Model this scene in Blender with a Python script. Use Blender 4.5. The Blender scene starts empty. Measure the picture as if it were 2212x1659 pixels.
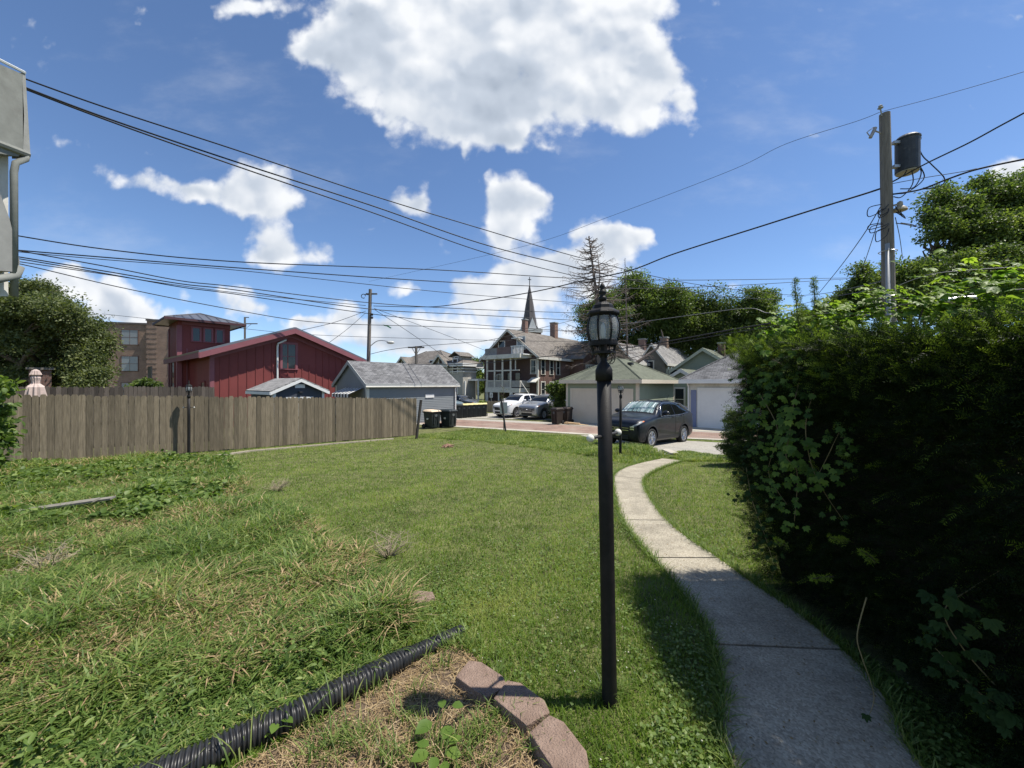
import bpy, bmesh, math, random
import numpy as np
from mathutils import Vector, Matrix

# ------------------------------------------------------------------ camera, sky, sun, exposure
SC = bpy.context.scene
F = 830.0; CX = 1106.0; CY = 829.5; EYE = 1.75        # focal length and centre in units of a 2212 px wide picture
cam_d = bpy.data.cameras.new('camera'); cam = bpy.data.objects.new('camera', cam_d)
SC.collection.objects.link(cam)
cam.location = (0, 0, EYE); cam.rotation_euler = (math.radians(90), 0, 0)
cam_d.sensor_width = 36; cam_d.lens = F / 2212 * 36; cam_d.clip_end = 4000; cam_d.clip_start = .05
SC.camera = cam
SUN_EL = math.radians(64.5); SUN_AZ = math.radians(89.0)    # azimuth clockwise from +Y
SUND = Vector((math.sin(SUN_AZ)*math.cos(SUN_EL), math.cos(SUN_AZ)*math.cos(SUN_EL), math.sin(SUN_EL)))
sl = bpy.data.lights.new('sun', 'SUN'); sl.energy = 5.0; sl.angle = math.radians(.53); sl.color = (1, .945, .85)
so = bpy.data.objects.new('sun', sl); SC.collection.objects.link(so)
so.rotation_euler = SUND.to_track_quat('Z', 'Y').to_euler(); so.location = (0, 0, 60)
SC.view_settings.view_transform = 'Standard'; SC.view_settings.look = 'None'
SC.view_settings.gamma = 1; SC.view_settings.exposure = 0.52
SC.cycles.max_bounces = 6; SC.cycles.diffuse_bounces = 2; SC.cycles.glossy_bounces = 3
SC.cycles.transmission_bounces = 6; SC.cycles.transparent_max_bounces = 12
SC.cycles.caustics_reflective = False; SC.cycles.caustics_refractive = False
SC.cycles.use_denoising = True

W = bpy.data.worlds.new('World'); SC.world = W; W.use_nodes = True
def build_sky():
    nt = W.node_tree; N = nt.nodes; L = nt.links; N.clear()
    def mth(op, a, b=None, c=None, clamp=False):
        n = N.new('ShaderNodeMath'); n.operation = op; n.use_clamp = clamp
        for i, v in enumerate((a, b, c)):
            if v is None: continue
            if isinstance(v, (int, float)): n.inputs[i].default_value = v
            else: L.new(v, n.inputs[i])
        return n.outputs[0]
    def vm(op, a, b=None, c=None, out=0):
        n = N.new('ShaderNodeVectorMath'); n.operation = op
        for i, v in enumerate((a, b, c)):
            if v is None: continue
            if isinstance(v, (tuple, list)): n.inputs[i].default_value = v
            else: L.new(v, n.inputs[i])
        return n.outputs[out]
    sky = N.new('ShaderNodeTexSky'); sky.sky_type = 'NISHITA'; sky.sun_disc = False
    sky.sun_elevation = SUN_EL; sky.sun_rotation = SUN_AZ
    sky.air_density = 0.85; sky.dust_density = 0.05; sky.ozone_density = 6.0; sky.altitude = 200
    tc = N.new('ShaderNodeTexCoord'); sep = N.new('ShaderNodeSeparateXYZ'); L.new(tc.outputs['Generated'], sep.inputs[0])
    yy = mth('MAXIMUM', mth('ABSOLUTE', sep.outputs[1]), 0.08)
    u = mth('DIVIDE', sep.outputs[0], yy); v = mth('DIVIDE', sep.outputs[2], yy)
    cb = N.new('ShaderNodeCombineXYZ'); L.new(u, cb.inputs[0]); L.new(v, cb.inputs[1])
    P0 = cb.outputs[0]
    def noise(vec, scale, detail, rough=.55, color=False, dist=0.0, typ=None):
        n = N.new('ShaderNodeTexNoise'); n.inputs['Scale'].default_value = scale; n.inputs['Detail'].default_value = detail
        n.inputs['Roughness'].default_value = rough; n.inputs['Distortion'].default_value = dist; L.new(vec, n.inputs['Vector'])
        return n.outputs['Color' if color else 'Fac']
    def smooth(x, lo, hi):
        n = N.new('ShaderNodeMapRange'); n.interpolation_type = 'SMOOTHSTEP'
        n.inputs['From Min'].default_value = lo; n.inputs['From Max'].default_value = hi; L.new(x, n.inputs['Value']); return n.outputs['Result']
    # centres and sizes of the clouds as sky directions (x/y, z/y in 1/830)
    BL = [(760,40,75,55,1.0),(700,105,80,38,1),(660,110,40,24,.6),(800,120,90,60,1),(870,60,110,80,1.1),(860,195,90,60,1),(940,250,90,55,1),(1000,130,110,90,1.1),(985,200,60,40,.8),
        (1090,40,150,80,1.2),(1080,180,130,90,1.2),(1060,280,95,45,1),(1110,318,45,22,.6),(1250,40,140,90,1.2),(1230,170,130,80,1.1),(1330,110,90,80,1),(1390,150,70,60,1),(1440,190,55,50,.9),(1490,225,28,26,.7),(1400,250,60,28,.85),(1300,240,70,30,.8),
        (1190,0,300,40,1.1),(500,8,45,26,.9),(575,5,60,26,.9),
        (545,370,62,34,1.1),(600,425,62,42,1.1),(545,430,60,34,1),(455,415,70,30,1),(385,410,60,24,.9),(290,390,70,22,.8),(215,365,40,20,.55),(175,310,45,14,.45),(235,340,30,18,.4),
        (580,510,52,32,1),(630,550,62,30,1.05),(570,565,50,18,.85),(720,548,30,18,.6),(690,570,40,12,.6),(870,438,50,28,1),(905,445,26,18,.7),(795,495,26,10,.5),(820,480,16,8,.4),
        (1105,415,52,34,1.1),(1160,440,34,30,.9),(1080,450,36,40,1),(1110,480,60,40,1),(1085,525,40,34,.95),
        (1300,500,40,34,1),(1360,510,45,30,1),(1395,505,22,20,.7),(1240,493,22,12,.7),(1300,550,70,40,1),(1200,560,60,30,1),(1130,590,75,36,1.05),(1060,630,70,34,1),(1180,640,120,50,1),(1010,655,60,30,.9),
        (1290,610,70,50,.9),(1000,612,26,14,.6),
        (150,590,46,22,.9),(190,615,60,30,1.1),(240,640,60,32,1),(300,660,60,24,.9),(100,605,50,24,.9),(220,680,110,26,.9),(70,640,60,30,.8),(410,632,28,16,.6),(500,640,50,24,.8),(545,665,60,18,.8),(490,615,30,12,.5),
        (640,685,22,14,.9),(650,698,30,12,.8),(740,660,40,22,.8),(780,690,50,22,.8),(720,700,60,20,.7),(875,622,24,14,.8),(885,636,22,10,.6),(840,700,60,22,.7),(920,700,70,30,.85),(980,730,100,30,.8),(860,740,100,24,.6),
        (2180,372,50,26,1),(2205,350,40,20,.9),(2140,390,30,12,.6),(1765,288,20,8,.7),(1748,300,12,6,.4),(2108,243,26,8,.55),(2196,42,22,14,.8),(2165,38,16,6,.4),(1007,340,8,14,.6),(1010,318,10,8,.4),
        (1022,408,8,10,.4),(865,556,14,8,.35),(760,735,200,26,.7),(1120,720,170,40,.8),(1560,620,50,14,.5),(1690,730,90,40,.7),(400,690,120,22,.6),(430,600,18,8,.4)]
    w0 = vm('MULTIPLY_ADD', noise(P0, 4.2, 2, .5, True), (.085, .07, 0), (-.0425, -.035, 0))
    w1 = vm('MULTIPLY_ADD', noise(P0, 13.0, 3, .55, True), (.055, .050, 0), (-.0275, -.025, 0))
    Pw = vm('ADD', vm('ADD', P0, w0), w1)
    acc = None; up = None
    for (x, y, rx, ry, s) in BL:
        bu, bv = (x-CX)/F, (CY-y)/F; iu, iv = F/(rx*1.14), F/(ry*1.14)
        d = vm('MULTIPLY_ADD', Pw, (iu, iv, 0), (-bu*iu, -bv*iv, 0)); q = vm('DOT_PRODUCT', d, d, out=1)
        e = mth('MULTIPLY', mth('EXPONENT', mth('MULTIPLY', q, -1.1)), s)
        acc = e if acc is None else mth('ADD', acc, e)
        if rx > 75:         # each billow is brighter on its sunward (upper right) side
            g_ = mth('MULTIPLY', e, vm('DOT_PRODUCT', d, (.25, .75, 0), out=1)); up = g_ if up is None else mth('ADD', up, g_)
    nb = noise(P0, 7.0, 9, .58); nf = noise(P0, 24.0, 8, .6)
    def puff(vec, scale):
        n = N.new('ShaderNodeTexVoronoi'); n.feature = 'SMOOTH_F1'; n.inputs['Scale'].default_value = scale; n.inputs['Smoothness'].default_value = .55; n.inputs['Randomness'].default_value = 1; L.new(vec, n.inputs['Vector']); return n.outputs['Distance']
    pf = mth('ADD', mth('MULTIPLY', puff(Pw, 15.0), .65), mth('MULTIPLY', puff(Pw, 38.0), .35)); off = vm('ADD', Pw, (.010, .022, 0)); pf2 = puff(off, 15.0)
    body = mth('MINIMUM', acc, 1.6)
    dens = mth('ADD', mth('ADD', body, mth('MULTIPLY', mth('SUBTRACT', nb, .5), 2.0)), mth('ADD', mth('MULTIPLY', mth('SUBTRACT', nf, .5), .5), mth('MULTIPLY', mth('SUBTRACT', .42, pf), 1.0)))
    al = smooth(dens, .36, 1.16)
    veil = mth('MULTIPLY', smooth(noise(vm('MULTIPLY', P0, (1, 2.2, 1)), 2.1, 6, .6), .50, .80), .20)
    al = mth('MAXIMUM', al, veil)
    off = vm('ADD', P0, (.016, .034, 0)); nb3 = noise(P0, 7.0, 3, .5); nb2 = noise(off, 7.0, 3, .5)
    rel = mth('ADD', mth('MULTIPLY', mth('SUBTRACT', nb3, nb2), .7), mth('MULTIPLY', mth('SUBTRACT', pf2, puff(Pw, 15.0)), .40))
    lowf = noise(P0, 2.4, 3, .45)
    grey = mth('MULTIPLY', smooth(acc, .9, 2.1), smooth(lowf, .36, .60))
    lit = mth('ADD', mth('ADD', mth('SUBTRACT', .92, mth('MULTIPLY', grey, .42)), mth('MULTIPLY', up, .16)), rel)
    lit = mth('ADD', lit, mth('MULTIPLY', mth('SUBTRACT', nf, .5), .10))
    lit = mth('MINIMUM', mth('MAXIMUM', lit, .30), 1.04)
    cr = N.new('ShaderNodeValToRGB'); L.new(lit, cr.inputs[0])
    cr.color_ramp.elements[0].position = .30; cr.color_ramp.elements[0].color = (.36, .42, .51, 1)
    cr.color_ramp.elements[1].position = 1.0; cr.color_ramp.elements[1].color = (.84, .86, .89, 1)
    el = cr.color_ramp.elements.new(.66); el.color = (.52, .58, .67, 1)
    bsky = N.new('ShaderNodeBackground'); L.new(sky.outputs[0], bsky.inputs[0]); bsky.inputs[1].default_value = 0.118
    bcl = N.new('ShaderNodeBackground'); L.new(cr.outputs[0], bcl.inputs[0]); bcl.inputs[1].default_value = .80
    mx = N.new('ShaderNodeMixShader'); L.new(al, mx.inputs[0]); L.new(bsky.outputs[0], mx.inputs[1]); L.new(bcl.outputs[0], mx.inputs[2])
    out = N.new('ShaderNodeOutputWorld'); L.new(mx.outputs[0], out.inputs[0])
build_sky()
W.cycles.sampling_method = 'MANUAL'; W.cycles.sample_map_resolution = 512

# ------------------------------------------------------------------ helpers
COL = SC.collection
R = math.radians
def gz(y): return -0.045*max(0.0, min(float(y), 19.0)-2.0)
def gzn(y): return -0.045*np.maximum(0, np.minimum(y, 19.0)-2.0)
def at(px, py, Y): return Vector(((px-CX)/F*Y, Y, EYE+(CY-py)/F*Y))
def G(px, py):
    lo, hi = .5, 400.0
    for _ in range(60):
        m = (lo+hi)/2
        if EYE-(py-CY)/F*m > gz(m): lo = m
        else: hi = m
    return Vector(((px-CX)/F*lo, lo, gz(lo)))
def on(x, y, dz=0): return Vector((x, y, gz(y)+dz))
TH = R(50.0); Q = Vector((math.cos(TH), math.sin(TH), 0)); PM = Vector((-math.sin(TH), math.cos(TH), 0))   # lot grid: Q away right, PM away left

def tag(o, label=None, cat=None, group=None, kind=None):
    if label: o['label'] = label
    if cat: o['category'] = cat
    if group: o['group'] = group
    if kind: o['kind'] = kind
    return o
def empty(name, loc, rz=0.0, label=None, cat=None, group=None):
    o = bpy.data.objects.new(name, None); COL.objects.link(o); o.location = loc; o.rotation_euler = (0, 0, rz)
    o.empty_display_size = .2
    return tag(o, label, cat, group)
def copy_tree(o, parent=None):
    c = o.copy(); COL.objects.link(c)
    if parent is not None: c.parent = parent
    for ch in [k for k in bpy.data.objects if k.parent == o]: copy_tree(ch, c)
    return c

class MB:
    def __init__(s): s.v = []; s.f = []; s.T = None; s.tint = []; s.ct = .5
    def _add(s, vs, fs):
        b = len(s.v)
        for p in vs:
            p = Vector(p)
            if s.T is not None: p = s.T @ p
            s.v.append(tuple(p)); s.tint.append(s.ct)
        for f in fs: s.f.append(tuple(b+i for i in f))
    def box(s, x0, x1, y0, y1, z0, z1):
        s._add([(x0,y0,z0),(x1,y0,z0),(x1,y1,z0),(x0,y1,z0),(x0,y0,z1),(x1,y0,z1),(x1,y1,z1),(x0,y1,z1)],
               [(0,3,2,1),(4,5,6,7),(0,1,5,4),(1,2,6,5),(2,3,7,6),(3,0,4,7)]); return s
    def poly(s, pts): s._add(pts, [tuple(range(len(pts)))]); return s
    def slab(s, pts, t):
        pts = [Vector(p) for p in pts]; n = Vector((0,0,0))
        for i in range(1, len(pts)-1): n += (pts[i]-pts[0]).cross(pts[i+1]-pts[0])
        n.normalize(); k = len(pts)
        s._add(pts+[p-n*t for p in pts], [tuple(range(k)), tuple(range(2*k-1, k-1, -1))]+[(i, k+i, k+(i+1) % k, (i+1) % k) for i in range(k)]); return s
    def prism(s, pts, z0, z1):
        k = len(pts)
        s._add([(x,y,z0) for x,y in pts]+[(x,y,z1) for x,y in pts], [tuple(range(k-1,-1,-1)), tuple(range(k,2*k))]+[(i,(i+1)%k,k+(i+1)%k,k+i) for i in range(k)]); return s
    def tube(s, pts, r, n=6, caps=True):
        pts = [Vector(p) for p in pts]; m = len(pts)
        if not isinstance(r, (list, tuple)): r = [r]*m
        vs = []; prev = None
        for i, p in enumerate(pts):
            d = (pts[min(i+1,m-1)]-pts[max(i-1,0)]).normalized()
            a = prev if prev is not None else (Vector((0,0,1)) if abs(d.z) < .9 else Vector((1,0,0)))
            e1 = (a-d*a.dot(d)); e1 = e1.normalized() if e1.length > 1e-6 else d.orthogonal().normalized()
            prev = e1; e2 = d.cross(e1)
            for k in range(n):
                t = 2*math.pi*k/n; vs.append(p+(e1*math.cos(t)+e2*math.sin(t))*r[i])
        fs = [(i*n+k, i*n+(k+1)%n, (i+1)*n+(k+1)%n, (i+1)*n+k) for i in range(m-1) for k in range(n)]
        if caps and n > 2: fs += [tuple(range(n-1,-1,-1)), tuple(range((m-1)*n, m*n))]
        s._add(vs, fs); return s
    def lathe(s, prof, n=16, c=(0,0), ang0=0.0):
        vs = []; m = len(prof)
        for r, z in prof:
            for k in range(n):
                t = 2*math.pi*k/n+ang0; vs.append((c[0]+r*math.cos(t), c[1]+r*math.sin(t), z))
        fs = [(i*n+k, i*n+(k+1)%n, (i+1)*n+(k+1)%n, (i+1)*n+k) for i in range(m-1) for k in range(n)]
        fs += [tuple(range(n-1,-1,-1)), tuple(range((m-1)*n, m*n))]
        s._add(vs, fs); return s
    def ball(s, c, r, n=10, sq=(1,1,1)):
        m = n//2+1; vs = []
        for i in range(m+1):
            a = math.pi*i/m
            for k in range(n):
                t = 2*math.pi*k/n; vs.append((c[0]+sq[0]*r*math.sin(a)*math.cos(t), c[1]+sq[1]*r*math.sin(a)*math.sin(t), c[2]+sq[2]*r*math.cos(a)))
        s._add(vs, [(i*n+k, (i+1)*n+k, (i+1)*n+(k+1)%n, i*n+(k+1)%n) for i in range(m) for k in range(n)]); return s
    def build(s, name, m, parent=None, smooth=False, bevel=0):
        me = bpy.data.meshes.new(name); me.from_pydata(s.v, [], s.f); me.update()
        if bevel:
            bm = bmesh.new(); bm.from_mesh(me)
            bmesh.ops.bevel(bm, geom=[e for e in bm.edges if e.calc_face_angle(0) > .5], offset=bevel, segments=2, affect='EDGES', profile=.6)
            bm.to_mesh(me); bm.free()
        else:
            a = me.attributes.new('tint', 'FLOAT', 'POINT'); a.data.foreach_set('value', np.array(s.tint, dtype=np.float32))
        uv = me.uv_layers.new(name='UVMap'); dat = np.zeros((len(me.loops), 2), dtype=np.float32)
        for p in me.polygons:
            n = p.normal
            if abs(n.z) > .999: t = Vector((1,0,0)); b = Vector((0,1,0))
            else: t = Vector((-n.y, n.x, 0)).normalized(); b = n.cross(t)
            for li in p.loop_indices:
                c = me.vertices[me.loops[li].vertex_index].co; dat[li] = (c.dot(t), c.dot(b))
        uv.data.foreach_set('uv', dat.ravel())
        if smooth: me.shade_smooth()
        me.materials.append(m); o = bpy.data.objects.new(name, me); COL.objects.link(o)
        if parent is not None: o.parent = parent
        return o
def npmesh(name, verts, faces_flat, nper, m, parent=None, tint=None, smooth=False):
    """fast mesh from numpy: every face has nper corners (or an array of sizes)"""
    verts = np.asarray(verts, dtype=np.float32).reshape(-1, 3); faces_flat = np.asarray(faces_flat, dtype=np.int32).ravel()
    me = bpy.data.meshes.new(name); me.vertices.add(len(verts)); me.vertices.foreach_set('co', verts.ravel())
    if isinstance(nper, int): nf = len(faces_flat)//nper; sizes = np.full(nf, nper, dtype=np.int32)
    else: sizes = np.asarray(nper, dtype=np.int32); nf = len(sizes)
    me.loops.add(len(faces_flat)); me.loops.foreach_set('vertex_index', faces_flat)
    me.polygons.add(nf); st = np.concatenate([[0], np.cumsum(sizes)[:-1]]).astype(np.int32); me.polygons.foreach_set('loop_start', st)
    me.update(calc_edges=True)
    if tint is not None:
        a = me.attributes.new('tint', 'FLOAT', 'POINT'); a.data.foreach_set('value', np.asarray(tint, dtype=np.float32).ravel())
    if smooth: me.shade_smooth()
    me.materials.append(m); o = bpy.data.objects.new(name, me); COL.objects.link(o)
    if parent is not None: o.parent = parent
    return o
def inpoly(x, y, poly):
    x = np.asarray(x); y = np.asarray(y); c = np.zeros(x.shape, bool); n = len(poly)
    for i in range(n):
        x0, y0 = poly[i][0], poly[i][1]; x1, y1 = poly[(i+1) % n][0], poly[(i+1) % n][1]
        k = ((y0 > y) != (y1 > y)) & (x < (x1-x0)*(y-y0)/((y1-y0) if abs(y1-y0) > 1e-9 else 1e-9)+x0); c ^= k
    return c
def GP(pts): return [tuple(G(*p)[:2]) for p in pts]

# ------------------------------------------------------------------ materials
def newmat(name):
    m = bpy.data.materials.new(name); m.use_nodes = True; nt = m.node_tree; nt.nodes.clear()
    o = nt.nodes.new('ShaderNodeOutputMaterial'); return m, nt, nt.nodes, nt.links, o
def rgb(c): return (c[0], c[1], c[2], 1)
def mat(name, col, rough=.8, var=.18, scale=3.0, bump=0.0, bscale=40.0, metal=0.0, spec=.35, dirt=None, coat=0.0, stretch=None, tinted=0.0, second=None):
    m, nt, N, L, out = newmat(name)
    b = N.new('ShaderNodeBsdfPrincipled'); b.inputs['Roughness'].default_value = rough; b.inputs['Metallic'].default_value = metal
    b.inputs['Specular IOR Level'].default_value = spec; b.inputs['Coat Weight'].default_value = coat
    tc = N.new('ShaderNodeTexCoord'); vec = tc.outputs['Object']
    if stretch:
        mp = N.new('ShaderNodeMapping'); mp.inputs['Scale'].default_value = stretch; L.new(vec, mp.inputs[0]); vec = mp.outputs[0]
    n1 = N.new('ShaderNodeTexNoise'); n1.inputs['Scale'].default_value = scale; n1.inputs['Detail'].default_value = 7; n1.inputs['Roughness'].default_value = .65; L.new(vec, n1.inputs['Vector'])
    cr = N.new('ShaderNodeValToRGB'); L.new(n1.outputs['Fac'], cr.inputs[0])
    lo = [c*(1-var) for c in col]; hi = [min(1, c*(1+var)) for c in (second or col)]
    cr.color_ramp.elements[0].position = .3; cr.color_ramp.elements[0].color = rgb(lo)
    cr.color_ramp.elements[1].position = .7; cr.color_ramp.elements[1].color = rgb(hi)
    c = cr.outputs[0]
    if dirt:
        n2 = N.new('ShaderNodeTexNoise'); n2.inputs['Scale'].default_value = scale*.35; n2.inputs['Detail'].default_value = 9; n2.inputs['Roughness'].default_value = .75; L.new(vec, n2.inputs['Vector'])
        r2 = N.new('ShaderNodeMapRange'); r2.inputs['From Min'].default_value = .52; r2.inputs['From Max'].default_value = .68; L.new(n2.outputs['Fac'], r2.inputs[0])
        mx = N.new('ShaderNodeMix'); mx.data_type = 'RGBA'; L.new(r2.outputs[0], mx.inputs[0]); L.new(c, mx.inputs[6]); mx.inputs[7].default_value = rgb(dirt); c = mx.outputs[2]
    if tinted:
        at_ = N.new('ShaderNodeAttribute'); at_.attribute_name = 'tint'
        r3 = N.new('ShaderNodeMapRange'); r3.inputs['To Min'].default_value = 1-tinted; r3.inputs['To Max'].default_value = 1+tinted; L.new(at_.outputs['Fac'], r3.inputs[0])
        h = N.new('ShaderNodeVectorMath'); h.operation = 'SCALE'; L.new(c, h.inputs[0]); L.new(r3.outputs[0], h.inputs['Scale']); c = h.outputs[0]
    L.new(c, b.inputs['Base Color'])
    if bump:
        n3 = N.new('ShaderNodeTexNoise'); n3.inputs['Scale'].default_value = bscale; n3.inputs['Detail'].default_value = 6; L.new(vec, n3.inputs['Vector'])
        bp = N.new('ShaderNodeBump'); bp.inputs['Strength'].default_value = bump; bp.inputs['Distance'].default_value = .02; L.new(n3.outputs['Fac'], bp.inputs['Height']); L.new(bp.outputs[0], b.inputs['Normal'])
    L.new(b.outputs[0], out.inputs[0]); return m
def brickmat(name, c1, c2, mortar, bw=.2, bh=.067, ms=.012, rough=.85, bump=.4, offset=.5, var=.25, patches=None):
    """brick, shingle and block patterns laid out in metres on the surface"""
    m, nt, N, L, out = newmat(name)
    b = N.new('ShaderNodeBsdfPrincipled'); b.inputs['Roughness'].default_value = rough; b.inputs['Specular IOR Level'].default_value = .25
    tc = N.new('ShaderNodeTexCoord'); br = N.new('ShaderNodeTexBrick'); L.new(tc.outputs['UV'], br.inputs['Vector'])
    br.inputs['Scale'].default_value = 1.0; br.inputs['Brick Width'].default_value = bw; br.inputs['Row Height'].default_value = bh
    br.inputs['Mortar Size'].default_value = ms; br.inputs['Mortar Smooth'].default_value = .3; br.offset = offset
    br.inputs['Color1'].default_value = rgb(c1); br.inputs['Color2'].default_value = rgb(c2); br.inputs['Mortar'].default_value = rgb(mortar)
    n1 = N.new('ShaderNodeTexNoise'); n1.inputs['Scale'].default_value = 1.1; n1.inputs['Detail'].default_value = 9; n1.inputs['Roughness'].default_value = .7; L.new(tc.outputs['Object'], n1.inputs['Vector'])
    mr = N.new('ShaderNodeMapRange'); mr.inputs['To Min'].default_value = 1-var; mr.inputs['To Max'].default_value = 1+var; mr.inputs['From Min'].default_value = .3; mr.inputs['From Max'].default_value = .7; L.new(n1.outputs['Fac'], mr.inputs[0])
    sc = N.new('ShaderNodeVectorMath'); sc.operation = 'SCALE'; L.new(br.outputs['Color'], sc.inputs[0]); L.new(mr.outputs[0], sc.inputs['Scale'])
    c = sc.outputs[0]
    if patches:
        n2 = N.new('ShaderNodeTexNoise'); n2.inputs['Scale'].default_value = .7; n2.inputs['Detail'].default_value = 8; n2.inputs['Roughness'].default_value = .75; L.new(tc.outputs['Object'], n2.inputs['Vector'])
        r2 = N.new('ShaderNodeMapRange'); r2.inputs['From Min'].default_value = .50; r2.inputs['From Max'].default_value = .66; L.new(n2.outputs['Fac'], r2.inputs[0])
        mx = N.new('ShaderNodeMix'); mx.data_type = 'RGBA'; L.new(r2.outputs[0], mx.inputs[0]); L.new(c, mx.inputs[6]); mx.inputs[7].default_value = rgb(patches); c = mx.outputs[2]
    L.new(c, b.inputs['Base Color'])
    iv = N.new('ShaderNodeMath'); iv.operation = 'SUBTRACT'; iv.inputs[0].default_value = 1; L.new(br.outputs['Fac'], iv.inputs[1])
    bp = N.new('ShaderNodeBump'); bp.inputs['Strength'].default_value = bump; bp.inputs['Distance'].default_value = .02; L.new(iv.outputs[0], bp.inputs['Height']); L.new(bp.outputs[0], b.inputs['Normal'])
    L.new(b.outputs[0], out.inputs[0]); return m
def leafmat(name, lo, mid, hi, trans=.35, rough=.5, spec=.4):
    """foliage; the colour of each leaf or blade runs from lo to hi with its tint"""
    m, nt, N, L, out = newmat(name)
    at_ = N.new('ShaderNodeAttribute'); at_.attribute_name = 'tint'
    cr = N.new('ShaderNodeValToRGB'); L.new(at_.outputs['Fac'], cr.inputs[0])
    cr.color_ramp.elements[0].position = 0; cr.color_ramp.elements[0].color = rgb(lo)
    cr.color_ramp.elements[1].position = 1; cr.color_ramp.elements[1].color = rgb(hi)
    e = cr.color_ramp.elements.new(.5); e.color = rgb(mid)
    b = N.new('ShaderNodeBsdfPrincipled'); b.inputs['Roughness'].default_value = rough; b.inputs['Specular IOR Level'].default_value = spec; L.new(cr.outputs[0], b.inputs['Base Color'])
    t = N.new('ShaderNodeBsdfTranslucent')
    sc = N.new('ShaderNodeVectorMath'); sc.operation = 'MULTIPLY'; sc.inputs[1].default_value = (1.5, 1.6, .7); L.new(cr.outputs[0], sc.inputs[0]); L.new(sc.outputs[0], t.inputs[0])
    mx = N.new('ShaderNodeMixShader'); mx.inputs[0].default_value = trans; L.new(b.outputs[0], mx.inputs[1]); L.new(t.outputs[0], mx.inputs[2]); L.new(mx.outputs[0], out.inputs[0]); return m
def glassmat(name, col=(.02,.025,.03), rough=.06, clear=0.0):
    m, nt, N, L, out = newmat(name)
    b = N.new('ShaderNodeBsdfPrincipled'); b.inputs['Base Color'].default_value = rgb(col); b.inputs['Roughness'].default_value = rough; b.inputs['Specular IOR Level'].default_value = .5
    if clear:
        t = N.new('ShaderNodeBsdfTransparent'); mx = N.new('ShaderNodeMixShader'); mx.inputs[0].default_value = clear
        L.new(b.outputs[0], mx.inputs[1]); L.new(t.outputs[0], mx.inputs[2]); L.new(mx.outputs[0], out.inputs[0])
    else: L.new(b.outputs[0], out.inputs[0])
    return m
M = {}
M['white'] = mat('white_paint', (.72,.72,.70), .6, .05, 2)
M['cream'] = mat('cream_paint', (.62,.55,.44), .65, .05, 2)
M['offwhite'] = mat('offwhite_trim', (.62,.60,.54), .7, .1, 2, dirt=(.4,.38,.33))
M['green_siding'] = mat('green_siding', (.27,.31,.225), .75, .08, 1.5)
M['grey_siding'] = mat('grey_siding', (.205,.225,.235), .7, .06, 1.2)
M['greengrey'] = mat('greygreen_siding', (.20,.235,.19), .75, .08, 1.2)
M['shingle_grey'] = brickmat('grey_shingles', (.10,.10,.105), (.19,.19,.195), (.05,.05,.05), .3, .14, .012, patches=None, var=.35)
M['shingle_light'] = brickmat('light_grey_shingles', (.20,.195,.19), (.30,.29,.28), (.09,.09,.09), .3, .14, .012, var=.25)
M['shingle_green'] = brickmat('green_shingles', (.105,.115,.085), (.140,.150,.112), (.06,.07,.05), .3, .14, .010, var=.22)
M['shingle_brown'] = brickmat('brown_grey_shingles', (.135,.12,.105), (.20,.18,.16), (.07,.065,.06), .35, .2, .014, var=.25)
M['red_barn'] = mat('dark_red_siding', (.19,.043,.040), .65, .12, 1.0)
M['red_trim'] = mat('rose_trim', (.24,.085,.10), .6, .1, 1.5)
M['metal_roof'] = mat('standing_seam_metal', (.20,.20,.21), .35, .1, 1, metal=.6)
M['dark'] = mat('dark_paint', (.03,.03,.032), .5, .2, 3)
M['black_metal'] = mat('black_painted_metal', (.014,.013,.013), .55, .3, 14, bump=.12, bscale=160, spec=.22, dirt=(.028,.025,.022))
M['brick_tan'] = brickmat('tan_brick', (.21,.13,.095), (.26,.165,.12), (.26,.22,.18), .22, .075, .012)
M['brick_dark'] = brickmat('dark_brick', (.125,.062,.048), (.165,.085,.068), (.15,.12,.105), .22, .075, .012)
M['brick_brown'] = mat('brown_shingle_siding', (.088,.058,.050), .85, .22, 5)
M['chimney'] = brickmat('chimney_brick', (.24,.11,.08), (.30,.16,.12), (.3,.27,.24), .22, .075, .012)
M['stone'] = mat('grey_stone', (.30,.30,.28), .85, .15, 3)
M['glass'] = glassmat('window_glass')
M['glass_pale'] = glassmat('curtained_window_glass', (.22,.24,.25), .12)
M['wood_fence'] = mat('weathered_fence_wood', (.150,.120,.080), .9, .28, 5, bump=.35, bscale=26, stretch=(9,9,.55), tinted=.30, dirt=(.12,.10,.068), second=(.19,.155,.108))
M['wood_fence2'] = mat('dark_fence_wood', (.075,.062,.052), .9, .3, 5, bump=.3, bscale=30, stretch=(8,8,.7), tinted=.5)
M['wood_pale'] = mat('pale_fence_wood', (.36,.29,.20), .9, .2, 5, stretch=(6,6,.6), tinted=.25)
M['pole_wood'] = mat('pole_wood', (.20,.175,.15), .9, .3, 6, bump=.5, bscale=30, stretch=(6,6,.4), dirt=(.12,.10,.085))
M['post_dark'] = mat('dark_post_wood', (.045,.04,.035), .8, .3, 6, bump=.3, bscale=30, stretch=(4,4,.5))
M['galv'] = mat('galvanised_steel', (.42,.43,.44), .42, .15, 6, metal=.7)
M['grey_pvc'] = mat('grey_conduit', (.27,.28,.29), .5, .08, 4)
M['transformer'] = mat('transformer_paint', (.035,.04,.048), .55, .3, 5, dirt=(.16,.15,.14), bump=.1)
M['wire'] = mat('wire_sheath', (.012,.012,.014), .5, .1, 3)
M['wire_light'] = mat('bare_wire', (.25,.25,.26), .45, .1, 3, metal=.4)
M['bark'] = mat('bark', (.10,.078,.06), .95, .35, 8, bump=.6, bscale=25, stretch=(3,3,.6))
M['bark_dead'] = mat('dead_bark', (.155,.125,.110), .95, .3, 8)
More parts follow.
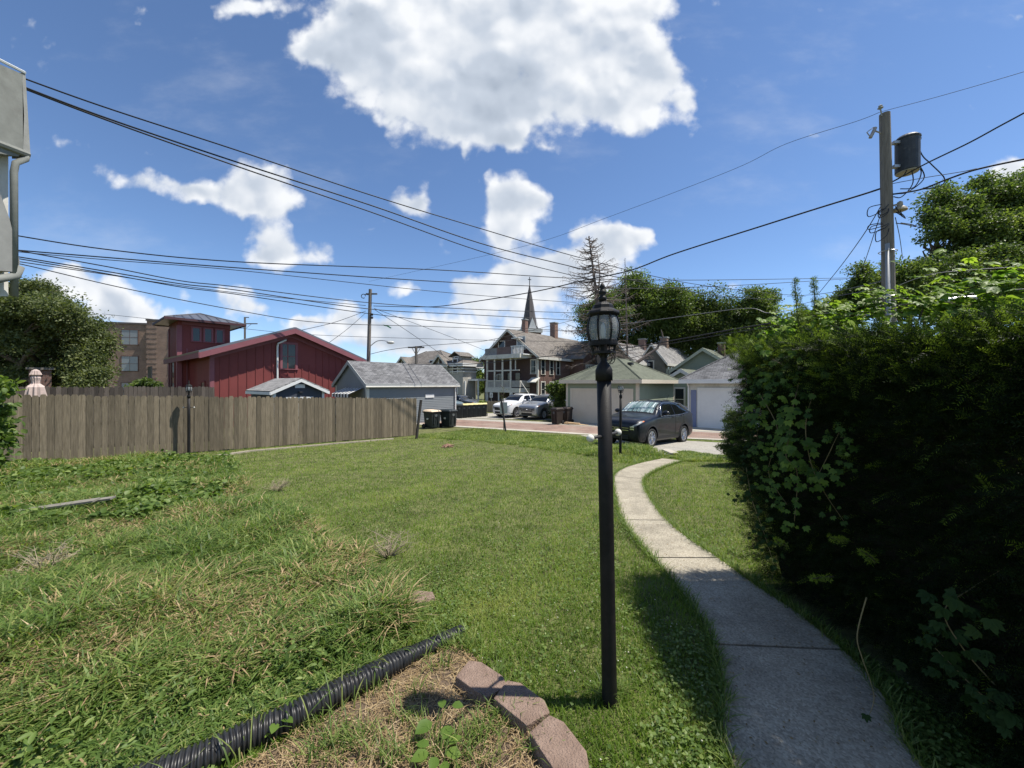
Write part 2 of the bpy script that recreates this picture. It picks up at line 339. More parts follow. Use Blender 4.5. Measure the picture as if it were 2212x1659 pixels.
M['hedge_core'] = mat('dark_hedge_core', (.020,.018,.010), .95, .3, 8)
M['concrete'] = mat('path_concrete', (.36,.315,.25), .92, .14, 2.2, bump=.5, bscale=170, dirt=(.29,.25,.20))
M['apron'] = mat('pale_concrete', (.40,.37,.31), .92, .12, 1.5, bump=.3, bscale=60, dirt=(.33,.3,.26))
M['gravel'] = mat('pale_gravel', (.33,.31,.27), .95, .38, 16, bump=.8, bscale=45, dirt=(.27,.26,.21))
M['soil'] = mat('dry_soil', (.115,.082,.055), .95, .35, 12, bump=.8, bscale=60)
M['lawn_soil'] = mat('thatch_and_soil', (.085,.090,.032), .95, .45, 3.5, bump=.8, bscale=50, second=(.12,.125,.045))
M['alley_brick'] = brickmat('red_alley_brick', (.195,.115,.088), (.25,.155,.125), (.25,.21,.175), .22, .10, .012, bump=.3, var=.3, patches=(.27,.215,.175))
M['block'] = mat('retaining_block_concrete', (.235,.160,.122), .95, .2, 9, bump=1.0, bscale=110, dirt=(.13,.09,.065), second=(.27,.195,.155))
M['pipe'] = mat('black_corrugated_plastic', (.020,.020,.021), .38, .25, 18, spec=.5, dirt=(.035,.033,.03))
M['bin'] = mat('dark_bin_plastic', (.020,.026,.026), .5, .2, 5, spec=.4)
M['bin_brown'] = mat('brown_bin_plastic', (.030,.022,.018), .5, .2, 5, spec=.4)
M['lid_yellow'] = mat('yellow_lid_plastic', (.62,.55,.26), .5, .08, 3)
M['lid_tan'] = mat('tan_lid_plastic', (.66,.52,.36), .5, .08, 3)
M['grass'] = leafmat('lawn_grass', (.068,.120,.013), (.138,.222,.028), (.34,.36,.11), .42, .55, .25)
M['clover'] = leafmat('clover_leaf', (.050,.090,.018), (.115,.180,.040), (.24,.30,.09), .38, .5, .3)
M['weed'] = leafmat('weed_blades', (.052,.096,.018), (.120,.190,.038), (.31,.33,.11), .38, .5, .3)
M['straw'] = leafmat('dead_straw', (.17,.115,.06), (.34,.245,.13), (.50,.39,.24), .2, .8, .2)
M['leaf_dark'] = leafmat('dark_tree_leaf', (.034,.056,.016), (.082,.120,.034), (.18,.22,.065), .36, .5, .3)
M['leaf_mid'] = leafmat('tree_leaf', (.044,.070,.018), (.10,.148,.038), (.21,.26,.075), .38, .5, .3)
M['leaf_grey'] = leafmat('greyish_tree_leaf', (.050,.068,.026), (.105,.130,.050), (.20,.22,.09), .32, .5, .25)
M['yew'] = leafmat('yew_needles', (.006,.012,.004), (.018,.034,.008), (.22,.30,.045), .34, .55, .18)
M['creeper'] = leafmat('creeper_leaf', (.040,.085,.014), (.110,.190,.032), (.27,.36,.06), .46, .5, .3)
M['creeper_dark'] = leafmat('shaded_creeper_leaf', (.016,.036,.008), (.030,.060,.014), (.05,.085,.022), .25, .6, .15)  # same leaf with the shade of the hedge put into its colour
M['vine_stem'] = mat('vine_stem', (.22,.17,.08), .8, .2, 6)
M['chrome'] = mat('chrome', (.6,.6,.62), .15, .05, 3, metal=1)
M['alloy'] = mat('alloy_wheel', (.50,.50,.52), .28, .05, 3, metal=.85)
M['rubber'] = mat('tyre_rubber', (.018,.018,.018), .8, .2, 8)
M['clad'] = mat('grey_plastic_cladding', (.03,.03,.032), .6, .15, 6)
M['plastic_dark'] = mat('dark_plastic', (.012,.012,.013), .4, .1, 5)
M['lens'] = glassmat('headlight_lens', (.35,.36,.36), .08)
M['red_lens'] = glassmat('tail_lens', (.35,.02,.02), .15)
M['amber'] = glassmat('amber_lens', (.7,.2,.05), .15)
M['car_glass'] = glassmat('car_window', (.006,.007,.008), .04)
M['car_glass_clear'] = glassmat('car_windscreen', (.05,.06,.06), .03, .72)
M['lantern_glass'] = glassmat('lantern_glass', (.45,.47,.47), .10, .66)
# ------------------------------------------------------------------ ground, path, alley
rng = np.random.default_rng(7); random.seed(7)
def sheet(name, poly, m, dz, kind='structure', step=.5, edge=0.0, label=None):
    """a flat sheet laid on the terrain: polygon cut into strips so that it follows the slope"""
    bm = bmesh.new(); vs = [bm.verts.new((p[0], p[1], 0)) for p in poly]; bm.faces.new(vs)
    ys = [p[1] for p in poly]; y = math.floor(min(ys)/step)*step
    cuts = sorted(set([2.0, 19.0]+[y+k*step for k in range(int((max(ys)-y)/step)+2)]))
    for c in cuts:
        if min(ys) < c < max(ys):
            bmesh.ops.bisect_plane(bm, geom=bm.verts[:]+bm.edges[:]+bm.faces[:], plane_co=(0, c, 0), plane_no=(0, 1, 0))
    bmesh.ops.triangulate(bm, faces=bm.faces[:])
    for v in bm.verts: v.co.z = gz(v.co.y)+dz
    bm.normal_update()
    for f in bm.faces:
        if f.normal.z < 0: f.normal_flip()
    uvl = bm.loops.layers.uv.new('UVMap')
    ca, sa = math.cos(R(-27)), math.sin(R(-27))
    for f in bm.faces:
        for l in f.loops: l[uvl].uv = (l.vert.co.x*ca+l.vert.co.y*sa, -l.vert.co.x*sa+l.vert.co.y*ca)
    if edge:      # a real step down at the rim
        be = [e for e in bm.edges if len(e.link_faces) == 1]
        r = bmesh.ops.extrude_edge_only(bm, edges=be)
        for v in [g for g in r['geom'] if isinstance(g, bmesh.types.BMVert)]: v.co.z -= edge
    me = bpy.data.meshes.new(name); bm.to_mesh(me); bm.free(); me.materials.append(m)
    o = bpy.data.objects.new(name, me); COL.objects.link(o); tag(o, kind=kind); 
    if label: o['label'] = label
    return o
xs = [-1500,-400,-100,-40]+[i for i in range(-30,31,2)]+[40,100,400,1500]
ys = [-300,-60,-10,0,2]+[3+i for i in range(16)]+[20,24,30,40,60,100,300,1000,3000]
gv = [(x, y, gz(y)) for y in ys for x in xs]; nx = len(xs)
gf = [j*nx+i+k for j in range(len(ys)-1) for i in range(nx-1) for k in (0, 1, nx+1, nx)]
g = npmesh('ground', gv, gf, 4, M['lawn_soil']); tag(g, kind='structure')

ML = [(1590,1680),(1566,1500),(1545,1400),(1510,1335),(1460,1265),(1412,1210),(1370,1160),(1346,1127),(1334,1090),(1327,1060),(1326,1031),(1345,1015),(1380,1003),(1430,992)]
MR = [(2000,1680),(1925,1540),(1840,1430),(1720,1330),(1620,1262),(1551,1210),(1490,1170),(1440,1128),(1410,1090),(1392,1058),(1391,1037),(1410,1022),(1440,1008),(1475,997)]
PL = GP(ML); PR = GP(MR)
PL = [(PL[0][0], .6)]+PL; PR = [(PR[0][0]-.22, .6)]+PR
def catm(pts, n=6):
    out = []; P_ = [pts[0]]+list(pts)+[pts[-1]]
    for i in range(1, len(P_)-2):
        for k in range(n):
            t = k/n; a, b, c, d = [np.array(P_[i+j], float) for j in (-1, 0, 1, 2)]
            out.append(tuple(.5*((2*b)+(-a+c)*t+(2*a-5*b+4*c-d)*t*t+(-a+3*b-3*c+d)*t**3)))
    out.append(tuple(pts[-1])); return out
PLs, PRs = catm(PL), catm(PR)
PATH = PLs+PRs[::-1]
# slabs with open joints
joints = [0]+[i for i in range(len(PLs)) if False]
def yat(curve, y):
    for i in range(len(curve)-1):
        if (curve[i][1]-y)*(curve[i+1][1]-y) <= 0: 
            t = (y-curve[i][1])/((curve[i+1][1]-curve[i][1]) or 1); return (curve[i][0]+t*(curve[i+1][0]-curve[i][0]), y)
    return curve[-1]
jl = [(1545,1400,1832,1421),(1422,1213,1551,1210),(1346,1127,1440,1127),(1326,1032,1391,1037)]
cuts = []
for a, b, c, d in jl: cuts.append((tuple(G(a,b)[:2]), tuple(G(c,d)[:2])))
lens = [0]
# one path object, made of slabs between cuts
bm = bmesh.new()
def near(curve, p): return min(range(len(curve)), key=lambda i: (curve[i][0]-p[0])**2+(curve[i][1]-p[1])**2)
idx = [(0, 0)]+[(near(PLs, a), near(PRs, b)) for a, b in cuts]+[(len(PLs)-1, len(PRs)-1)]
pathm = MB()
for k in range(len(idx)-1):
    l = PLs[idx[k][0]:idx[k+1][0]+1]; r = PRs[idx[k][1]:idx[k+1][1]+1]
    gap = .011
    n = max(len(l), len(r))
    def rs(c, n):
        c = np.array(c, float); d = np.concatenate([[0], np.cumsum(np.hypot(*(c[1:]-c[:-1]).T))]); d[0] += gap*(k > 0); d[-1] -= gap
        t = np.linspace(d[0], d[-1], n); dd = d.copy(); dd[0] = 0; dd[-1] += gap
        return np.stack([np.interp(t, dd, c[:, 0]), np.interp(t, dd, c[:, 1])], 1)
    l, r = rs(l, n), rs(r, n); top = .028
    for i in range(n-1):
        a, b, c, d = l[i], r[i], r[i+1], l[i+1]
        pathm._add([(p[0], p[1], gz(p[1])+top) for p in (a, b, c, d)], [(0,1,2,3)])
        for p, q in ((l[i], l[i+1]), (r[i+1], r[i])):
            pathm._add([(p[0],p[1],gz(p[1])+top),(q[0],q[1],gz(q[1])+top),(q[0],q[1],gz(q[1])-.03),(p[0],p[1],gz(p[1])-.03)], [(0,1,2,3)])
    for p, q in ((l[0], r[0]), (r[-1], l[-1])):
        pathm._add([(p[0],p[1],gz(p[1])+top),(q[0],q[1],gz(q[1])+top),(q[0],q[1],gz(q[1])-.03),(p[0],p[1],gz(p[1])-.03)], [(0,1,2,3)])
# exposed-aggregate concrete
def aggregate():
    m, nt, N, L, out = newmat('exposed_aggregate_concrete')
    b = N.new('ShaderNodeBsdfPrincipled'); b.inputs['Roughness'].default_value = .93; b.inputs['Specular IOR Level'].default_value = .2
    tc = N.new('ShaderNodeTexCoord'); v = N.new('ShaderNodeTexVoronoi'); v.inputs['Scale'].default_value = 95; L.new(tc.outputs['Object'], v.inputs['Vector'])
    cr = N.new('ShaderNodeValToRGB'); L.new(v.outputs['Color'], cr.inputs[0])
    cr.color_ramp.elements[0].color = (.235,.205,.155,1); cr.color_ramp.elements[1].color = (.45,.41,.325,1); cr.color_ramp.elements[1].position = .9
    n = N.new('ShaderNodeTexNoise'); n.inputs['Scale'].default_value = 2.3; n.inputs['Detail'].default_value = 10; n.inputs['Roughness'].default_value = .75; L.new(tc.outputs['Object'], n.inputs['Vector'])
    mr = N.new('ShaderNodeMapRange'); mr.inputs['From Min'].default_value = .3; mr.inputs['From Max'].default_value = .7; mr.inputs['To Min'].default_value = .62; mr.inputs['To Max'].default_value = 1.18; L.new(n.outputs['Fac'], mr.inputs[0])
    s = N.new('ShaderNodeVectorMath'); s.operation = 'SCALE'; L.new(cr.outputs[0], s.inputs[0]); L.new(mr.outputs[0], s.inputs['Scale'])
    L.new(s.outputs[0], b.inputs['Base Color'])
    bp = N.new('ShaderNodeBump'); bp.inputs['Strength'].default_value = .55; bp.inputs['Distance'].default_value = .006; L.new(v.outputs['Distance'], bp.inputs['Height']); bp.invert = True; L.new(bp.outputs[0], b.inputs['Normal'])
    L.new(b.outputs[0], out.inputs[0]); return m
M['aggregate'] = aggregate()
tag(pathm.build('path', M['aggregate']), kind='structure')
joint = sheet('path_joint', PATH, M['soil'], .004); 

# alley: brick roadway, gravel verges, garage aprons
AD = Vector((math.cos(R(-27)), math.sin(R(-27)), 0)); AN = Vector((-AD.y, AD.x, 0))
A0 = G(1105, 927.5)                                        # a point on the near edge of the brick
def alley_poly(n0, n1, l0=-90, l1=60): return [tuple((A0+AD*l0+AN*n0)[:2]), tuple((A0+AD*l1+AN*n0)[:2]), tuple((A0+AD*l1+AN*n1)[:2]), tuple((A0+AD*l0+AN*n1)[:2])]
sheet('alley_road', alley_poly(0, 3.3), M['alley_brick'], .022, edge=.03)
sheet('concrete_kerb', alley_poly(-.5, 0), M['apron'], .030, edge=.04)
sheet('gravel_verge', alley_poly(3.3, 4.6, -30, 60), M['gravel'], .012)
sheet('gravel_parking', [tuple(G(*p)[:2]) for p in ((985,903),(1230,909),(1222,893),(1000,893))], M['gravel'], .016)
sheet('garage_apron', [tuple(G(*p)[:2]) for p in ((1185,917),(1330,922),(1345,932),(1375,936),(1360,921),(1236,910))], M['apron'], .026, edge=.02)
sheet('garage_driveway', [tuple(G(*p)[:2]) for p in ((1478,930),(1590,936),(1700,946),(1700,928),(1490,922))], M['apron'], .027, edge=.02)
DRIVE = GP([(1245,938),(1640,962),(1620,985),(1540,985),(1480,975),(1440,984),(1412,975),(1380,965),(1320,958)])
sheet('gravel_driveway', DRIVE, M['gravel'], .014)
sheet('garden_bed_soil', GP([(250,1800),(640,1590),(880,1440),(1000,1390),(1075,1480),(1180,1580),(1300,1700),(1500,2100),(-100,2100)]), M['soil'], .006)
# thin concrete edging strip near the fence
ed = MB(); ep = [G(x, y) for x, y in ((470,986),(540,976),(640,967.5),(720,960),(800,953.5),(850,949))]
for i in range(len(ep)-1):
    a, b = ep[i], ep[i+1]; d = (b-a).normalized(); nn = Vector((-d.y, d.x, 0))*.05; b2 = b-d*.02
    ed._add([a+nn, a-nn, b2-nn, b2+nn]+[q+Vector((0,0,.05)) for q in (a+nn, a-nn, b2-nn, b2+nn)], [(4,5,6,7),(0,1,5,4),(1,2,6,5),(2,3,7,6),(3,0,4,7)])
tag(ed.build('lawn_edging', M['concrete']), 'thin pale edging strip along the lawn in front of the long wooden fence', 'edging')
kb = MB(); p = G(1447,980)
kb.box(p.x-.13, p.x+.13, p.y-.35, p.y+.35, p.z, p.z+.09)
tag(kb.build('kerb_stone', M['apron'], bevel=.015), 'small pale kerb stone at the top of the curved path beside the driveway', 'kerb stone')

# ------------------------------------------------------------------ wooden fences
def plank_fence(name, p0, p1, ztop0, ztop1, bw, m, label, post_side=1, seed=1, post_step=2.4, notch=.048, rise=.0):
    rnd = random.Random(seed); d = Vector((p1[0]-p0[0], p1[1]-p0[1], 0)); Ln = d.length; d.normalize(); nrm = Vector((d.y, -d.x, 0))
    root = empty(name, (p0[0], p0[1], gz(p0[1])), math.atan2(d.y, d.x), label, 'fence')
    mb = MB(); s = 0.0
    while s < Ln:
        w = bw*rnd.uniform(.88, 1.05); w = min(w, Ln-s+.001); y = p0[1]+d.y*(s+w/2)
        zt = ztop0+(ztop1-ztop0)*(s/Ln)-root.location.z+rnd.uniform(-.026, .022); zb = gz(y)-root.location.z+rnd.uniform(.0, .04)
        off = rnd.uniform(-.006, .008)+(.012 if rnd.random() < .3 else 0); mb.ct = rnd.random(); c = w*.22
        g2 = rnd.choice((.004, .006, .010)); tw = rnd.uniform(-.004, .004)
        pts = [(s+g2/2, zb), (s+w-g2/2, zb), (s+w-g2/2+tw, zt-notch), (s+w-c+tw, zt), (s+c+tw, zt), (s+g2/2+tw, zt-notch)]
        k = len(pts)
        mb._add([(x, -off, z) for x, z in pts]+[(x, -off+.019, z) for x, z in pts], [tuple(range(k)), tuple(range(2*k-1, k-1, -1))]+[(i, (i+1) % k, k+(i+1) % k, k+i) for i in range(k)])
        s += w
    mb.build('fence_boards', m, root)
    for zz in (.35, 1.0, 1.6):
        r = MB(); r._add([(x, y_, (ztop0-root.location.z if x == 0 else ztop1-root.location.z)-1.83+zz+h) for x in (0, Ln) for y_ in (.03, .07) for h in (0, .09)], [(0,1,3,2),(4,6,7,5),(0,4,5,1),(2,3,7,6),(1,5,7,3),(0,2,6,4)])
        r.build('rail', m, root)
    x = .1
    while x < Ln:
        y = p0[1]+d.y*x; r = MB(); zt = ztop0+(ztop1-ztop0)*x/Ln-root.location.z-.08; r.box(x-.045, x+.045, .072, .162, gz(y)-root.location.z-.05, zt); r.build('post', m, root); x += post_step
    return root
FA = (-17.6, 5.4+.0); 
# long fence: near end off the left of the picture, far end beside the bins
p_far = G(905, 946); p_far = Vector((-4.62, 18.6, 0)); p_near = Vector((-16.6, 5.2, 0))
def ztop(px, py, Y): return EYE+(CY-py)/F*Y
plank_fence('wooden_fence', p_near, p_far, 1.70, ztop(905, 860.5, 18.6), .142, M['wood_fence'], 'long weathered grey brown dog-eared wooden fence along the left side of the lawn', seed=3)
b0 = p_near+PM*2.6-Vector((2.2,2.0,0)); b1 = Vector((at(463, 836, 17.4).x, 17.4, 0))
plank_fence('wooden_fence', b0, b1, 1.745, ztop(463, 835.5, 17.4), .135, M['wood_fence2'], 'taller dark wooden fence standing just behind the long weathered fence', seed=5)
tf0 = at(1052, 870, 34.5); tf1 = at(1240, 870, 31)
plank_fence('wooden_fence', tf0, tf1, ztop(0, 866, 34.5), ztop(0, 866, 31), .16, M['wood_pale'], 'pale tan wooden privacy fence behind the white and silver cars', seed=9)
# leaning dark post at the fence end
pt = MB(); a = G(899, 948); b = at(909.5, 864, a.y+.1)
pt.tube([a-Vector((0,0,.1)), b], [.06, .06], 4); tag(pt.build('wooden_post', M['post_dark']), 'dark leaning wooden post at the far end of the long fence', 'post')

# ------------------------------------------------------------------ lamp posts
def lamp_post(label, cap=True, bar=True, group='black garden lamp posts'):
    root = empty('lamp_post', (0,0,0), 0, label, 'lamp post', group)
    MB().lathe([(.043,-.1),(.0415,0),(.040,.6),(.0395,1.2),(.039,1.771)], 14).build('post', M['black_metal'], root, smooth=True)
    c = MB(); c.lathe([(.0395,1.768),(.0465,1.769),(.0465,1.826),(.043,1.835),(.036,1.85),(.024,1.866),(.019,1.872),(.0175,1.90),(.021,1.918),(.050,1.922),(.052,1.928)], 16)
    c.build('collar', M['black_metal'], root, smooth=True)
    # scrolls under the cage
    for k in range(4):
        a = math.pi/4+k*math.pi/2+.35; sc = MB(); pts = []
        for i in range(15):
            t = i/14; ang = -math.pi*.55+t*math.pi*1.55; rr = .032*(1-.25*t)
            rad = .046+rr*math.cos(ang); z = 1.893+rr*math.sin(ang)
            pts.append((rad*math.cos(a), rad*math.sin(a), z))
        sc.tube(pts, .0026, 5); sc.build('scroll', M['black_metal'], root, smooth=True)
    # lower open cage, ribs and rings
    cg = MB()
    def ring(r, z, t=.006, h=.006, n=28):
        vs = []
        for k in range(n):
            an = 2*math.pi*k/n
            for rr, zz in ((r-t,z-h),(r+t,z-h),(r+t,z+h),(r-t,z+h)): vs.append((rr*math.cos(an), rr*math.sin(an), zz))
        cg._add(vs, [(k*4+j, ((k+1)%n)*4+j, ((k+1)%n)*4+(j+1)%4, k*4+(j+1)%4) for k in range(n) for j in range(4)])
    ring(.055,1.922,.012,.006); ring(.070,1.978,.008,.010); ring(.072,1.965,.005,.004)
    prof = [(.0565,1.92),(.064,1.945),(.0715,1.975),(.083,2.005),(.0905,2.04),(.0895,2.075),(.081,2.105),(.074,2.125)]
    for k in range(8):
        a = k*math.pi/4+.22; vs = []
        for r_, z_ in prof:
            for dr, da in ((-.003,-.05),(.004,-.05),(.004,.05),(-.003,.05)): vs.append(((r_+dr)*math.cos(a+da), (r_+dr)*math.sin(a+da), z_))
        m_ = len(prof); cg._add(vs, [(i*4+j, i*4+(j+1)%4, (i+1)*4+(j+1)%4, (i+1)*4+j) for i in range(m_-1) for j in range(4)]+[(0,3,2,1),((m_-1)*4,(m_-1)*4+1,(m_-1)*4+2,(m_-1)*4+3)])
    lan = cg.build('lantern_cage', M['black_metal'], root)
    gl = MB(); gp = [(.067,1.978),(.079,2.005),(.0865,2.04),(.0855,2.075),(.077,2.105),(.070,2.122)]; vs = []
    for r_, z_ in gp:
        for k in range(32):
            an = 2*math.pi*k/32+.22; rr = r_*(1-.035*abs(math.cos(4*(an-.22)))); vs.append((rr*math.cos(an), rr*math.sin(an), z_))
    gl._add(vs, [(i*32+k, i*32+(k+1)%32, (i+1)*32+(k+1)%32, (i+1)*32+k) for i in range(5) for k in range(32)])
    gl.build('glass_panes', M['lantern_glass'], lan, smooth=True)
    sk = MB(); sk.lathe([(.019,1.92),(.019,1.985),(.012,1.99),(.012,2.0)], 10); sk.build('bulb_socket', M['black_metal'], lan)
    bu = MB(); bu.lathe([(.010,1.995),(.013,2.01),(.015,2.04),(.011,2.075),(.003,2.09)], 10); bu.build('bulb', M['white'], lan, smooth=True)
    if cap:
        cp = MB(); cp.lathe([(.070,2.117),(.078,2.120),(.089,2.130),(.0905,2.137),(.086,2.146),(.068,2.157),(.057,2.163),(.055,2.180),(.045,2.190),(.026,2.197),(.016,2.204)], 8, ang0=math.pi/8)
        cpo = cp.build('lantern_cap', M['black_metal'], root)
        fn = MB(); fn.lathe([(.016,2.203),(.021,2.212),(.023,2.222),(.018,2.230),(.012,2.236),(.020,2.246),(.022,2.254),(.016,2.264),(.009,2.270),(.015,2.280),(.013,2.292),(.006,2.302),(.001,2.312)], 12)
        fn.build('finial', M['black_metal'], cpo, smooth=True)
    else:
        cp = MB(); cp.lathe([(.068,2.115),(.074,2.120),(.074,2.128),(.068,2.131)], 16); cp.build('lantern_rim', M['black_metal'], root)
    if bar:
        for sgn in (-1, 1):
            b = MB(); b.tube([(sgn*.03,0,1.467),(sgn*.135,0,1.469)], [.0085,.0085], 10); bo = b.build('ladder_rest', M['clad'], root, smooth=True)
            k = MB(); k.ball((sgn*.150,0,1.469), .0205, 14); k.build('end_knob', M['offwhite'], bo, smooth=True)
    return root
l1 = lamp_post('black lamp post standing close in the foreground beside the curved path')
l1.location = (.536, 2.11, 0); l1.rotation_euler = (0, R(-1.0), R(47))
l1.rotation_euler = (Matrix.Rotation(R(-1.0), 3, 'Y') @ Matrix.Rotation(R(47), 3, 'Z')).to_euler()
l2 = lamp_post('far black lamp post without a cap beside the parked black car', cap=False, bar=False)
Y2 = 11.6; l2.location = on((1340-CX)/F*Y2, Y2); l2.rotation_euler = (0, R(.4), 0)
l2.scale = (1.0,1.0,1.0)
l3 = lamp_post('black lamp post with ladder rest in front of the wooden fence')
Y3 = 12.0; l3.location = on((408-CX)/F*Y3, Y3)
l3.rotation_euler = (0,0,R(8))

# ------------------------------------------------------------------ foreground pipe and blocks
pp = [G(x, y) for x, y in ((18,1831),(276,1726),(440,1660),(535,1612),(630,1570),(727,1517),(806,1476),(889,1427),(947,1394),(996,1366))]
cp_ = catm([tuple(p+Vector((0,0,.062))) for p in pp], 30)
cp_ = np.array(cp_); d = np.concatenate([[0], np.cumsum(np.linalg.norm(cp_[1:]-cp_[:-1], axis=1))]); cp_[:, 2] -= .055*np.clip((d-d[-1]+.75)/.75, 0, 1)**1.5+.012
nr = int(d[-1]/.0042); t = np.linspace(0, d[-1], nr); cl = np.stack([np.interp(t, d, cp_[:, k]) for k in range(3)], 1)
prof = .062+.0065*np.clip(np.sin(2*np.pi*t/.0225)*2.2, -1, 1); taper = np.clip((d[-1]-t)/.5, .78, 1); prof = prof*taper
pipe = MB(); pipe.tube([Vector(c) for c in cl], list(prof), 20); po = pipe.build('corrugated_pipe', M['pipe'], smooth=True)
tag(po, 'black corrugated drain pipe lying in the grass at bottom left', 'drain pipe')
def block(c, ang, label, lz=-.022):
    mb = MB(); mb.prism([(-.15,-.06),(-.085,-.10),(.085,-.10),(.15,-.06),(.115,.085),(-.115,.085)], 0, .095)
    o = mb.build('concrete_block', M['block'], bevel=.007); o.location = (c[0], c[1], gz(c[1])+lz); o.rotation_euler = (R(2), R(-2), ang)
    tag(o, label, 'concrete block', 'retaining wall blocks edging the bed')
def gat(px, py, z): 
    Y = (EYE-z)*F/(py-CY); return ((px-CX)/F*Y, Y)
block(gat(1036,1455,.09), R(-38+180), 'reddish concrete block at the far end of the row of three')
block(gat(1122,1508,.09), R(-42+180), 'middle reddish concrete block half in the shadow of the lamp post')
block(gat(1203,1600,.09), R(-60+180), 'nearest reddish concrete block at the bottom edge of the photo')
st = MB(); p = G(905,1300); st.prism([(-.13,-.05),(.02,-.09),(.14,-.02),(.10,.07),(-.05,.09)], 0, .05); o = st.build('concrete_block', M['block'], bevel=.012); o.location = p; tag(o, 'worn flat block half buried in the grass beyond the pipe end', 'concrete block', 'retaining wall blocks edging the bed')
# ------------------------------------------------------------------ buildings (local x = away right, local y = away left; faces seen: x=0 and y=0)
def alongQ(c, px):      # distance from c along Q to where the picture column px is reached
    r = (px-CX)/F; return (r*c[1]-c[0])/(Q.x-r*Q.y)
def alongP(c, px):
    r = (px-CX)/F; return (r*c[1]-c[0])/(PM.x-r*PM.y)
def zat(py, Y): return EYE+(CY-py)/F*Y
def bld(name, c, label, cat='house', group=None, z=None):
    return empty(name, (c[0], c[1], gz(c[1]) if z is None else z), TH, label, cat, group)
FX = Matrix(((0,-1,0,0),(1,0,0,0),(0,0,1,0),(0,0,0,1)))   # (u,out,z) on the x=0 face -> x=-out, y=u
FY = Matrix(((1,0,0,0),(0,-1,0,0),(0,0,1,0),(0,0,0,1)))   # on the y=0 face -> x=u, y=-out
def face(kind, off=0.0):
    return Matrix.Translation((off,0,0)) @ FX if kind == 'x' else Matrix.Translation((0,off,0)) @ FY
def window(root, kind, off, u, z, w, h, trim, tw=.09, pane=None, rows=2, cols=1, sill=True, name='window', d=.05):
    T = face(kind, off)
    g_ = MB(); g_.T = T; g_.box(u-w/2, u+w/2, .012, .022, z, z+h); o = g_.build(name, pane or M['glass'], root)
    f = MB(); f.T = T
    f.box(u-w/2-tw, u-w/2, .0, d, z-tw*.2, z+h); f.box(u+w/2, u+w/2+tw, .0, d, z-tw*.2, z+h); f.box(u-w/2-tw, u+w/2+tw, .0, d+.01, z+h, z+h+tw)
    if sill: f.box(u-w/2-tw-.03, u+w/2+tw+.03, .0, d+.03, z-tw*.2-.05, z-tw*.2)
    for r in range(1, rows): f.box(u-w/2, u+w/2, .0225, .036, z+h*r/rows-.02, z+h*r/rows+.02)
    for c in range(1, cols): f.box(u-w/2+w*c/cols-.015, u-w/2+w*c/cols+.015, .0225, .034, z, z+h)
    f.build('window_frame', trim, o); return o
def laps(mb, kind, off, u0, u1, z0, z1, lap=.115, out=.016, shape=None):
    """lapped siding: every board stands proud at its lower edge. shape(z)->(u0,u1)"""
    T = face(kind, off); mb.T = T; z = z0
    while z < z1-1e-4:
        zt = min(z+lap, z1); a0, a1 = shape(z) if shape else (u0, u1); b0_, b1_ = shape(zt) if shape else (u0, u1)
        if b1_ <= b0_: b0_ = b1_ = (b0_+b1_)/2
        mb._add([(a0,out,z),(a1,out,z),(b1_,.002,zt),(b0_,.002,zt),(a0,0,z),(a1,0,z)], [(0,1,2,3),(4,5,1,0)]); z = zt
    mb.T = None
def gable_roof(root, L_, D_, h, rise, axis, oh, m, t=.12, trim=None, name='roof', fh=.16, x0=0., y0=0.):
    """axis 'x': ridge along local x. Returns roof object; trim boards along eaves and rakes are one fascia part"""
    mb = MB(); tr = MB()
    if axis == 'x':
        half = D_/2; k = rise/half; e = oh*k; yc = y0+half
        for sgn in (-1, 1):
            mb.slab([(x0-oh, yc+sgn*(half+oh), h-e+t),(x0+L_+oh, yc+sgn*(half+oh), h-e+t),(x0+L_+oh, yc, h+rise+t),(x0-oh, yc, h+rise+t)][::(1 if sgn < 0 else -1)], t)
            yo = yc+sgn*(half+oh); tr.box(x0-oh-.02, x0+L_+oh+.02, *(sorted((yo, yo+sgn*.03))), h-e-fh*.6, h-e+t+.01)
            for xe in (x0-oh-.03, x0+L_+oh):
                tr._add([(xe, yo, h-e-fh*.7),(xe+.03, yo, h-e-fh*.7),(xe+.03, yc, h+rise-fh*.7),(xe, yc, h+rise-fh*.7),(xe, yo, h-e+t),(xe+.03, yo, h-e+t),(xe+.03, yc, h+rise+t),(xe, yc, h+rise+t)], [(0,3,2,1),(4,5,6,7),(0,1,5,4),(1,2,6,5),(2,3,7,6),(3,0,4,7)])
    else:
        half = L_/2; k = rise/half; e = oh*k; xc = x0+half
        for sgn in (-1, 1):
            mb.slab([(xc+sgn*(half+oh), y0-oh, h-e+t),(xc, y0-oh, h+rise+t),(xc, y0+D_+oh, h+rise+t),(xc+sgn*(half+oh), y0+D_+oh, h-e+t)][::(-1 if sgn < 0 else 1)], t)
            xo = xc+sgn*(half+oh); tr.box(*(sorted((xo, xo+sgn*.03))), y0-oh-.02, y0+D_+oh+.02, h-e-fh*.6, h-e+t+.01)
            for ye in (y0-oh-.03, y0+D_+oh):
                tr._add([(xo, ye, h-e-fh*.7),(xo, ye+.03, h-e-fh*.7),(xc, ye+.03, h+rise-fh*.7),(xc, ye, h+rise-fh*.7),(xo, ye, h-e+t),(xo, ye+.03, h-e+t),(xc, ye+.03, h+rise+t),(xc, ye, h+rise+t)], [(0,3,2,1),(4,5,6,7),(0,1,5,4),(1,2,6,5),(2,3,7,6),(3,0,4,7)])
    o = mb.build(name, m, root)
    if trim: tr.build('fascia', trim, root)
    return o
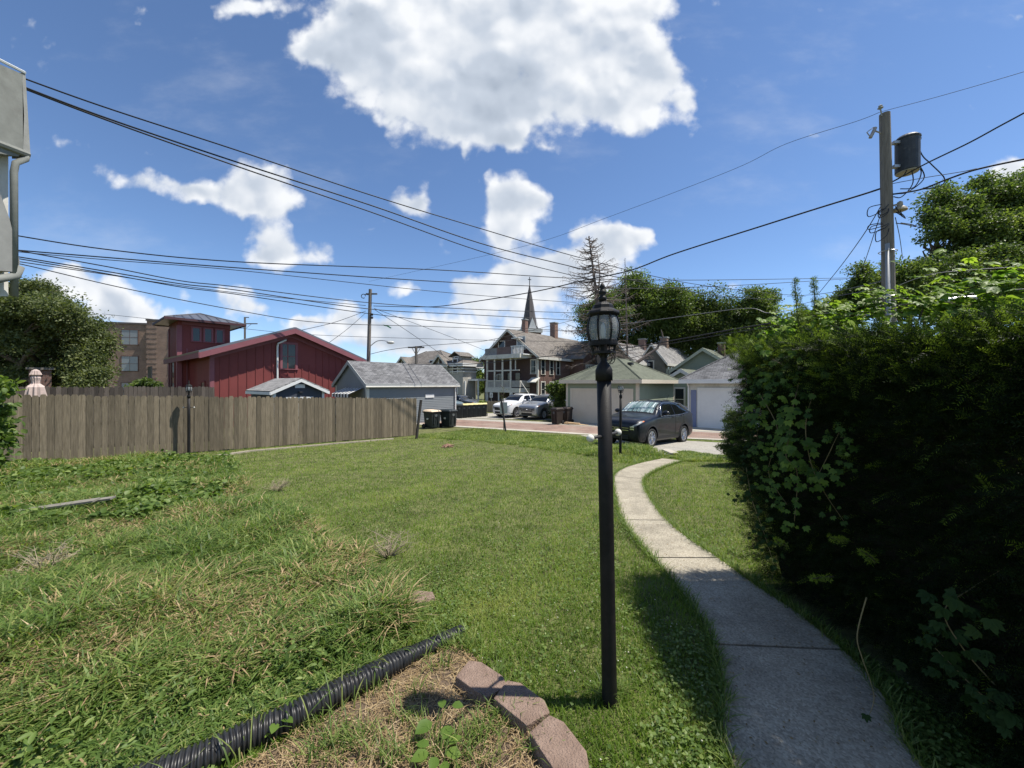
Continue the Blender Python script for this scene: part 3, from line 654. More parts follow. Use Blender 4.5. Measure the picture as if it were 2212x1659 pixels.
def hip_roof(root, L_, D_, h, rise, oh, m, trim=None, x0=0., y0=0., ridge=0.0, axis='x', name='roof', t=.05, fh=.17):
    mb = MB(); a, b, c, d = (x0-oh, y0-oh), (x0+L_+oh, y0-oh), (x0+L_+oh, y0+D_+oh), (x0-oh, y0+D_+oh); xc, yc = x0+L_/2, y0+D_/2
    r0 = (xc-ridge/2, yc, h+rise) if axis == 'x' else (xc, yc-ridge/2, h+rise); r1 = (xc+ridge/2, yc, h+rise) if axis == 'x' else (xc, yc+ridge/2, h+rise)
    A, B, C_, D2 = [(p[0], p[1], h+t) for p in (a, b, c, d)]
    if axis == 'x': mb.poly([A,B,r1,r0]); mb.poly([B,C_,r1]); mb.poly([C_,D2,r0,r1]); mb.poly([D2,A,r0])
    else: mb.poly([A,B,r0]); mb.poly([B,C_,r1,r0]); mb.poly([C_,D2,r1]); mb.poly([D2,A,r0,r1])
    mb.poly([(p[0],p[1],h-.002) for p in (d,c,b,a)])
    for p, q in ((a,b),(b,c),(c,d),(d,a)): mb.poly([(p[0],p[1],h-.002),(q[0],q[1],h-.002),(q[0],q[1],h+t),(p[0],p[1],h+t)])
    o = mb.build(name, m, root)
    if trim:
        tr = MB(); w = .028
        tr.box(a[0]-w, b[0]+w, a[1]-w, a[1], h-fh, h+t+.01); tr.box(a[0]-w, b[0]+w, c[1], c[1]+w, h-fh, h+t+.01)
        tr.box(a[0]-w, a[0], a[1], d[1], h-fh, h+t+.01); tr.box(b[0], b[0]+w, b[1], c[1], h-fh, h+t+.01); tr.build('fascia', trim, root)
    # hip caps
    hc = MB()
    for p, q in ((A, r0), (B, r0 if axis == 'y' else r1), (D2, r0 if axis == 'x' else r1), (C_, r1)): hc.tube([Vector(p)+Vector((0,0,.01)), Vector(q)+Vector((0,0,.015))], .045, 4)
    hc.build('hip_cap', m, o)
    return o
def walls(root, L_, D_, h, m, gable=None, rise=0, z0=-.1, name='wall', x0=0., y0=0.):
    mb = MB(); mb.box(x0, x0+L_, y0, y0+D_, z0, h)
    if gable == 'x':
        mb._add([(x,y,z) for x in (x0, x0+L_) for y,z in ((y0,h),(y0+D_,h),(y0+D_/2,h+rise))], [(0,1,2),(3,5,4),(0,2,5,3),(1,4,5,2)])
    if gable == 'y':
        mb._add([(x,y,z) for y in (y0, y0+D_) for x,z in ((x0,h),(x0+L_,h),(x0+L_/2,h+rise))], [(0,2,1),(3,4,5),(0,3,5,2),(1,2,5,4)])
    return mb.build(name, m, root)
def chimney(root, x, y, z0, z1, w=.55, m=None, name='chimney', sub=True):
    mb = MB(); mb.box(x-w/2, x+w/2, y-w/2, y+w/2, z0, z1); o = mb.build(name, m or M['chimney'], root)
    c = MB(); c.box(x-w/2-.05, x+w/2+.05, y-w/2-.05, y+w/2+.05, z1, z1+.14); c.build('chimney_cap', M['stone'], o); return o
def downspout(root, kind, off, u, z0, z1, m=None, out=.3, r=.045):
    mb = MB(); mb.T = face(kind, off); mb.tube([(u, out, z1),(u, out-.03, z1-.12),(u, .08, z1-.32),(u, .07, z0+.12),(u, .2, z0)], r, 6); return mb.build('downspout', m or M['white'], root)

def corner_pieces(mb, name, m, root):
    # every vertical board is a part of its own (8 corners each)
    for k in range(len(mb.v)//8):
        q_ = MB(); q_._add(mb.v[k*8:k*8+8], [(0,3,2,1),(4,5,6,7),(0,1,5,4),(1,2,6,5),(2,3,7,6),(3,0,4,7)]); q_.build(name, m, root)
# --- green garage -------------------------------------------------------------
gN = Vector((7.4, 22.55)); r = bld('green_garage', gN, 'pale green garage with green hip roof and wide cream door, behind the black car', 'garage')
Wp, Lq = 4.9, 6.5; H = zat(822, 22.55)-r.location.z
walls(r, Lq, Wp, H, M['green_siding'])
lw = MB(); laps(lw, 'x', 0, .1, Wp-.1, 0, H-.1); laps(lw, 'y', 0, .1, Lq-.1, 0, H-.1); lw.build('siding', M['green_siding'], r)
hip_roof(r, Lq, Wp, H, 1.55, .34, M['shingle_green'], M['cream'], ridge=1.4, axis='x')
tr = MB()
for k, o_, u in (('x',0,.06),('x',0,Wp-.06),('y',0,.06),('y',0,Lq-.06)):
    tr.T = face(k, o_); tr.box(u-.07, u+.07, .0, .035, -.05, H-.1)
tr.T = None; corner_pieces(tr, 'corner_trim', M['cream'], r)
def garage_door(root, kind, u0, u1, h, m, trim, rows=4, cols=8, rec=.0):
    f = MB(); f.T = face(kind, 0); f.box(u0-.14, u0, 0, .05, -.05, h+.14); f.box(u1, u1+.14, 0, .05, -.05, h+.14); f.box(u0, u1, 0, .052, h, h+.14); f.build('door_frame', trim, root)
    d = MB(); d.T = face(kind, 0); d.box(u0, u1, .018, .024, -.05, h)
    for rI in range(rows):
        for c in range(cols):
            a = u0+(u1-u0)*(c+.12)/cols; b = u0+(u1-u0)*(c+.88)/cols; z_ = h*(rI+.16)/rows; z2 = h*(rI+.84)/rows
            if cols > 1: d.box(a, b, .0245, .032, z_, z2)
        if rI: pass
    for rI in range(1, rows): d.box(u0, u1, .0245, .028, h*rI/rows-.012, h*rI/rows-.002)
    o = d.build('garage_door', m, root)
    k = MB(); k.T = face(kind, 0); k.box((u0+u1)/2-.02, (u0+u1)/2+.02, .033, .07, h*.38, h*.46); k.build('handle', M['dark'], o)
garage_door(r, 'x', .42, 4.45, 2.1, M['cream'], M['cream'])
vt = MB(); vt.box(2.2, 2.5, 1.3, 1.6, H+1.05, H+1.22); vt.build('roof_vent', M['dark'], r)

# --- white garage -------------------------------------------------------------
wL = Vector((10.32, 22.5)); wN = wL-PM.to_2d()*6.0; r = bld('white_garage', wN, 'white garage with grey hip roof and white door, half hidden behind the hedge', 'garage')
H = zat(822, 22.3)-r.location.z
walls(r, 6.2, 6.0, H, M['offwhite']); hip_roof(r, 6.2, 6.0, H, 2.3, .4, M['shingle_grey'], M['white'], ridge=0.2)
garage_door(r, 'x', .5, 5.35, 2.15, M['white'], M['white'], rows=4, cols=1)
b = MB(); b.T = face('x', 0); b.box(5.55, 5.85, .0, .022, 0, 2.15); b.build('side_panel', mat('blue_grey_panel', (.19,.22,.34), .7, .08, 2), r)
downspout(r, 'x', 0, 5.97, .05, H-.05)

# --- grey garage --------------------------------------------------------------
aN = Vector((-8.25, 21.87)); r = bld('grey_garage', aN, 'slate grey garage with shingled gable roof and a striped awning, right of the red barn', 'garage')
Lq, Wp = 6.7, 3.75; H = zat(829.6, 21.87)-r.location.z; rise = 1.28
walls(r, Lq, Wp, H, M['grey_siding'], 'x', rise)
lw = MB(); laps(lw, 'y', 0, .12, Lq-.12, 0, H-.12); laps(lw, 'x', 0, .12, Wp-.12, 0, H-.05); laps(lw, 'x', 0, 0, 0, H-.05, H+rise-.12, shape=lambda z: (max(.1, (z-H)/rise*Wp/2+.08), Wp-max(.1, (z-H)/rise*Wp/2+.08))); lw.build('siding', M['grey_siding'], r)
gable_roof(r, Lq, Wp, H, rise, 'x', .17, M['shingle_grey'], trim=mat('grey_trim', (.33,.34,.34), .65, .06, 2))
tr = MB()
for k, u in (('x',.06),('x',Wp-.06),('y',.06),('y',Lq-.06)): tr.T = face(k, 0); tr.box(u-.06, u+.06, 0, .032, -.05, H-.08)
tr.T = None; corner_pieces(tr, 'corner_trim', M['offwhite'], r)
downspout(r, 'y', 0, Lq-.12, .05, H-.02, out=.22, r=.05)
g2_ = MB(); g2_.T = face('y', 0); g2_.tube([(-.2,.215,H-.16),(Lq+.2,.215,H-.16)], .04, 6); g2_.build('gutter', M['offwhite'], r)
pv = MB(); pv.T = face('y', 0); pv.box(4.05, 4.75, 0, .05, 1.62, 1.85); pv.build('wall_vent', M['white'], r)
# striped awning on the gable side
aw = MB(); n_ = 12; w0, w1 = .35, 2.5
aw.T = face('x', 0)
for i in range(0, n_):
    a = w0+(w1-w0)*i/n_; b = w0+(w1-w0)*(i+1)/n_
    (aw if i % 2 == 0 else aw)
black = MB(); white = MB(); black.T = white.T = face('x', 0)
for i in range(n_):
    a = w0+(w1-w0)*i/n_; b = w0+(w1-w0)*(i+1)/n_; t_ = white if i % 2 else black
    t_._add([(a,.02,2.28),(b,.02,2.28),(b,.85,1.95),(a,.85,1.95),(a,.85,1.76),(b,.85,1.76)], [(0,1,2,3),(3,2,5,4)])
ao = black.build('awning', M['dark'], r); white.build('awning_stripes', M['white'], ao)

# --- small dark garden shed ---------------------------------------------------
sN = at(590, 840, 16.7).to_2d(); r = bld('garden_shed', sN, 'small dark blue garden shed with white trim between the fence and the red barn', 'shed')
Wq = alongQ(sN, 700); Dp = 2.9; H = zat(845, 17)-r.location.z-.02; rise = .50
dk = mat('charcoal_blue_siding', (.05,.058,.075), .7, .1, 2)
walls(r, Wq, Dp, H, dk, 'y', rise); gable_roof(r, Wq, Dp, H, rise, 'y', .16, M['shingle_light'], t=.06, trim=M['white'], fh=.10)
tr = MB(); tr.T = face('y', 0)
for a, b, c, d in ((0,.1,0,H),(Wq-.1,Wq,0,H),(.55,.66,0,1.72),(Wq-.66,Wq-.55,0,1.72),(.5,Wq-.5,1.72,1.82),(Wq/2-.06,Wq/2+.06,0,1.72)): tr.box(a, b, 0, .03, c, d)
tr.T = face('x', 0); tr.box(0, .1, 0, .03, 0, H); tr.build('shed_trim', M['white'], r)
v = MB(); v.T = face('y', 0); v.prism([(0,0)], 0, 0) if False else None
v.box(Wq/2-.21, Wq/2+.21, .0, .03, H+.16, H+.33); v.build('gable_vent', M['white'], r)
l = MB(); l.T = face('y', 0); l.box(Wq/2-.07, Wq/2+.07, .0, .16, H-.06, H-.0); l.build('wall_lamp', M['dark'], r)
dd = MB(); dd.T = face('y', 0); dd.box(.66, Wq/2-.06, .0, .012, 0, 1.72); dd.box(Wq/2+.06, Wq-.66, .0, .012, 0, 1.72); dd.build('door', M['dark'], r)

# --- red barn with tower ------------------------------------------------------
bN = at(455, 750, 21.4).to_2d(); r = bld('red_barn', bN, 'dark red board and batten barn with a square lookout tower at its left', 'barn')
Wq = alongQ(bN, 764); Dp = 9.0; Ymid = bN[1]+Q.y*Wq/2
H = zat(748, 21.4)-r.location.z-.28; rise = zat(711, Ymid)-r.location.z-.12-H
walls(r, Wq, Dp, H, M['red_barn'], 'y', rise)
gable_roof(r, Wq, Dp, H, rise, 'y', .62, M['metal_roof'], t=.10, trim=M['red_trim'], fh=.30)
bt = MB(); bt.T = face('y', 0); n_ = 19
for i in range(1, n_):
    u = Wq*i/n_; 
    if abs(u-Wq*.56) < .62: 
        bt.box(u-.025, u+.025, 0, .03, -.1, H-.55); continue
    zt = H+rise*(1-abs(u-Wq/2)/(Wq/2))-.12; bt.box(u-.025, u+.025, 0, .03, -.1, zt)
bt.T = None; bt.build('batten', M['red_barn'], r)
tr = MB(); tr.T = face('y', 0); tr.box(-.02, .16, 0, .045, -.1, H); tr.box(Wq-.16, Wq+.02, 0, .045, -.1, H)
tr.T = face('x', 0); tr.box(-.04, .16, .0, .045, -.1, H-.05); tr.T = None; corner_pieces(tr, 'corner_trim', M['red_trim'], r)
# frieze under the rake
fz = MB(); fz.T = face('y', 0)
for s_ in (0, 1):
    x0_, x1_ = (.0, Wq/2) if s_ == 0 else (Wq, Wq/2)
    fz._add([(x0_,.0,H-.42),(x1_,.0,H+rise-.42),(x1_,.0,H+rise-.12),(x0_,.0,H-.12),(x0_,.05,H-.42),(x1_,.05,H+rise-.42),(x1_,.05,H+rise-.12),(x0_,.05,H-.12)], [(4,5,6,7),(0,1,5,4),(2,3,7,6),(0,4,7,3)])
fz.T = None; fz.build('frieze_board', M['red_trim'], r)
def Uq(px): return alongQ(bN, px)
def zb(py, u): return zat(py, bN[1]+Q.y*u)-r.location.z
uw = Uq(624); window(r, 'y', 0, uw, zb(796, uw), Uq(638)-Uq(610), zb(744, uw)-zb(796, uw), M['red_trim'], .13, rows=2, name='window')
ud = Uq(598); dsp = MB(); dsp.T = face('y', 0); dsp.tube([(ud+.5,.10,zb(733,ud)),(ud+.04,.10,zb(742,ud)),(ud,.10,zb(750,ud)),(ud,.10,0)], .06, 6); dsp.T = None; dsp.build('downspout', M['white'], r)
gt = MB(); gt.T = face('y', 0); gt.tube([(Wq+.62,.4,H-.38),(Wq+.60,.3,H-.5),(Wq+.2,.1,H-.62),(Wq+.06,.1,H-1.2)], .05, 6); gt.T = None; gt.build('gutter', M['dark'], r)
# side door and window on the shaded side
window(r, 'x', 0, 1.6, 1.1, .8, 1.5, M['red_barn'], .1)
# tower
tN = at(384, 700, 24.3); loc = Vector((tN.x-bN[0], tN.y-bN[1], 0)); tx = loc.dot(Q); ty = loc.dot(PM)
Wt = 2.75; Dt = 2.9; Ht = zat(692, 24.3)-r.location.z
tm = MB(); tm.box(tx, tx+Wt, ty, ty+Dt, -.1, Ht); tw = tm.build('tower', M['red_barn'], r)
tt = MB(); tt.T = face('y', ty)
tt.box(tx-.04, tx+.2, 0, .05, -.1, Ht-.3)
for u in [tx+.45*i for i in range(1, 6)]: tt.box(u-.025, u+.025, 0, .028, -.1, Ht-1.75)
tt.box(tx+.2, tx+Wt, 0, .05, Ht-.22, Ht-.02)
tt.T = face('x', tx); tt.box(ty-.04, ty+.2, 0, .05, -.1, Ht-.3); tt.box(ty+Dt-.2, ty+Dt, 0, .05, -.1, Ht-.3); tt.box(ty+.5, ty+Dt-.5, 0, .04, Ht-2.3, Ht-2.2); tt.T = None; tt.build('tower_trim', M['red_trim'], tw)
hp = Ht; hr = hip_roof(r, Wt, Dt, hp, .78, .72, M['metal_roof'], mat('dark_red_fascia', (.07,.03,.035), .6, .1, 2), x0=tx, y0=ty, t=.07, name='tower_roof', fh=.06)
sm = MB()
for i in range(1, 9):     # standing seams on the lit roof face
    x = tx-.72+(Wt+1.44)*i/9; k_ = 1-abs(x-(tx+Wt/2))/(Wt/2+.72); sm.tube([(x, ty-.72, hp+.09),(x, ty-.72+k_*(Dt/2+.72), hp+.09+k_*.72)], .02, 4)
sm.build('roof_seams', M['metal_roof'], hr)
zt0 = Ht-1.22
for i in range(3): 
    window(r, 'y', ty, tx+.92+i*.62, zt0, .34, .82, M['red_trim'], .09, rows=1, name='tower_window', sill=True)
# dark deck door on the left side of the tower
dk_ = MB(); dk_.T = face('x', tx); dk_.box(ty-.1, ty+2.6, 0, 1.5, 1.45, 1.62); dk_.box(ty-.1, ty+2.6, 1.44, 1.5, 1.75, 2.0); dk_.T = None; de = dk_.build('deck', M['red_barn'], r)
sc = MB(); sc.T = face('x', tx); sc.box(ty+.3, ty+1.6, 1.15, 1.21, 1.85, 3.6); sc.T = None; sc.build('privacy_screen', M['dark'], de)
window(r, 'x', tx, ty+1.3, 2.0, .9, 2.0, M['red_barn'], .1)

# --- tan brick apartment block ------------------------------------------------
aY = 46.0; r = empty('apartment_building', tuple(at(317, 0, aY).to_2d())+(gz(30),), R(16), 'three storey tan brick apartment block left of the barn tower', 'building')
Ht = zat(693, aY)-r.location.z
mb = MB(); mb.box(0, 4.6, 0, 10, -.2, Ht); mb.build('wall', M['brick_tan'], r)
mb = MB(); mb.box(-16, -.0, 1.2, 10, -.2, Ht-.35); mb.build('wall', M['brick_tan'], r)
mb = MB(); mb.box(-.08, 4.65, -.08, 10, Ht, Ht+.22); mb.box(-16, -.08, 1.1, 10, Ht-.35, Ht-.12); mb.build('parapet', mat('parapet_coping', (.10,.085,.08), .7, .1, 2), r)
qu = MB()
for k in range(int(Ht/.6)): qu.box(-.03, 1.0, -.03, 0, .2+k*.6, .52+k*.6)
qu.build('brick_quoins', M['brick_tan'], r)
for zf in range(3):
    z = .9+zf*3.2
    for u in (3.0,): 
        window(r, 'y', 0, u, z+.0, 1.5, 1.75, M['brick_dark'], .07, M['glass_pale'], rows=2, cols=2)
        a_ = MB(); a_.T = face('y', 0); a_.box(u-.6, u+.6, .0, .18, z-.6, z-.12); a_.build('air_conditioner', M['offwhite'], r)
    for u in (-2.3, -6.2, -10.2): window(r, 'y', 1.2, u, z, 1.6, 1.75, M['brick_dark'], .07, M['glass_pale'], rows=2, cols=2)
# --- low brick house at far left ----------------------------------------------
r = bld('brick_house', at(62, 830, 21).to_2d(), 'low red brick building behind the fence at the far left', 'house')
walls(r, .8, 8, zat(798, 21)-r.location.z, M['brick_dark']); 
mb = MB(); mb.box(-.1, .9, -.1, 8, zat(798,21)-r.location.z, zat(798,21)-r.location.z+.12); mb.build('roof', M['shingle_brown'], r)

# --- brown three storey house with porches -------------------------------------
hN = Vector((2.9, 43.0)); r = bld('brown_house', hN, 'large dark brown house with white trimmed rear porches and grey gable roof, centre', 'house')
Wp = 8.35; Lq = 15.4; H = zat(767, 43)-r.location.z; rise = zat(711, 45.7)-r.location.z-H-.15; hz = r.location.z
walls(r, Lq, Wp, H, M['brick_brown'], 'x', rise)
gable_roof(r, Lq, Wp, H, rise, 'x', .45, M['shingle_brown'], t=.15, trim=M['offwhite'], fh=.22)
lowb = MB(); lowb.box(.01, Lq, -.012, .0, -.1, H-.1); lowb.build('brick_wall', M['brick_dark'], r)
# cross gable at the back right
c2 = MB(); 
half = 3.6; xc = 10.2
c2.poly([(xc-half,-1.9,H),(xc,-1.9,H+2.3),(xc+half,-1.9,H)]); c2.box(xc-half+.3, xc+half-.3, -1.85, .1, -.1, H); c2.build('wing', M['brick_dark'], r)
rf = MB()
rf.slab([(xc-half-.3,-2.2,H-.15),(xc,-2.2,H+2.45),(xc,4,H+2.45),(xc-half-.3,4,H-.15)], .12); rf.slab([(xc,-2.2,H+2.45),(xc+half+.3,-2.2,H-.15),(xc+half+.3,4,H-.15),(xc,4,H+2.45)], .12); rf.build('wing_roof', M['shingle_brown'], r)
for u in (.95, 2.66, 4.04): window(r, 'y', -.012, u, 3.65, .62, 1.6, M['offwhite'], .12)
for u in (.95, 2.66, 4.04): window(r, 'y', -.012, u, 1.1, .65, 1.6, M['offwhite'], .12)
for u in (8.0, 9.1, 10.2, 11.6): window(r, 'y', -1.85, u, H-2.4, .85, 1.5, M['offwhite'], .12)
window(r, 'x', 0, .62, 3.7, .62, 1.5, M['offwhite'], .12)
window(r, 'x', 0, 5.4, H+1.0, .9, .9, M['offwhite'], .1, rows=1); window(r, 'x', 0, 2.4, H+.8, 1.1, 1.4, M['offwhite'], .12, M['glass_pale'], rows=1)
for u in (2.9, 4.2, 5.6): window(r, 'x', 0, u, 2.3, .7, 1.5, M['brick_brown'], .06)
window(r, 'x', 0, 5.9, 3.0, .5, .6, M['offwhite'], .08, rows=1)
# rear porches: deck, posts, rails, upper balcony
d1 = MB(); d1.T = face('x', 0); d1.box(1.15, 6.35, 0, 1.9, 1.55, 2.05); d1.build('porch_deck', M['offwhite'], r)
d2 = MB(); d2.T = face('x', 0); d2.box(.9, 6.6, 0, 2.1, H-.35, H+.12); d2.build('porch_roof', M['offwhite'], r)
us_ = (2.46, 3.68, 4.9, 6.1)
for u in us_:
    ps = MB(); ps.T = face('x', 0); ps.box(u-.09, u+.09, 1.75, 1.87, 2.05, H-.35); ps.build('porch_post', M['offwhite'], r)
for u in (2.5, 4.3, 6.1):
    ps = MB(); ps.T = face('x', 0); ps.box(u-.09, u+.09, 1.7, 1.82, 0, 1.55); ps.build('porch_post', M['offwhite'], r)
for z_, h_ in ((3.98,.14),(2.84,.1),(2.08,.08)):
    ps = MB(); ps.T = face('x', 0); ps.box(2.46, 6.1, 1.77, 1.85, z_, z_+h_); ps.build('porch_rail', M['offwhite'], r)
ps = MB(); ps.T = face('x', 0); ps.box(1.2, 2.37, 1.78, 1.86, H-1.75, H-1.65); ps.build('porch_rail', M['offwhite'], r)
ps = MB(); ps.T = face('x', 0); ps.box(1.72, 1.80, 1.76, 1.86, H-1.65, H-.35); ps.build('porch_rail', M['offwhite'], r)
gr_ = mat('grey_railing', (.34,.33,.31), .8, .2, 3)
rl = MB(); rl.T = face('x', 0); rl.box(2.55, 6.0, 1.79, 1.82, 2.16, 2.84); rl.build('railing', gr_, r)
rl = MB(); rl.T = face('x', 0); rl.box(1.2, 2.37, 1.79, 1.82, 2.16, 2.9); rl.build('railing', gr_, r)
rl = MB(); rl.T = face('x', 0); rl.box(1.15, 1.2, .0, 1.85, 2.16, 2.9); rl.build('railing', gr_, r)
for u in us_[:3]:
    ps = MB(); ps.T = face('x', 0); ps.box(u+.5, u+.72, 1.0, 1.03, 2.9, 3.9); ps.build('screen_panel', M['dark'], r)
bc = MB(); bc.T = face('x', 0); bc.box(2.5, 4.6, 1.7, 1.78, H+.12, H+.98); bc.build('balcony_wall', mat('brown_balcony_board', (.17,.12,.11), .85, .15, 3), r)
bc = MB(); bc.T = face('x', 0); bc.box(4.6, 6.5, 1.7, 1.78, H+.12, H+.95); bc.build('balcony_wall', mat('grey_balcony_board', (.22,.22,.22), .85, .15, 3), r)
br_ = MB(); br_.T = face('x', 0)
for k in range(9): br_.box(.75+k*.2, .83+k*.2, 1.7, 1.76, H+.12, H+.95)
br_.box(.7, 2.5, 1.68, 1.78, H+.95, H+1.05); br_.box(.7, 2.5, 0, 1.8, H+.0, H+.12); br_.build('balcony', M['white'], r)
um = MB(); um.T = face('x', 0); um.tube([(2.2,1.0,H+.1),(2.2,1.0,H+1.9)], .04, 5); um.box(1.7, 2.7, .6, 1.4, H+1.9, H+2.0); um.build('canopy', M['white'], r)
st = MB(); st.T = face('x', 0)
for k in range(7): st.box(1.15-.2*(k+1), 1.15-.2*k, .9, 1.7, 1.85-.26*(k+1), 1.92-.26*(k+1))
st._add([(1.15,1.7,2.9),(1.15,1.75,2.9),(-.3,1.75,1.2),(-.3,1.7,1.2),(1.15,1.7,2.8),(1.15,1.75,2.8),(-.3,1.75,1.1),(-.3,1.7,1.1)], [(0,1,2,3),(4,7,6,5),(1,5,6,2),(0,3,7,4)]); st.build('stairs', M['offwhite'], r)
hd = MB(); hd.T = face('x', 0); hd._add([(-.3,.0,3.25),(.9,.0,3.25),(.9,.9,2.75),(-.3,.9,2.75),(-.3,.0,3.15),(.9,.0,3.15),(.9,.9,2.65),(-.3,.9,2.65)], [(0,1,2,3),(4,7,6,5),(3,2,6,7),(0,3,7,4),(1,5,6,2)])
hd.build('door_hood', M['offwhite'], r)
tr = MB(); tr.T = face('x', 0); tr.box(-.02, .14, 0, .06, 0, H); tr.T = face('y', 0); tr.box(-.06, .12, 0, .06, 0, H); tr.T = None; corner_pieces(tr, 'corner_trim', M['offwhite'], r)
chimney(r, 3.0, 4.2, H+rise-.4, zat(689, 47)-hz); chimney(r, 9.5, 4.2, H+rise-.4, zat(699, 53)-hz, .8)
# --- grey Victorian house -------------------------------------------------------
vN = at(1000, 800, 47.0).to_2d(); r = bld('victorian_house', vN, 'pale grey Victorian house with hipped roof, gables and dormer behind the grey garage', 'house'); hz = r.location.z
vq = alongQ(vN, 1008) ; Wp = alongP(vN, 846); H = zat(786, 47)-hz
vq = max(1.6, vq)
gw = mat('pale_grey_siding', (.40,.385,.35), .8, .12, 1.5)
walls(r, 5.2, Wp-3, H, gw, x0=.05, y0=3); walls(r, 2.2, 3, H, gw); hip_roof(r, 5.2, Wp-2.6, H, zat(751, 50)-hz-H, .5, M['shingle_brown'], M['white'], ridge=3.0, axis='y', t=.08, fh=.3, y0=2.6); hip_roof(r, 2.6, 3.2, H, .9, .45, M['shingle_brown'], M['white'], ridge=.4, axis='y', t=.08, fh=.3)
for (y0_, w_, rr) in ((alongP(vN, 892), 3.4, 1.25), (alongP(vN, 973), 2.9, 1.15)):
    gm = MB(); gm._add([(-.35,y0_,H),(-.35,y0_+w_,H),(-.35,y0_+w_/2,H+rr),(2.5,y0_,H),(2.5,y0_+w_,H),(2.5,y0_+w_/2,H+rr)], [(0,2,1)]); gm.box(-.35, .1, y0_+.2, y0_+w_-.2, 0, H); gm.build('gable', gw, r)
    rf = MB(); rf.slab([(-.8,y0_-.35,H-.2),(4,y0_-.35,H-.2),(4,y0_+w_/2,H+rr+.15),(-.8,y0_+w_/2,H+rr+.15)], .14); rf.slab([(-.8,y0_+w_/2,H+rr+.15),(4,y0_+w_/2,H+rr+.15),(4,y0_+w_+.35,H-.2),(-.8,y0_+w_+.35,H-.2)], .14); rf.build('gable_roof', M['shingle_brown'], r)
    fb = MB(); fb._add([(-.82,y0_-.35,H-.5),(-.82,y0_+w_/2,H+rr-.1),(-.82,y0_+w_+.35,H-.5),(-.82,y0_+w_+.35,H-.15),(-.82,y0_+w_/2,H+rr+.2),(-.82,y0_-.35,H-.15)], [(0,1,4,5),(1,2,3,4)]); fb.build('bargeboard', M['offwhite'], r)
    window(r, 'x', -.35, y0_+w_/2, H-.1, .6, .9, M['white'], .12, rows=1)
dm = MB(); dm.box(.3, 2.2, .7, 2.3, H, H+1.05); dmo = dm.build('dormer', gw, r)
rf = MB(); rf.slab([(-.1,.4,H+1.0),(2.4,.4,H+1.0),(2.4,1.5,H+1.6),(-.1,1.5,H+1.6)], .1); rf.slab([(-.1,1.5,H+1.6),(2.4,1.5,H+1.6),(2.4,2.6,H+1.0),(-.1,2.6,H+1.0)], .1); rf.build('dormer_roof', M['shingle_brown'], dmo)
window(r, 'x', .3, 1.5, H+.15, .55, .75, M['white'], .12)
bn = MB(); bn.T = face('x', 0); 
for k_ in range(3): bn.box(-.25, 3.1, 0, .25-.06*k_, H-.25-.38*k_, H-.13-.38*k_)
bn.T = face('y', 0)
for k_ in range(3): bn.box(-.2, 2.2, 0, .25-.06*k_, H-.25-.38*k_, H-.13-.38*k_)
bn.T = None; bn.build('cornice', M['white'], r)
for z_ in (.9, 3.9): window(r, 'x', 0, 1.4, z_, .75, 1.7, M['white'], .12); 
window(r, 'x', 0, 6, 3.9, .8, 1.7, M['white'], .12)
pr = MB(); pr.T = face('y', 0); pr.box(.9, 2.6, -.6, 1.7, 2.9, 3.15); pr.T = None; pr.build('porch_roof', M['white'], r)
pr = MB(); pr.T = face('y', 0); pr.box(1.0, 1.15, 1.5, 1.65, 0, 2.9); pr.box(2.4, 2.55, 1.5, 1.65, 0, 2.9); pr.box(.2, .35, 0, .15, 0, 2.9); pr.T = None; corner_pieces(pr, 'porch_post', M['white'], r)
# --- distant rear houses right of centre ----------------------------------------
def small_house(name, px, Y, px_p, px_q, py_e, py_r, axis, wallm, roofm, trim, label, oh=.4, depth=None, wins=()):
    c = at(px, 0, Y).to_2d(); r = bld(name, c, label, 'house'); hz = r.location.z
    Wp = alongP(c, px_p) if px_p else depth; Lq = alongQ(c, px_q) if px_q else depth
    H = zat(py_e, Y)-hz
    if axis == 'x': Ym = Y+PM.y*Wp/2
    else: Ym = Y+Q.y*Lq/2
    rise = zat(py_r, Ym)-hz-H-.1
    walls(r, Lq, Wp, H, wallm, axis, rise); gable_roof(r, Lq, Wp, H, rise, axis, oh, roofm, t=.12, trim=trim, fh=.24)
    for (k, u, z, w, h) in wins: window(r, k, 0, u, z, w, h, trim, .12)
    return r, H, rise, Lq, Wp
r1, H1, ri1, L1, W1 = small_house('tan_house', 1368, 40.0, 1308, None, 776, 741, 'x', mat('tan_shingle_siding', (.20,.17,.13), .85, .15, 2), M['shingle_light'], M['offwhite'], 'tan sided house with pale grey roof behind the bare spruce', depth=9.0, wins=(('y',1.2,3.6,.5,1.3),('y',2.2,3.6,.5,1.3),('y',3.0,3.6,.5,1.3)))
chimney(r1, 6.5, W1/2, H1+ri1-.5, H1+ri1+1.0, .7)
r2, H2, ri2, L2, W2 = small_house('grey_house', 1436, 41.5, 1384, None, 777, 742, 'x', mat('olive_grey_siding', (.17,.165,.14), .85, .15, 2), M['shingle_light'], M['offwhite'], 'olive grey house with long pale roof and tall dark window, between tan and green houses', depth=11.0, wins=(('x',1.9,2.7,1.3,2.3),('y',1.2,3.2,.6,1.8),('y',2.2,3.2,.5,1.8)))
chimney(r2, 4.5, W2/2+.2, H2+ri2-.5, H2+ri2+1.1, .8, M['brick_tan'])
r3, H3, ri3, L3, W3 = small_house('green_house', 1588, 32.0, 1458, None, 794, 752, 'x', M['greengrey'], M['shingle_green'], mat('sage_trim', (.36,.38,.30), .7, .1, 2), 'grey green gabled house behind the white garage roof', depth=8.0, wins=(('x',4.9,3.0,1.1,.8),))
chimney(r3, 4.0, W3/2-.6, H3+ri3-.6, H3+ri3+.75, .55, M['brick_dark'])
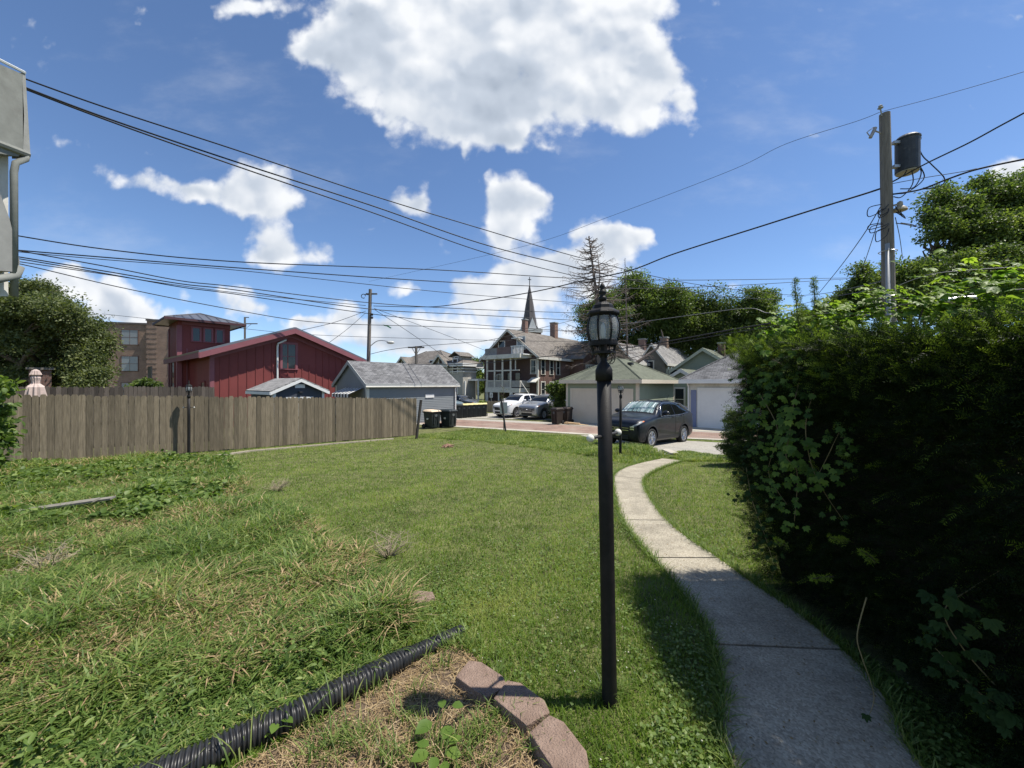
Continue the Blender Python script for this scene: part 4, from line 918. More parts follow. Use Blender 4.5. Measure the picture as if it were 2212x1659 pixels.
r4, H4, ri4, L4, W4 = small_house('green_cottage', 1500, 28.5, 1446, None, 816, 797, 'x', M['green_siding'], M['shingle_green'], M['offwhite'], 'low green annexe with a small gable and window between the two garages', depth=6.0, wins=(('x',1.05,.55,.62,1.6),), oh=.3)
# --- church -----------------------------------------------------------------------
cY = 92.0; r = empty('church', tuple(at(1144, 0, cY).to_2d())+(gz(30),), R(20), 'distant church with a tall dark pointed spire and cross on top', 'church'); hz = r.location.z
zb_ = zat(712, cY)-hz; zt_ = zat(614, cY)-hz
mb = MB(); mb.box(-2.1, 2.1, -2.1, 2.1, 0, zb_-.4); mb.build('tower', M['brick_dark'], r)
mb = MB(); mb.box(-2.35, 2.35, -2.35, 2.35, zb_-.9, zb_); mb.build('cornice', mat('pale_stone', (.5,.5,.48), .8, .1, 2), r)
sp = MB(); sp.lathe([(1.75,zb_),(1.55,zb_+2.2),(.95,zb_+6),(.06,zt_)], 8, ang0=R(22.5)); sp.build('spire', mat('slate', (.085,.075,.075), .7, .2, 1), r)
for k in range(4):
    g_ = MB(); g_.T = Matrix.Rotation(R(90*k), 4, 'Z'); g_._add([(-1.0,-1.95,zb_),(1.0,-1.95,zb_),(0,-1.75,zb_+2.7),(0,-.8,zb_+2.7)], [(0,1,2),(0,2,3),(1,3,2)]); g_.build('gablet', mat('gablet_stone', (.42,.43,.43), .8, .1, 2) if k == 0 else bpy.data.materials['gablet_stone'], r)
cx = MB(); cx.box(-.07,.07,-.07,.07,zt_-.1,zt_+1.75); cx.box(-.42,.42,-.06,.06,zt_+1.05,zt_+1.2); cx.build('cross', M['dark'], r)
nv = MB(); nv.box(1, 16, -5, 5, 0, zb_-8); nv.build('nave', M['brick_dark'], r)
# --- neighbour's house at the top left edge ------------------------------------------
XW = -10.1
r = empty('white_house', (XW, 8.0, gz(8)), 0, 'weathered white house edge with deep eave, gutter and downspout at the top left corner', 'house'); hz = r.location.z
def lx(px, py, X=XW):      # local point on the plane x = X seen at (px, py)
    Y = X*F/(px-CX); return Vector((X-XW, Y-8.0, EYE+(CY-py)/F*Y-hz))
def slabx(name, pts, t, m, parent=r, X=XW):
    mb = MB(); a = [lx(*p, X=X) for p in pts]; b = [p-Vector((t,0,0)) for p in a]; k = len(a)
    mb._add(a+b, [tuple(range(k)), tuple(range(2*k-1,k-1,-1))]+[(i, (i+1)%k, k+(i+1)%k, k+i) for i in range(k)]); return mb.build(name, m, parent)
gs = mat('weathered_white_boards', (.20,.205,.185), .85, .2, 3, dirt=(.16,.155,.14))
slabx('wall', [(-900,-300),(18,160),(18,640),(-900,640)], 3, M['offwhite'], X=XW-.30)
slabx('eave_panel', [(-260,25),(48,160),(52,250),(50,320),(40,338),(-260,290)], 1.2, gs)
slabx('eave_fascia', [(48.5,157),(55,159),(66,337),(52,343),(50,320)], .25, mat('grey_fascia', (.27,.27,.25), .8, .2, 3))
mb = MB(); mb.tube([lx(-200,28),lx(54,157)], .03, 5); mb.build('roof_edge', M['white'], r)
mb = MB(); mb.tube([lx(58,332),lx(55,344),lx(34,352),lx(30,372),lx(31,640)], .055, 8); mb.build('downspout', gs, r, smooth=True)
mb = MB(); mb.tube([lx(-200,235),lx(60,334)], .07, 8); mb.build('gutter', gs, r)
slabx('porch_roof', [(-300,120),(-2,412),(20,470),(43,565),(40,588),(-300,560)], .5, mat('grey_awning', (.25,.25,.235), .8, .15, 2), X=XW+.02)
mb = MB(); mb.tube([lx(-300,615),lx(-10,604),lx(34,596),lx(42,576)], .075, 8); mb.build('porch_gutter', gs, r, smooth=True)

# two small parking signs on the brown house's lower porch: white plates with a dark wheelchair-like figure
for (px, lab) in ((1061, 'left small white parking sign under the brown house porch'), (1104, 'right small white parking sign under the brown house porch')):
    r = empty('parking_sign', tuple(at(px, 0, 40.0).to_2d())+(gz(30),), 0, lab, 'sign', 'white parking signs under the porch'); zc = zat(853.5, 40)-r.location.z
    mb = MB(); mb.box(-.16, .16, 0, .02, zc-.26, zc+.26); mb.build('sign_panel', M['white'], r)
    mb = MB(); mb.box(-.04, .04, .0, .0, 0, 0) if False else mb.tube([(0,.04,0),(0,.04,zc-.2)], .03, 5); mb.build('post', M['galv'], r)
    mb = MB(); mb.ball((0,-.006,zc+.13), .035, 8, (1,.15,1)); mb.box(-.02,.03,-.010,-.004,zc-.05,zc+.09); mb.tube([(.085*math.cos(t),-.006,zc-.09+.085*math.sin(t)) for t in np.linspace(0,2*math.pi,13)], .016, 4, caps=False); mb.build('figure', M['dark'], r)
# ------------------------------------------------------------------ utility poles
def pole_root(px, Y, label, group='wooden utility poles'):
    return empty('utility_pole', on((px-CX)/F*Y, Y), 0, label, 'utility pole', group)
YP = 11.0
r = pole_root(1928, YP, 'near wooden utility pole with a grey transformer, rising behind the hedge'); rx = r.location.x; rz = r.location.z
ztp = zat(246, YP)-rz; lean = (1911-1928)/F*YP
def pl(z): return Vector((lean*z/ztp, 0, z))
mb = MB(); mb.tube([pl(-.2), pl(ztp*.35), pl(ztp*.7), pl(ztp)], [.17,.155,.138,.122], 14); mb.build('pole', M['pole_wood'], r, smooth=False)
mb = MB(); mb.tube([pl(ztp*.0)+Vector((-.15,-.135,0)), pl(ztp*.62)+Vector((-.13,-.12,0))], .05, 8); mb.build('conduit', M['grey_pvc'], r, smooth=True)
for zz in (.25, .47, .6): mb = MB(); mb.tube([pl(ztp*zz)+Vector((.20*math.cos(a)-.02, .20*math.sin(a)-.02, 0)) for a in np.linspace(0, 2*math.pi, 17)], .012, 4, caps=False); mb.build('strap', M['galv'], r)
tz0, tz1 = zat(372, YP)-rz, zat(300, YP)-rz; tcx = (1948-1928)/F*YP+.16
mb = MB(); mb.lathe([(.25,tz0),(.265,tz0+.02),(.265,tz1-.05),(.28,tz1-.04),(.28,tz1),(.22,tz1+.06),(.05,tz1+.08)], 22, c=(tcx, .0)); to = mb.build('transformer', M['transformer'], r, smooth=False)
mb = MB(); mb.lathe([(.245,tz0-.02),(.25,tz0-.001)], 22, c=(tcx,0)); mb.build('tank_base', mat('tank_base_paint', (.34,.32,.28), .7, .2, 6), to)
for a, b in ((.20,.02),(.30,-.05),(.26,.10)): mb = MB(); mb.lathe([(.03,tz1-.06),(.04,tz1-.02),(.03,tz1+.02),(.045,tz1+.05),(.02,tz1+.09)], 8, c=(tcx+a,b)); mb.build('bushing', M['dark'], to)
for zz in (tz0+.12, tz1-.15): mb = MB(); mb.box(.0, tcx-.2, -.06, .06, zz, zz+.07); mb.T=None; mb.build('bracket', M['galv'], to)
mb = MB(); mb.tube([pl(ztp-.55)+Vector((-.12,0,0)), pl(ztp-.5)+Vector((-.30,-.02,0))], .02, 5); mb.tube([pl(ztp-.52)+Vector((-.28,0,.12)), pl(ztp-.52)+Vector((-.42,0,-.16))], .045, 8); mb.tube([pl(ztp-.38)+Vector((-.32,0,0)), pl(ztp-.5)+Vector((-.52,0,-.03)), pl(ztp-.7)+Vector((-.40,0,0))], .014, 5)
mb.build('fuse_cutout', mat('porcelain', (.30,.28,.27), .3, .2, 8), r)
mb = MB(); mb.tube([pl(ztp-.1)+Vector((-.13,-.05,0)), pl(ztp)+Vector((-.17,-.05,.12))], .018, 5); mb.lathe([(.03,ztp+.10),(.07,ztp+.13),(.04,ztp+.16),(.05,ztp+.19),(.02,ztp+.22)], 10, c=(lean-.17,-.05)); mb.build('insulator', M['stone'], r)
lzz = zat(457, YP)-rz
mb = MB(); mb.tube([pl(lzz+.15)+Vector((.1,0,0)), pl(lzz+.15)+Vector((.24,-.1,.02))], .025, 6); mb.lathe([(.17,lzz-.02),(.15,lzz+.04),(.07,lzz+.11),(.06,lzz+.22),(.02,lzz+.25)], 14, c=(pl(lzz).x+.27,-.1)); mb.build('street_light', mat('street_light_housing', (.35,.30,.22), .5, .2, 8), r)
rnd = random.Random(4)
for k in range(9):       # service loops round the pole
    z_ = ztp*rnd.uniform(.655, .735); s_ = rnd.choice((-1, 1, 1)); w = rnd.uniform(.25, .75); dz = rnd.uniform(.1, .4)
    mb = MB(); mb.tube(catm([tuple(pl(z_)+Vector(v)) for v in ((.1*s_,-.15,0),(w*.5*s_,-.2,-dz*.6),(w*s_,-.15,-dz),(w*.9*s_,-.1,-dz*.2),(w*.4*s_,-.12,.02))], 6), .012, 5); mb.build('service_loop', M['wire'], r)
for pts in ([(1976,298),(1976,345),(1990,372),(1975,404),(1945,408)], [(1978,300),(1992,335),(2012,355),(2040,385),(2030,402),(1985,410)], [(1972,298),(1965,340),(1955,375),(1930,392)], [(1974,300),(1984,350),(1996,385),(1960,415),(1935,418)], [(1973,300),(1968,352),(1972,395),(1948,425),(1930,425)]):
    mb = MB(); mb.tube(catm([tuple(at(x, y, YP-.15)-r.location) for x, y in pts], 8), .014, 5); mb.build('secondary_lead', M['wire'], r)
YC = 31.0
r = pole_root(793, YC, 'weathered utility pole with a street light arm between the red barn and the grey garage'); rz = r.location.z; ztp = zat(625, YC)-rz; lean = (800-793)/F*YC
mb = MB(); mb.tube([pl(-.2), pl(ztp)], [.18,.13], 10); mb.build('pole', M['pole_wood'], r)
lz_ = zat(741, YC)-rz
mb = MB(); mb.tube(catm([tuple(pl(lz_-.35)), tuple(pl(lz_)+Vector((.6,-.1,.1))), tuple(pl(lz_)+Vector((1.1,-.2,.18))), tuple(pl(lz_)+Vector((1.6,-.3,.1)))], 5), .035, 5); ao = mb.build('lamp_arm', M['galv'], r)
mb = MB(); mb.ball((lean*.6+1.85,-.35,lz_+.0), .22, 10, (1.5,.8,.55)); mb.build('street_light', mat('lamp_head', (.55,.55,.52), .5, .1, 4), r, smooth=True)
mb = MB(); mb.tube([pl(ztp-.45)+Vector((-.1,0,0)), pl(ztp-.4)+Vector((-.55,-.05,0))], .03, 5); mb.tube([pl(ztp-.55)+Vector((-.55+.17*math.cos(a),0,.17*math.sin(a))) for a in np.linspace(0,5.4,9)], .03, 5); mb.build('insulator_bracket', M['dark'], r)
mb = MB(); mb.box(lean-.35, lean+.55, -.06, .06, ztp-.42, ztp-.32); mb.build('crossarm', M['pole_wood'], r)
for dz in (2.05, 2.3): mb = MB(); mb.ball((lean*.8+.22,-.1,ztp-dz), .11, 8); mb.build('splice_box', M['dark'], r)
for (px, Y, pt, w, wpx, lab) in ((529, 58, 685, 1.9, 3, 'distant utility pole with a crossarm behind the barn roof'), (899, 62, 748, 1.6, 3, 'distant utility pole with a crossarm in front of the Victorian house roof')):
    if px == 899: Y, w = 40, .85
    r = pole_root(px, Y, lab); rz = r.location.z; ztp = zat(pt, Y)-rz; lean = 0
    mb = MB(); mb.tube([(0,0,-.2),(0,0,ztp)], [.17,.13], 8); mb.build('pole', M['pole_wood'], r)
    za = ztp-1.0 if px == 529 else ztp-.12
    mb = MB(); mb.box(-w, w, -.06, .06, za-.07, za+.07); 
    mb.build('crossarm', M['pole_wood'], r)
    for s_ in (-1, 1): mb = MB(); mb.tube([(s_*w*.55,0,za),(0,0,za-.8)], .03, 4); mb.build('arm_brace', M['galv'], r)
    mb = MB(); mb.box(-.1, .6, -.05, .05, ztp-.1, ztp); mb.build('insulator_bracket', M['dark'], r)
# ------------------------------------------------------------------ overhead wires; each hangs between two real points
def wire(pts, Y0, Y1, rad, label, m=None, group='overhead wires', name='overhead_wire', n=8):
    P_ = catm([(float(a), float(b)) for a, b in pts], n)
    r0 = (pts[0][0]-CX)/F; r1 = (pts[-1][0]-CX)/F; X0, X1 = r0*Y0, r1*Y1; out = []
    for px, py in P_:
        rr = (px-CX)/F; den = (X1-X0)-rr*(Y1-Y0)
        t = (rr*Y0-X0)/den if abs(den) > 1e-6 else 0
        Y = Y0+t*(Y1-Y0); out.append(at(px, py, Y))
    mb = MB(); mb.tube(out, rad, 5); o = mb.build(name, m or M['wire'], smooth=True)
    return tag(o, label, 'wire', group)
wire([(-120,103),(0,150),(216,228),(504,322),(797,420),(1036,493),(1236,552),(1432,601),(1584,625),(1740,640)], 9, 44, .021, 'highest of the three long wires falling from the top left corner')
wire([(-120,122),(0,168),(216,250),(504,347.6),(797,442),(1036,525),(1236,576),(1353,602.8),(1546,638),(1693,648)], 9, 43, .024, 'middle one of the three long wires falling from the top left corner')
wire([(-120,124),(0,171),(216,254),(504,356.4),(797,456.5),(1036,542),(1236,594.7),(1330,610)], 9, 33, .024, 'lowest of the three long wires falling from the top left corner')
wire([(807,661),(903,663),(972,659),(1144,632),(1265,605),(1365,583),(1460,547),(1640,490),(1760,452),(1870,418),(1915,403)], 31, 11, .026, 'thick black cable rising from the centre pole to the transformer pole')
wire([(797,608),(1139,530),(1314,469),(1584,366),(1700,310),(1850,262),(1901,242)], 31, 11, .007, 'very thin top wire running from the centre pole to the tip of the transformer pole')
wire([(1901,242),(2040,205),(2212,155),(2330,118)], 11, 8, .006, 'very thin top wire leaving the transformer pole to the right edge')
wire([(1925,394),(2001,353),(2092,309),(2160,272),(2212,244),(2300,195)], 11, 8, .019, 'upper thick cable from the transformer pole to the right edge')
wire([(1918,421),(1986,410),(2047,387),(2110,366),(2212,344),(2330,322)], 11, 8, .022, 'lower thick cable from the transformer pole to the right edge')
wire([(1926,397),(1990,385),(2077,371),(2110,364)], 11, 9.6, .009, 'thin cable joining the lower thick cable right of the transformer pole')
wire([(-60,494),(0,503),(224,538),(504,565),(944,583),(1236,601),(1500,605),(1851,600)], 20, 60, .035, 'topmost of the left wires crossing above the church spire')
wire([(-60,528),(0,537),(216,555),(504,578),(944,608),(1236,621),(1400,623),(1600,616),(1851,601)], 20, 58, .035, 'second wire from the top crossing behind the church spire tip')
wire([(-60,530),(0,540),(216,560),(504,583),(944,630),(1245,654)], 20, 36, .022, 'third wire sloping down across the spire to the bare spruce')
wire([(-60,518),(0,531),(47,542.6),(234,576.5),(390,606.5),(504,618.9),(777,652),(1008,667.4),(1265,676.6)], 16, 40, .026, 'fourth wire from the left, passing just above the centre pole brackets')
wire([(-60,548),(0,559),(217,591),(390,617),(576,640),(790,660)], 16, 31, .022, 'wire from the left edge ending at the centre pole')
wire([(-60,540),(47,556),(234,587),(390,613),(504,625.7),(791,666.7),(1008,679.3),(1265,693)], 16, 40, .028, 'fifth wire from the left, passing the centre pole brackets')
wire([(-60,543),(47,560),(234,592),(390,620),(504,634.8),(793.5,677),(1008,699.8),(1255,716.7)], 16, 40, .024, 'sixth wire from the left, below the centre pole brackets')
wire([(-60,552),(47,571),(260,620.8),(504,669),(686,696.4),(937,705.5),(1200,716)], 17, 44, .024, 'lone lower wire sagging over the tower roof and barn ridge')
wire([(221,678),(390,696),(504,707.7),(686,723.7),(1008,734),(1250,738)], 40, 44, .022, 'low straight wire across the tower windows and barn roof')
wire([(800,765),(840,756),(900.5,748.4),(1008,740),(1069.7,732),(1245,690)], 31, 38, .022, 'cable dipping from the centre pole over the Victorian house roof')
wire([(830,785),(1008,787),(1167,771.3),(1275,760.6),(1404,744),(1587,711),(1722,689),(1825,670),(1925,647),(2030,641),(2212,625),(2330,615)], 28, 9, .021, 'thick low cable running from the grey garage roof behind the lantern up to the hedge')
wire([(1290,768),(1404,750),(1587,718),(1722,696),(1825,682),(1925,660),(2212,645)], 24, 9, .014, 'thin companion cable just under the thick low cable')
wire([(1335,702.4),(1476,683),(1613.7,665.8),(1660,676),(1720,668)], 24, 17, .012, 'pale bare wire in front of the dark trees right of the lantern', M['wire_light'])
wire([(1938,618),(1985,600),(2040,588),(2212,575),(2330,566)], 11, 9, .007, 'pale bare wire from the transformer pole to the right edge', M['wire_light'])
wire([(1906,440),(1870,500),(1820,570),(1770,632)], 11, 19, .013, 'service wire slanting down left from the transformer pole')
wire([(1905,455),(1890,500),(1870,560),(1854,598)], 11, 19, .012, 'steeper service wire slanting down from the transformer pole')
wire([(1934,470),(1943,510),(1950,560)], 11, 17, .011, 'short service wire dropping right of the transformer pole')
wire([(1700,640),(1780,634),(1851,620),(1915,605)], 30, 11, .014, 'cable arriving at the transformer pole from the trees, upper one')
wire([(1690,668),(1780,645),(1851,632),(1915,618)], 28, 11, .012, 'cable arriving at the transformer pole from the trees, lower one')
wire([(790,672),(720,697),(650,713.5)], 31, 24.5, .018, 'service drop from the centre pole to the barn ridge')
wire([(790,676),(750,711),(711,740)], 31, 26, .016, 'steeper service drop from the centre pole to the right barn roof')
wire([(808,668),(880,715),(960,770),(1000,800)], 31, 44, .020, 'service drop from the centre pole to the Victorian house')
wire([(808,666),(900,700),(1000,738),(1048,757)], 31, 43, .018, 'service drop from the centre pole to the brown house porch')
wire([(1069,733),(1058,760),(1046,778)], 43.5, 42, .02, 'short steep wire at the left corner of the brown house')
for (a, b, Yc, lab) in (((1850,681),(1903,664), 13, 'silver splice sleeve on the cable left of the transformer pole'), ((2032,650),(2108,645), 9.9, 'silver splice sleeve on the cable right of the transformer pole')):
    mb = MB(); p_, q_ = at(*a, Yc), at(*b, Yc-.25); d_ = (q_-p_); mb.tube([p_, p_+d_*.03, p_+d_*.97, q_], [.05,.082,.082,.05], 12); tag(mb.build('splice_closure', M['galv'], smooth=False), lab, 'cable splice', 'cable splice sleeves')
mb = MB(); p_ = at(836, 704, 33); mb._add([p_+Vector(v) for v in ((-.35,0,.12),(.1,0,.03),(.4,0,-.18),(.3,0,-.22),(0,0,-.05),(-.3,.05,.02))], [(0,1,4,5),(1,2,3,4)]); tag(mb.build('green_rag', mat('green_cloth', (.05,.35,.12), .8, .1, 3)), 'bright green scrap caught on the wire right of the centre pole', 'rag')

# ------------------------------------------------------------------ vehicles
def cr1(P_, t):
    i = min(max(int(math.floor(t)), 0), len(P_)-2); f_ = t-i
    a, b, c, d = P_[max(i-1,0)], P_[i], P_[i+1], P_[min(i+2, len(P_)-1)]
    return .5*((2*b)+(-a+c)*f_+(2*a-5*b+4*c-d)*f_*f_+(-a+3*b-3*c+d)*f_**3)
SUV = [ # x, zb, w, zbelt, wbelt, zr, wr, zt
 (0.00,.42,.50,.76,.50,.80,.42,.83),(.06,.26,.76,.84,.73,.89,.62,.92),(.30,.20,.87,.93,.82,.985,.70,1.02),(.75,.20,.91,1.0,.86,1.05,.75,1.09),
 (1.10,.20,.91,1.05,.87,1.10,.78,1.14),(1.32,.20,.91,1.07,.88,1.17,.75,1.22),(1.70,.20,.91,1.08,.88,1.42,.67,1.475),(2.10,.20,.91,1.09,.88,1.545,.63,1.61),
 (2.70,.20,.91,1.10,.88,1.575,.62,1.655),(3.30,.20,.91,1.13,.88,1.56,.61,1.64),(3.85,.20,.91,1.18,.86,1.50,.585,1.585),(4.20,.24,.89,1.21,.82,1.38,.55,1.47),
 (4.42,.30,.85,1.10,.78,1.2,.57,1.25),(4.53,.42,.72,.88,.66,.95,.5,.98)]
def suv(label, paint, L_=4.53, Hs=1.0, clad=True, shade=False, face_='a', group='parked cars', name='parked_car', glass=None):
    root = empty(name, (0,0,0), 0, label, 'car', group); S = [np.array(s, float) for s in SUV]
    for s in S: s[0] *= L_/4.53; s[[1,3,5,7]] *= Hs
    def sect(u):
        x, zb, w, zl, wl, zr, wr, zt = cr1(S, u)
        return np.array([(x,0,zb),(x,.8*w,zb),(x,.965*w,zb+.09),(x,w,zb+(zl-zb)*.5),(x,(w*.45+wl*.55)+.012,zb+(zl-zb)*.9),(x,wl,zl),(x,(wl*.45+wr*.55)+.02,zl+(zr-zl)*.55),(x,wr,zr),(x,.62*wr,zr+(zt-zr)*.72),(x,0,zt)])
    def pt(u, v, sg=1, off=0.0):
        s = sect(u); p = cr1(s, v); p = np.array(p)
        if off:
            du = cr1(sect(min(u+.05,12.9)), v)-cr1(sect(max(u-.05,.0)), v); dv = cr1(s, min(v+.05,9))-cr1(s, max(v-.05,0)); n_ = np.cross(dv, du); l_ = np.linalg.norm(n_); n_ = n_/l_ if l_ > 1e-9 else n_
            if n_[1] < 0 and p[1] > .05: n_ = -n_
            if p[1] <= .05 and n_[2] < 0: n_ = -n_
            p = p+n_*off
        return Vector((p[0], -p[1]*sg, p[2]))
    nu, nv = 64, 45; us = np.linspace(0, 13, nu); vs = np.linspace(0, 9, nv); mb = MB(); V_ = []
    for u in us:
        for v in vs: V_.append(pt(u, v, 1))
        for v in vs[-2:0:-1]: V_.append(pt(u, v, -1))
    rg = 2*nv-2; fs = [(i*rg+k, i*rg+(k+1)%rg, (i+1)*rg+(k+1)%rg, (i+1)*rg+k) for i in range(nu-1) for k in range(rg)]
    fs += [tuple(range(rg-1,-1,-1)), tuple(range((nu-1)*rg, nu*rg))]
    mb._add(V_, fs)
    body = mb.build('body', paint, root, smooth=True)
    wx = (.86*L_/4.53, 3.48*L_/4.53); wr_ = .345
    # cut the wheel arches
    for x in wx:
        c = MB(); c.tube([(x,-1.3,wr_+.02),(x,-.56,wr_+.02)], .415, 28); c.tube([(x,.56,wr_+.02),(x,1.3,wr_+.02)], .415, 28); co = c.build('cutter', paint)
        md = body.modifiers.new('b', 'BOOLEAN'); md.operation = 'DIFFERENCE'; md.solver = 'EXACT'; md.object = co
        dg = bpy.context.evaluated_depsgraph_get(); me = bpy.data.meshes.new_from_object(body.evaluated_get(dg)); body.modifiers.clear(); body.data = me; bpy.data.objects.remove(co)
    body.data.shade_smooth()
    try: body.data.set_sharp_from_angle(angle=R(38))
    except Exception: pass
    def patch(nm, u0, u1, v0, v1, m_, sides=(1,-1), off=.006, n=12, parent=root, edge=None, both=False):
        for sg in sides:
            q_ = MB(); P2 = []
            for i in range(n+1):
                for j in range(n+1):
                    u = u0+(u1-u0)*i/n; v = v0+(v1-v0)*j/n
                    if edge: u, v = edge(i/n, j/n)
                    P2.append(pt(u, v, sg, off))
            q_._add(P2, [(i*(n+1)+j, i*(n+1)+j+1, (i+1)*(n+1)+j+1, (i+1)*(n+1)+j) for i in range(n) for j in range(n)]); o_ = q_.build(nm, m_, parent, smooth=True)
        return o_
    G_ = glass or M['car_glass']
    # side windows; the rear one tapers
    patch('side_window', 0,0,0,0, G_, edge=lambda a, b: (6.0+(a*1.95)-(1-a)*(1-b)*.35+.25*(1-a)*b, 5.12+(1.72)*b*(.25+.75*min(1, a*2.2+.15))))
    patch('side_window', 0,0,0,0, G_, edge=lambda a, b: (8.08+a*1.15, 5.12+1.72*b))
    patch('side_window', 0,0,0,0, G_, edge=lambda a, b: (9.3+a*(1.35-.25*b), 5.15+a*.35*(1-b)+(1.68-a*.2)*b))
    if clad:
        pass
    # chrome strip round the glass
    ch = MB()
    for sg in (1, -1):
        ch.tube([pt(5.55+.47*t_ if t_ < 1 else 6.0, 5.0, sg, .012) for t_ in (0, .5, 1)]+[pt(6+k*.5, 5.0, sg, .012) for k in range(10)], .010, 5)
        ch.tube([pt(5.6,5.1,sg,.012), pt(6.0,6.2,sg,.012), pt(6.5,6.95,sg,.012), pt(7.2,7.02,sg,.012), pt(8.5,7.02,sg,.012), pt(9.8,6.98,sg,.012), pt(10.6,6.3,sg,.012), pt(10.5,5.05,sg,.012)], .010, 5)
    if face_ == 'a': ch.build('window_trim', M['chrome'], root, smooth=True)
    # windscreen over a cowl, with or without a sunshade behind it
    def wpatch(nm, u0, u1, vin, m_, off, taper=.0, n=18, fold=None):
        q_ = MB(); P2 = []
        for i in range(n+1):
            u = u0+(u1-u0)*i/n
            for j in range(2*n+1):
                s_ = j/n-1; v = 9-abs(s_)*(9-vin); sg = 1 if s_ >= 0 else -1
                o2 = off+(fold(i/n, s_) if fold else 0); P2.append(pt(u, v, sg, o2))
        k_ = 2*n+1; q_._add(P2, [(i*k_+j, i*k_+j+1, (i+1)*k_+j+1, (i+1)*k_+j) for i in range(n) for j in range(2*n)]); return q_.build(nm, m_, root, smooth=True)
    if shade:
        wpatch('windscreen_surround', 4.75, 6.95, 7.12, M['plastic_dark'], .003)
        wpatch('sunshade', 5.0, 6.72, 7.35, shade, .008, n=30, fold=lambda a, s_: .006*math.sin(s_*26+a*2)+.003*math.sin(s_*51))
        wpatch('windscreen', 4.85, 6.9, 7.15, M['car_glass_clear'], .026)
    else: wpatch('windscreen', 4.85, 6.9, 7.15, G_, .006)
    wpatch('rear_window', 11.05, 11.9, 7.2, G_, .006)
    patch('headlight', 0,0,0,0, M['lens'], edge=lambda a, b: (.62+a*1.55, 4.15+b*.85-(1-a)*.12*(1-b)+.25*a), off=.008)
    patch('indicator', 0,0,0,0, M['amber'], edge=lambda a, b: (1.95+a*.28, 4.45+b*.55), off=.012)
    patch('tail_light', 0,0,0,0, M['red_lens'], edge=lambda a, b: (11.6+a*.6, 4.3+b*2.0), off=.008)
    # grille, plate, bumper opening
    for sg in (1,-1):
        gr = MB()
        for k, (v0_, v1_) in enumerate(((3.35,3.62),(3.75,4.0),(4.1,4.35))):
            P2 = [pt(u, v, sg, .014) for u in np.linspace(0.05,.62,6) for v in (v0_, v1_)]; gr._add(P2, [(i*2, i*2+1, i*2+3, i*2+2) for i in range(5)])
        gr.build('grille', M['chrome'] if face_ != 'c' else M['plastic_dark'], root)
    lo = MB()
    lo.box(-.02, .06, -.46, .46, .30*Hs, .44*Hs); lo.build('bumper_grille', M['plastic_dark'], root, bevel=.015)
    up = MB(); up.box(-.03, .05, -.50, .50, .53*Hs, .74*Hs); uo = up.build('grille_opening', M['plastic_dark'], root, bevel=.02)
    bar_ = MB(); bar_.box(-.045, -.029, -.48, .48, .60*Hs, .625*Hs); bar_.box(-.045, -.029, -.48, .48, .68*Hs, .70*Hs); bar_.build('grille_bar', M['chrome'], uo)
    em = MB()
    if face_ == 'a':     # upright emblem with two stems and a bridge
        em.box(-.062,-.05,-.075,-.055,.60*Hs,.70*Hs); em.box(-.062,-.05,.055,.075,.60*Hs,.70*Hs); em.box(-.062,-.05,-.055,.055,.64*Hs,.66*Hs)
    elif face_ == 'b':   # ring with a bar
        em.tube([(-.055,.07*math.cos(a),.66*Hs+.06*math.sin(a)) for a in np.linspace(0,2*math.pi,17)], .009, 5, caps=False); em.box(-.062,-.05,-.10,.10,.652*Hs,.668*Hs)
    else:
        for k in (0,1): em.tube([(-.055,(.075 if k == 0 else .035)*math.cos(a),.66*Hs+(.048)*math.sin(a)) for a in np.linspace(0,2*math.pi,17)], .008, 5, caps=False)
    em.build('emblem', M['chrome'], uo)
    # mirrors, rails, antenna, door lines, handles
    for sg in (1, -1):
        p_ = pt(5.75, 5.15, sg); mb = MB(); mb.ball((p_.x+.05, p_.y-sg*.15, p_.z+.11), .125, 12, (.75,1.15,.72)); mb.tube([p_, (p_.x+.05, p_.y-sg*.08, p_.z+.05)], .025, 6); mb.build('wing_mirror', paint, root, smooth=True)
        rr = MB(); rr.tube([pt(7.3,7.6,sg,.0)]+[pt(u,7.55,sg,.045) for u in np.linspace(7.5,10.3,8)]+[pt(10.5,7.6,sg,.0)], .014, 6); rr.build('roof_rail', M['plastic_dark'] if face_ == 'a' else M['galv'], root, smooth=True)
        for u_ in (7.98, 9.2):
            dl = MB(); dl.tube([pt(u_ if v > 2.3 or u_ < 9 else u_-.1, v, sg, .001) for v in np.linspace(1.9, 5.0, 10)], .005, 4); dl.build('door_seam', M['plastic_dark'], root)
            hh = MB(); a_ = pt(u_-.45, 4.25, sg, .012); b_ = pt(u_-.18, 4.25, sg, .012); hh.tube([a_, (a_+b_)/2+Vector((0,-sg*.02,0)), b_], .013, 6); hh.build('door_handle', paint, root, smooth=True)
        sk = MB(); P2 = [pt(u, v, sg, .007) for u in np.linspace(2.0, 10.5, 24) for v in (1.3, 2.0, 2.28)]; 
        P3 = []; keep = [u for u in np.linspace(2.0,10.5,60) if min(abs(cr1(S,u)[0]-x) for x in wx) > .44]
        P2 = [pt(u, v, sg, .007) for u in keep for v in (1.2,2.0,2.3)]; sk._add(P2, [(i*3+j, i*3+j+1, (i+1)*3+j+1, (i+1)*3+j) for i in range(len(keep)-1) for j in (0,1) if keep[i+1]-keep[i] < .2]); sk.build('sill_cladding', M['clad'], root)
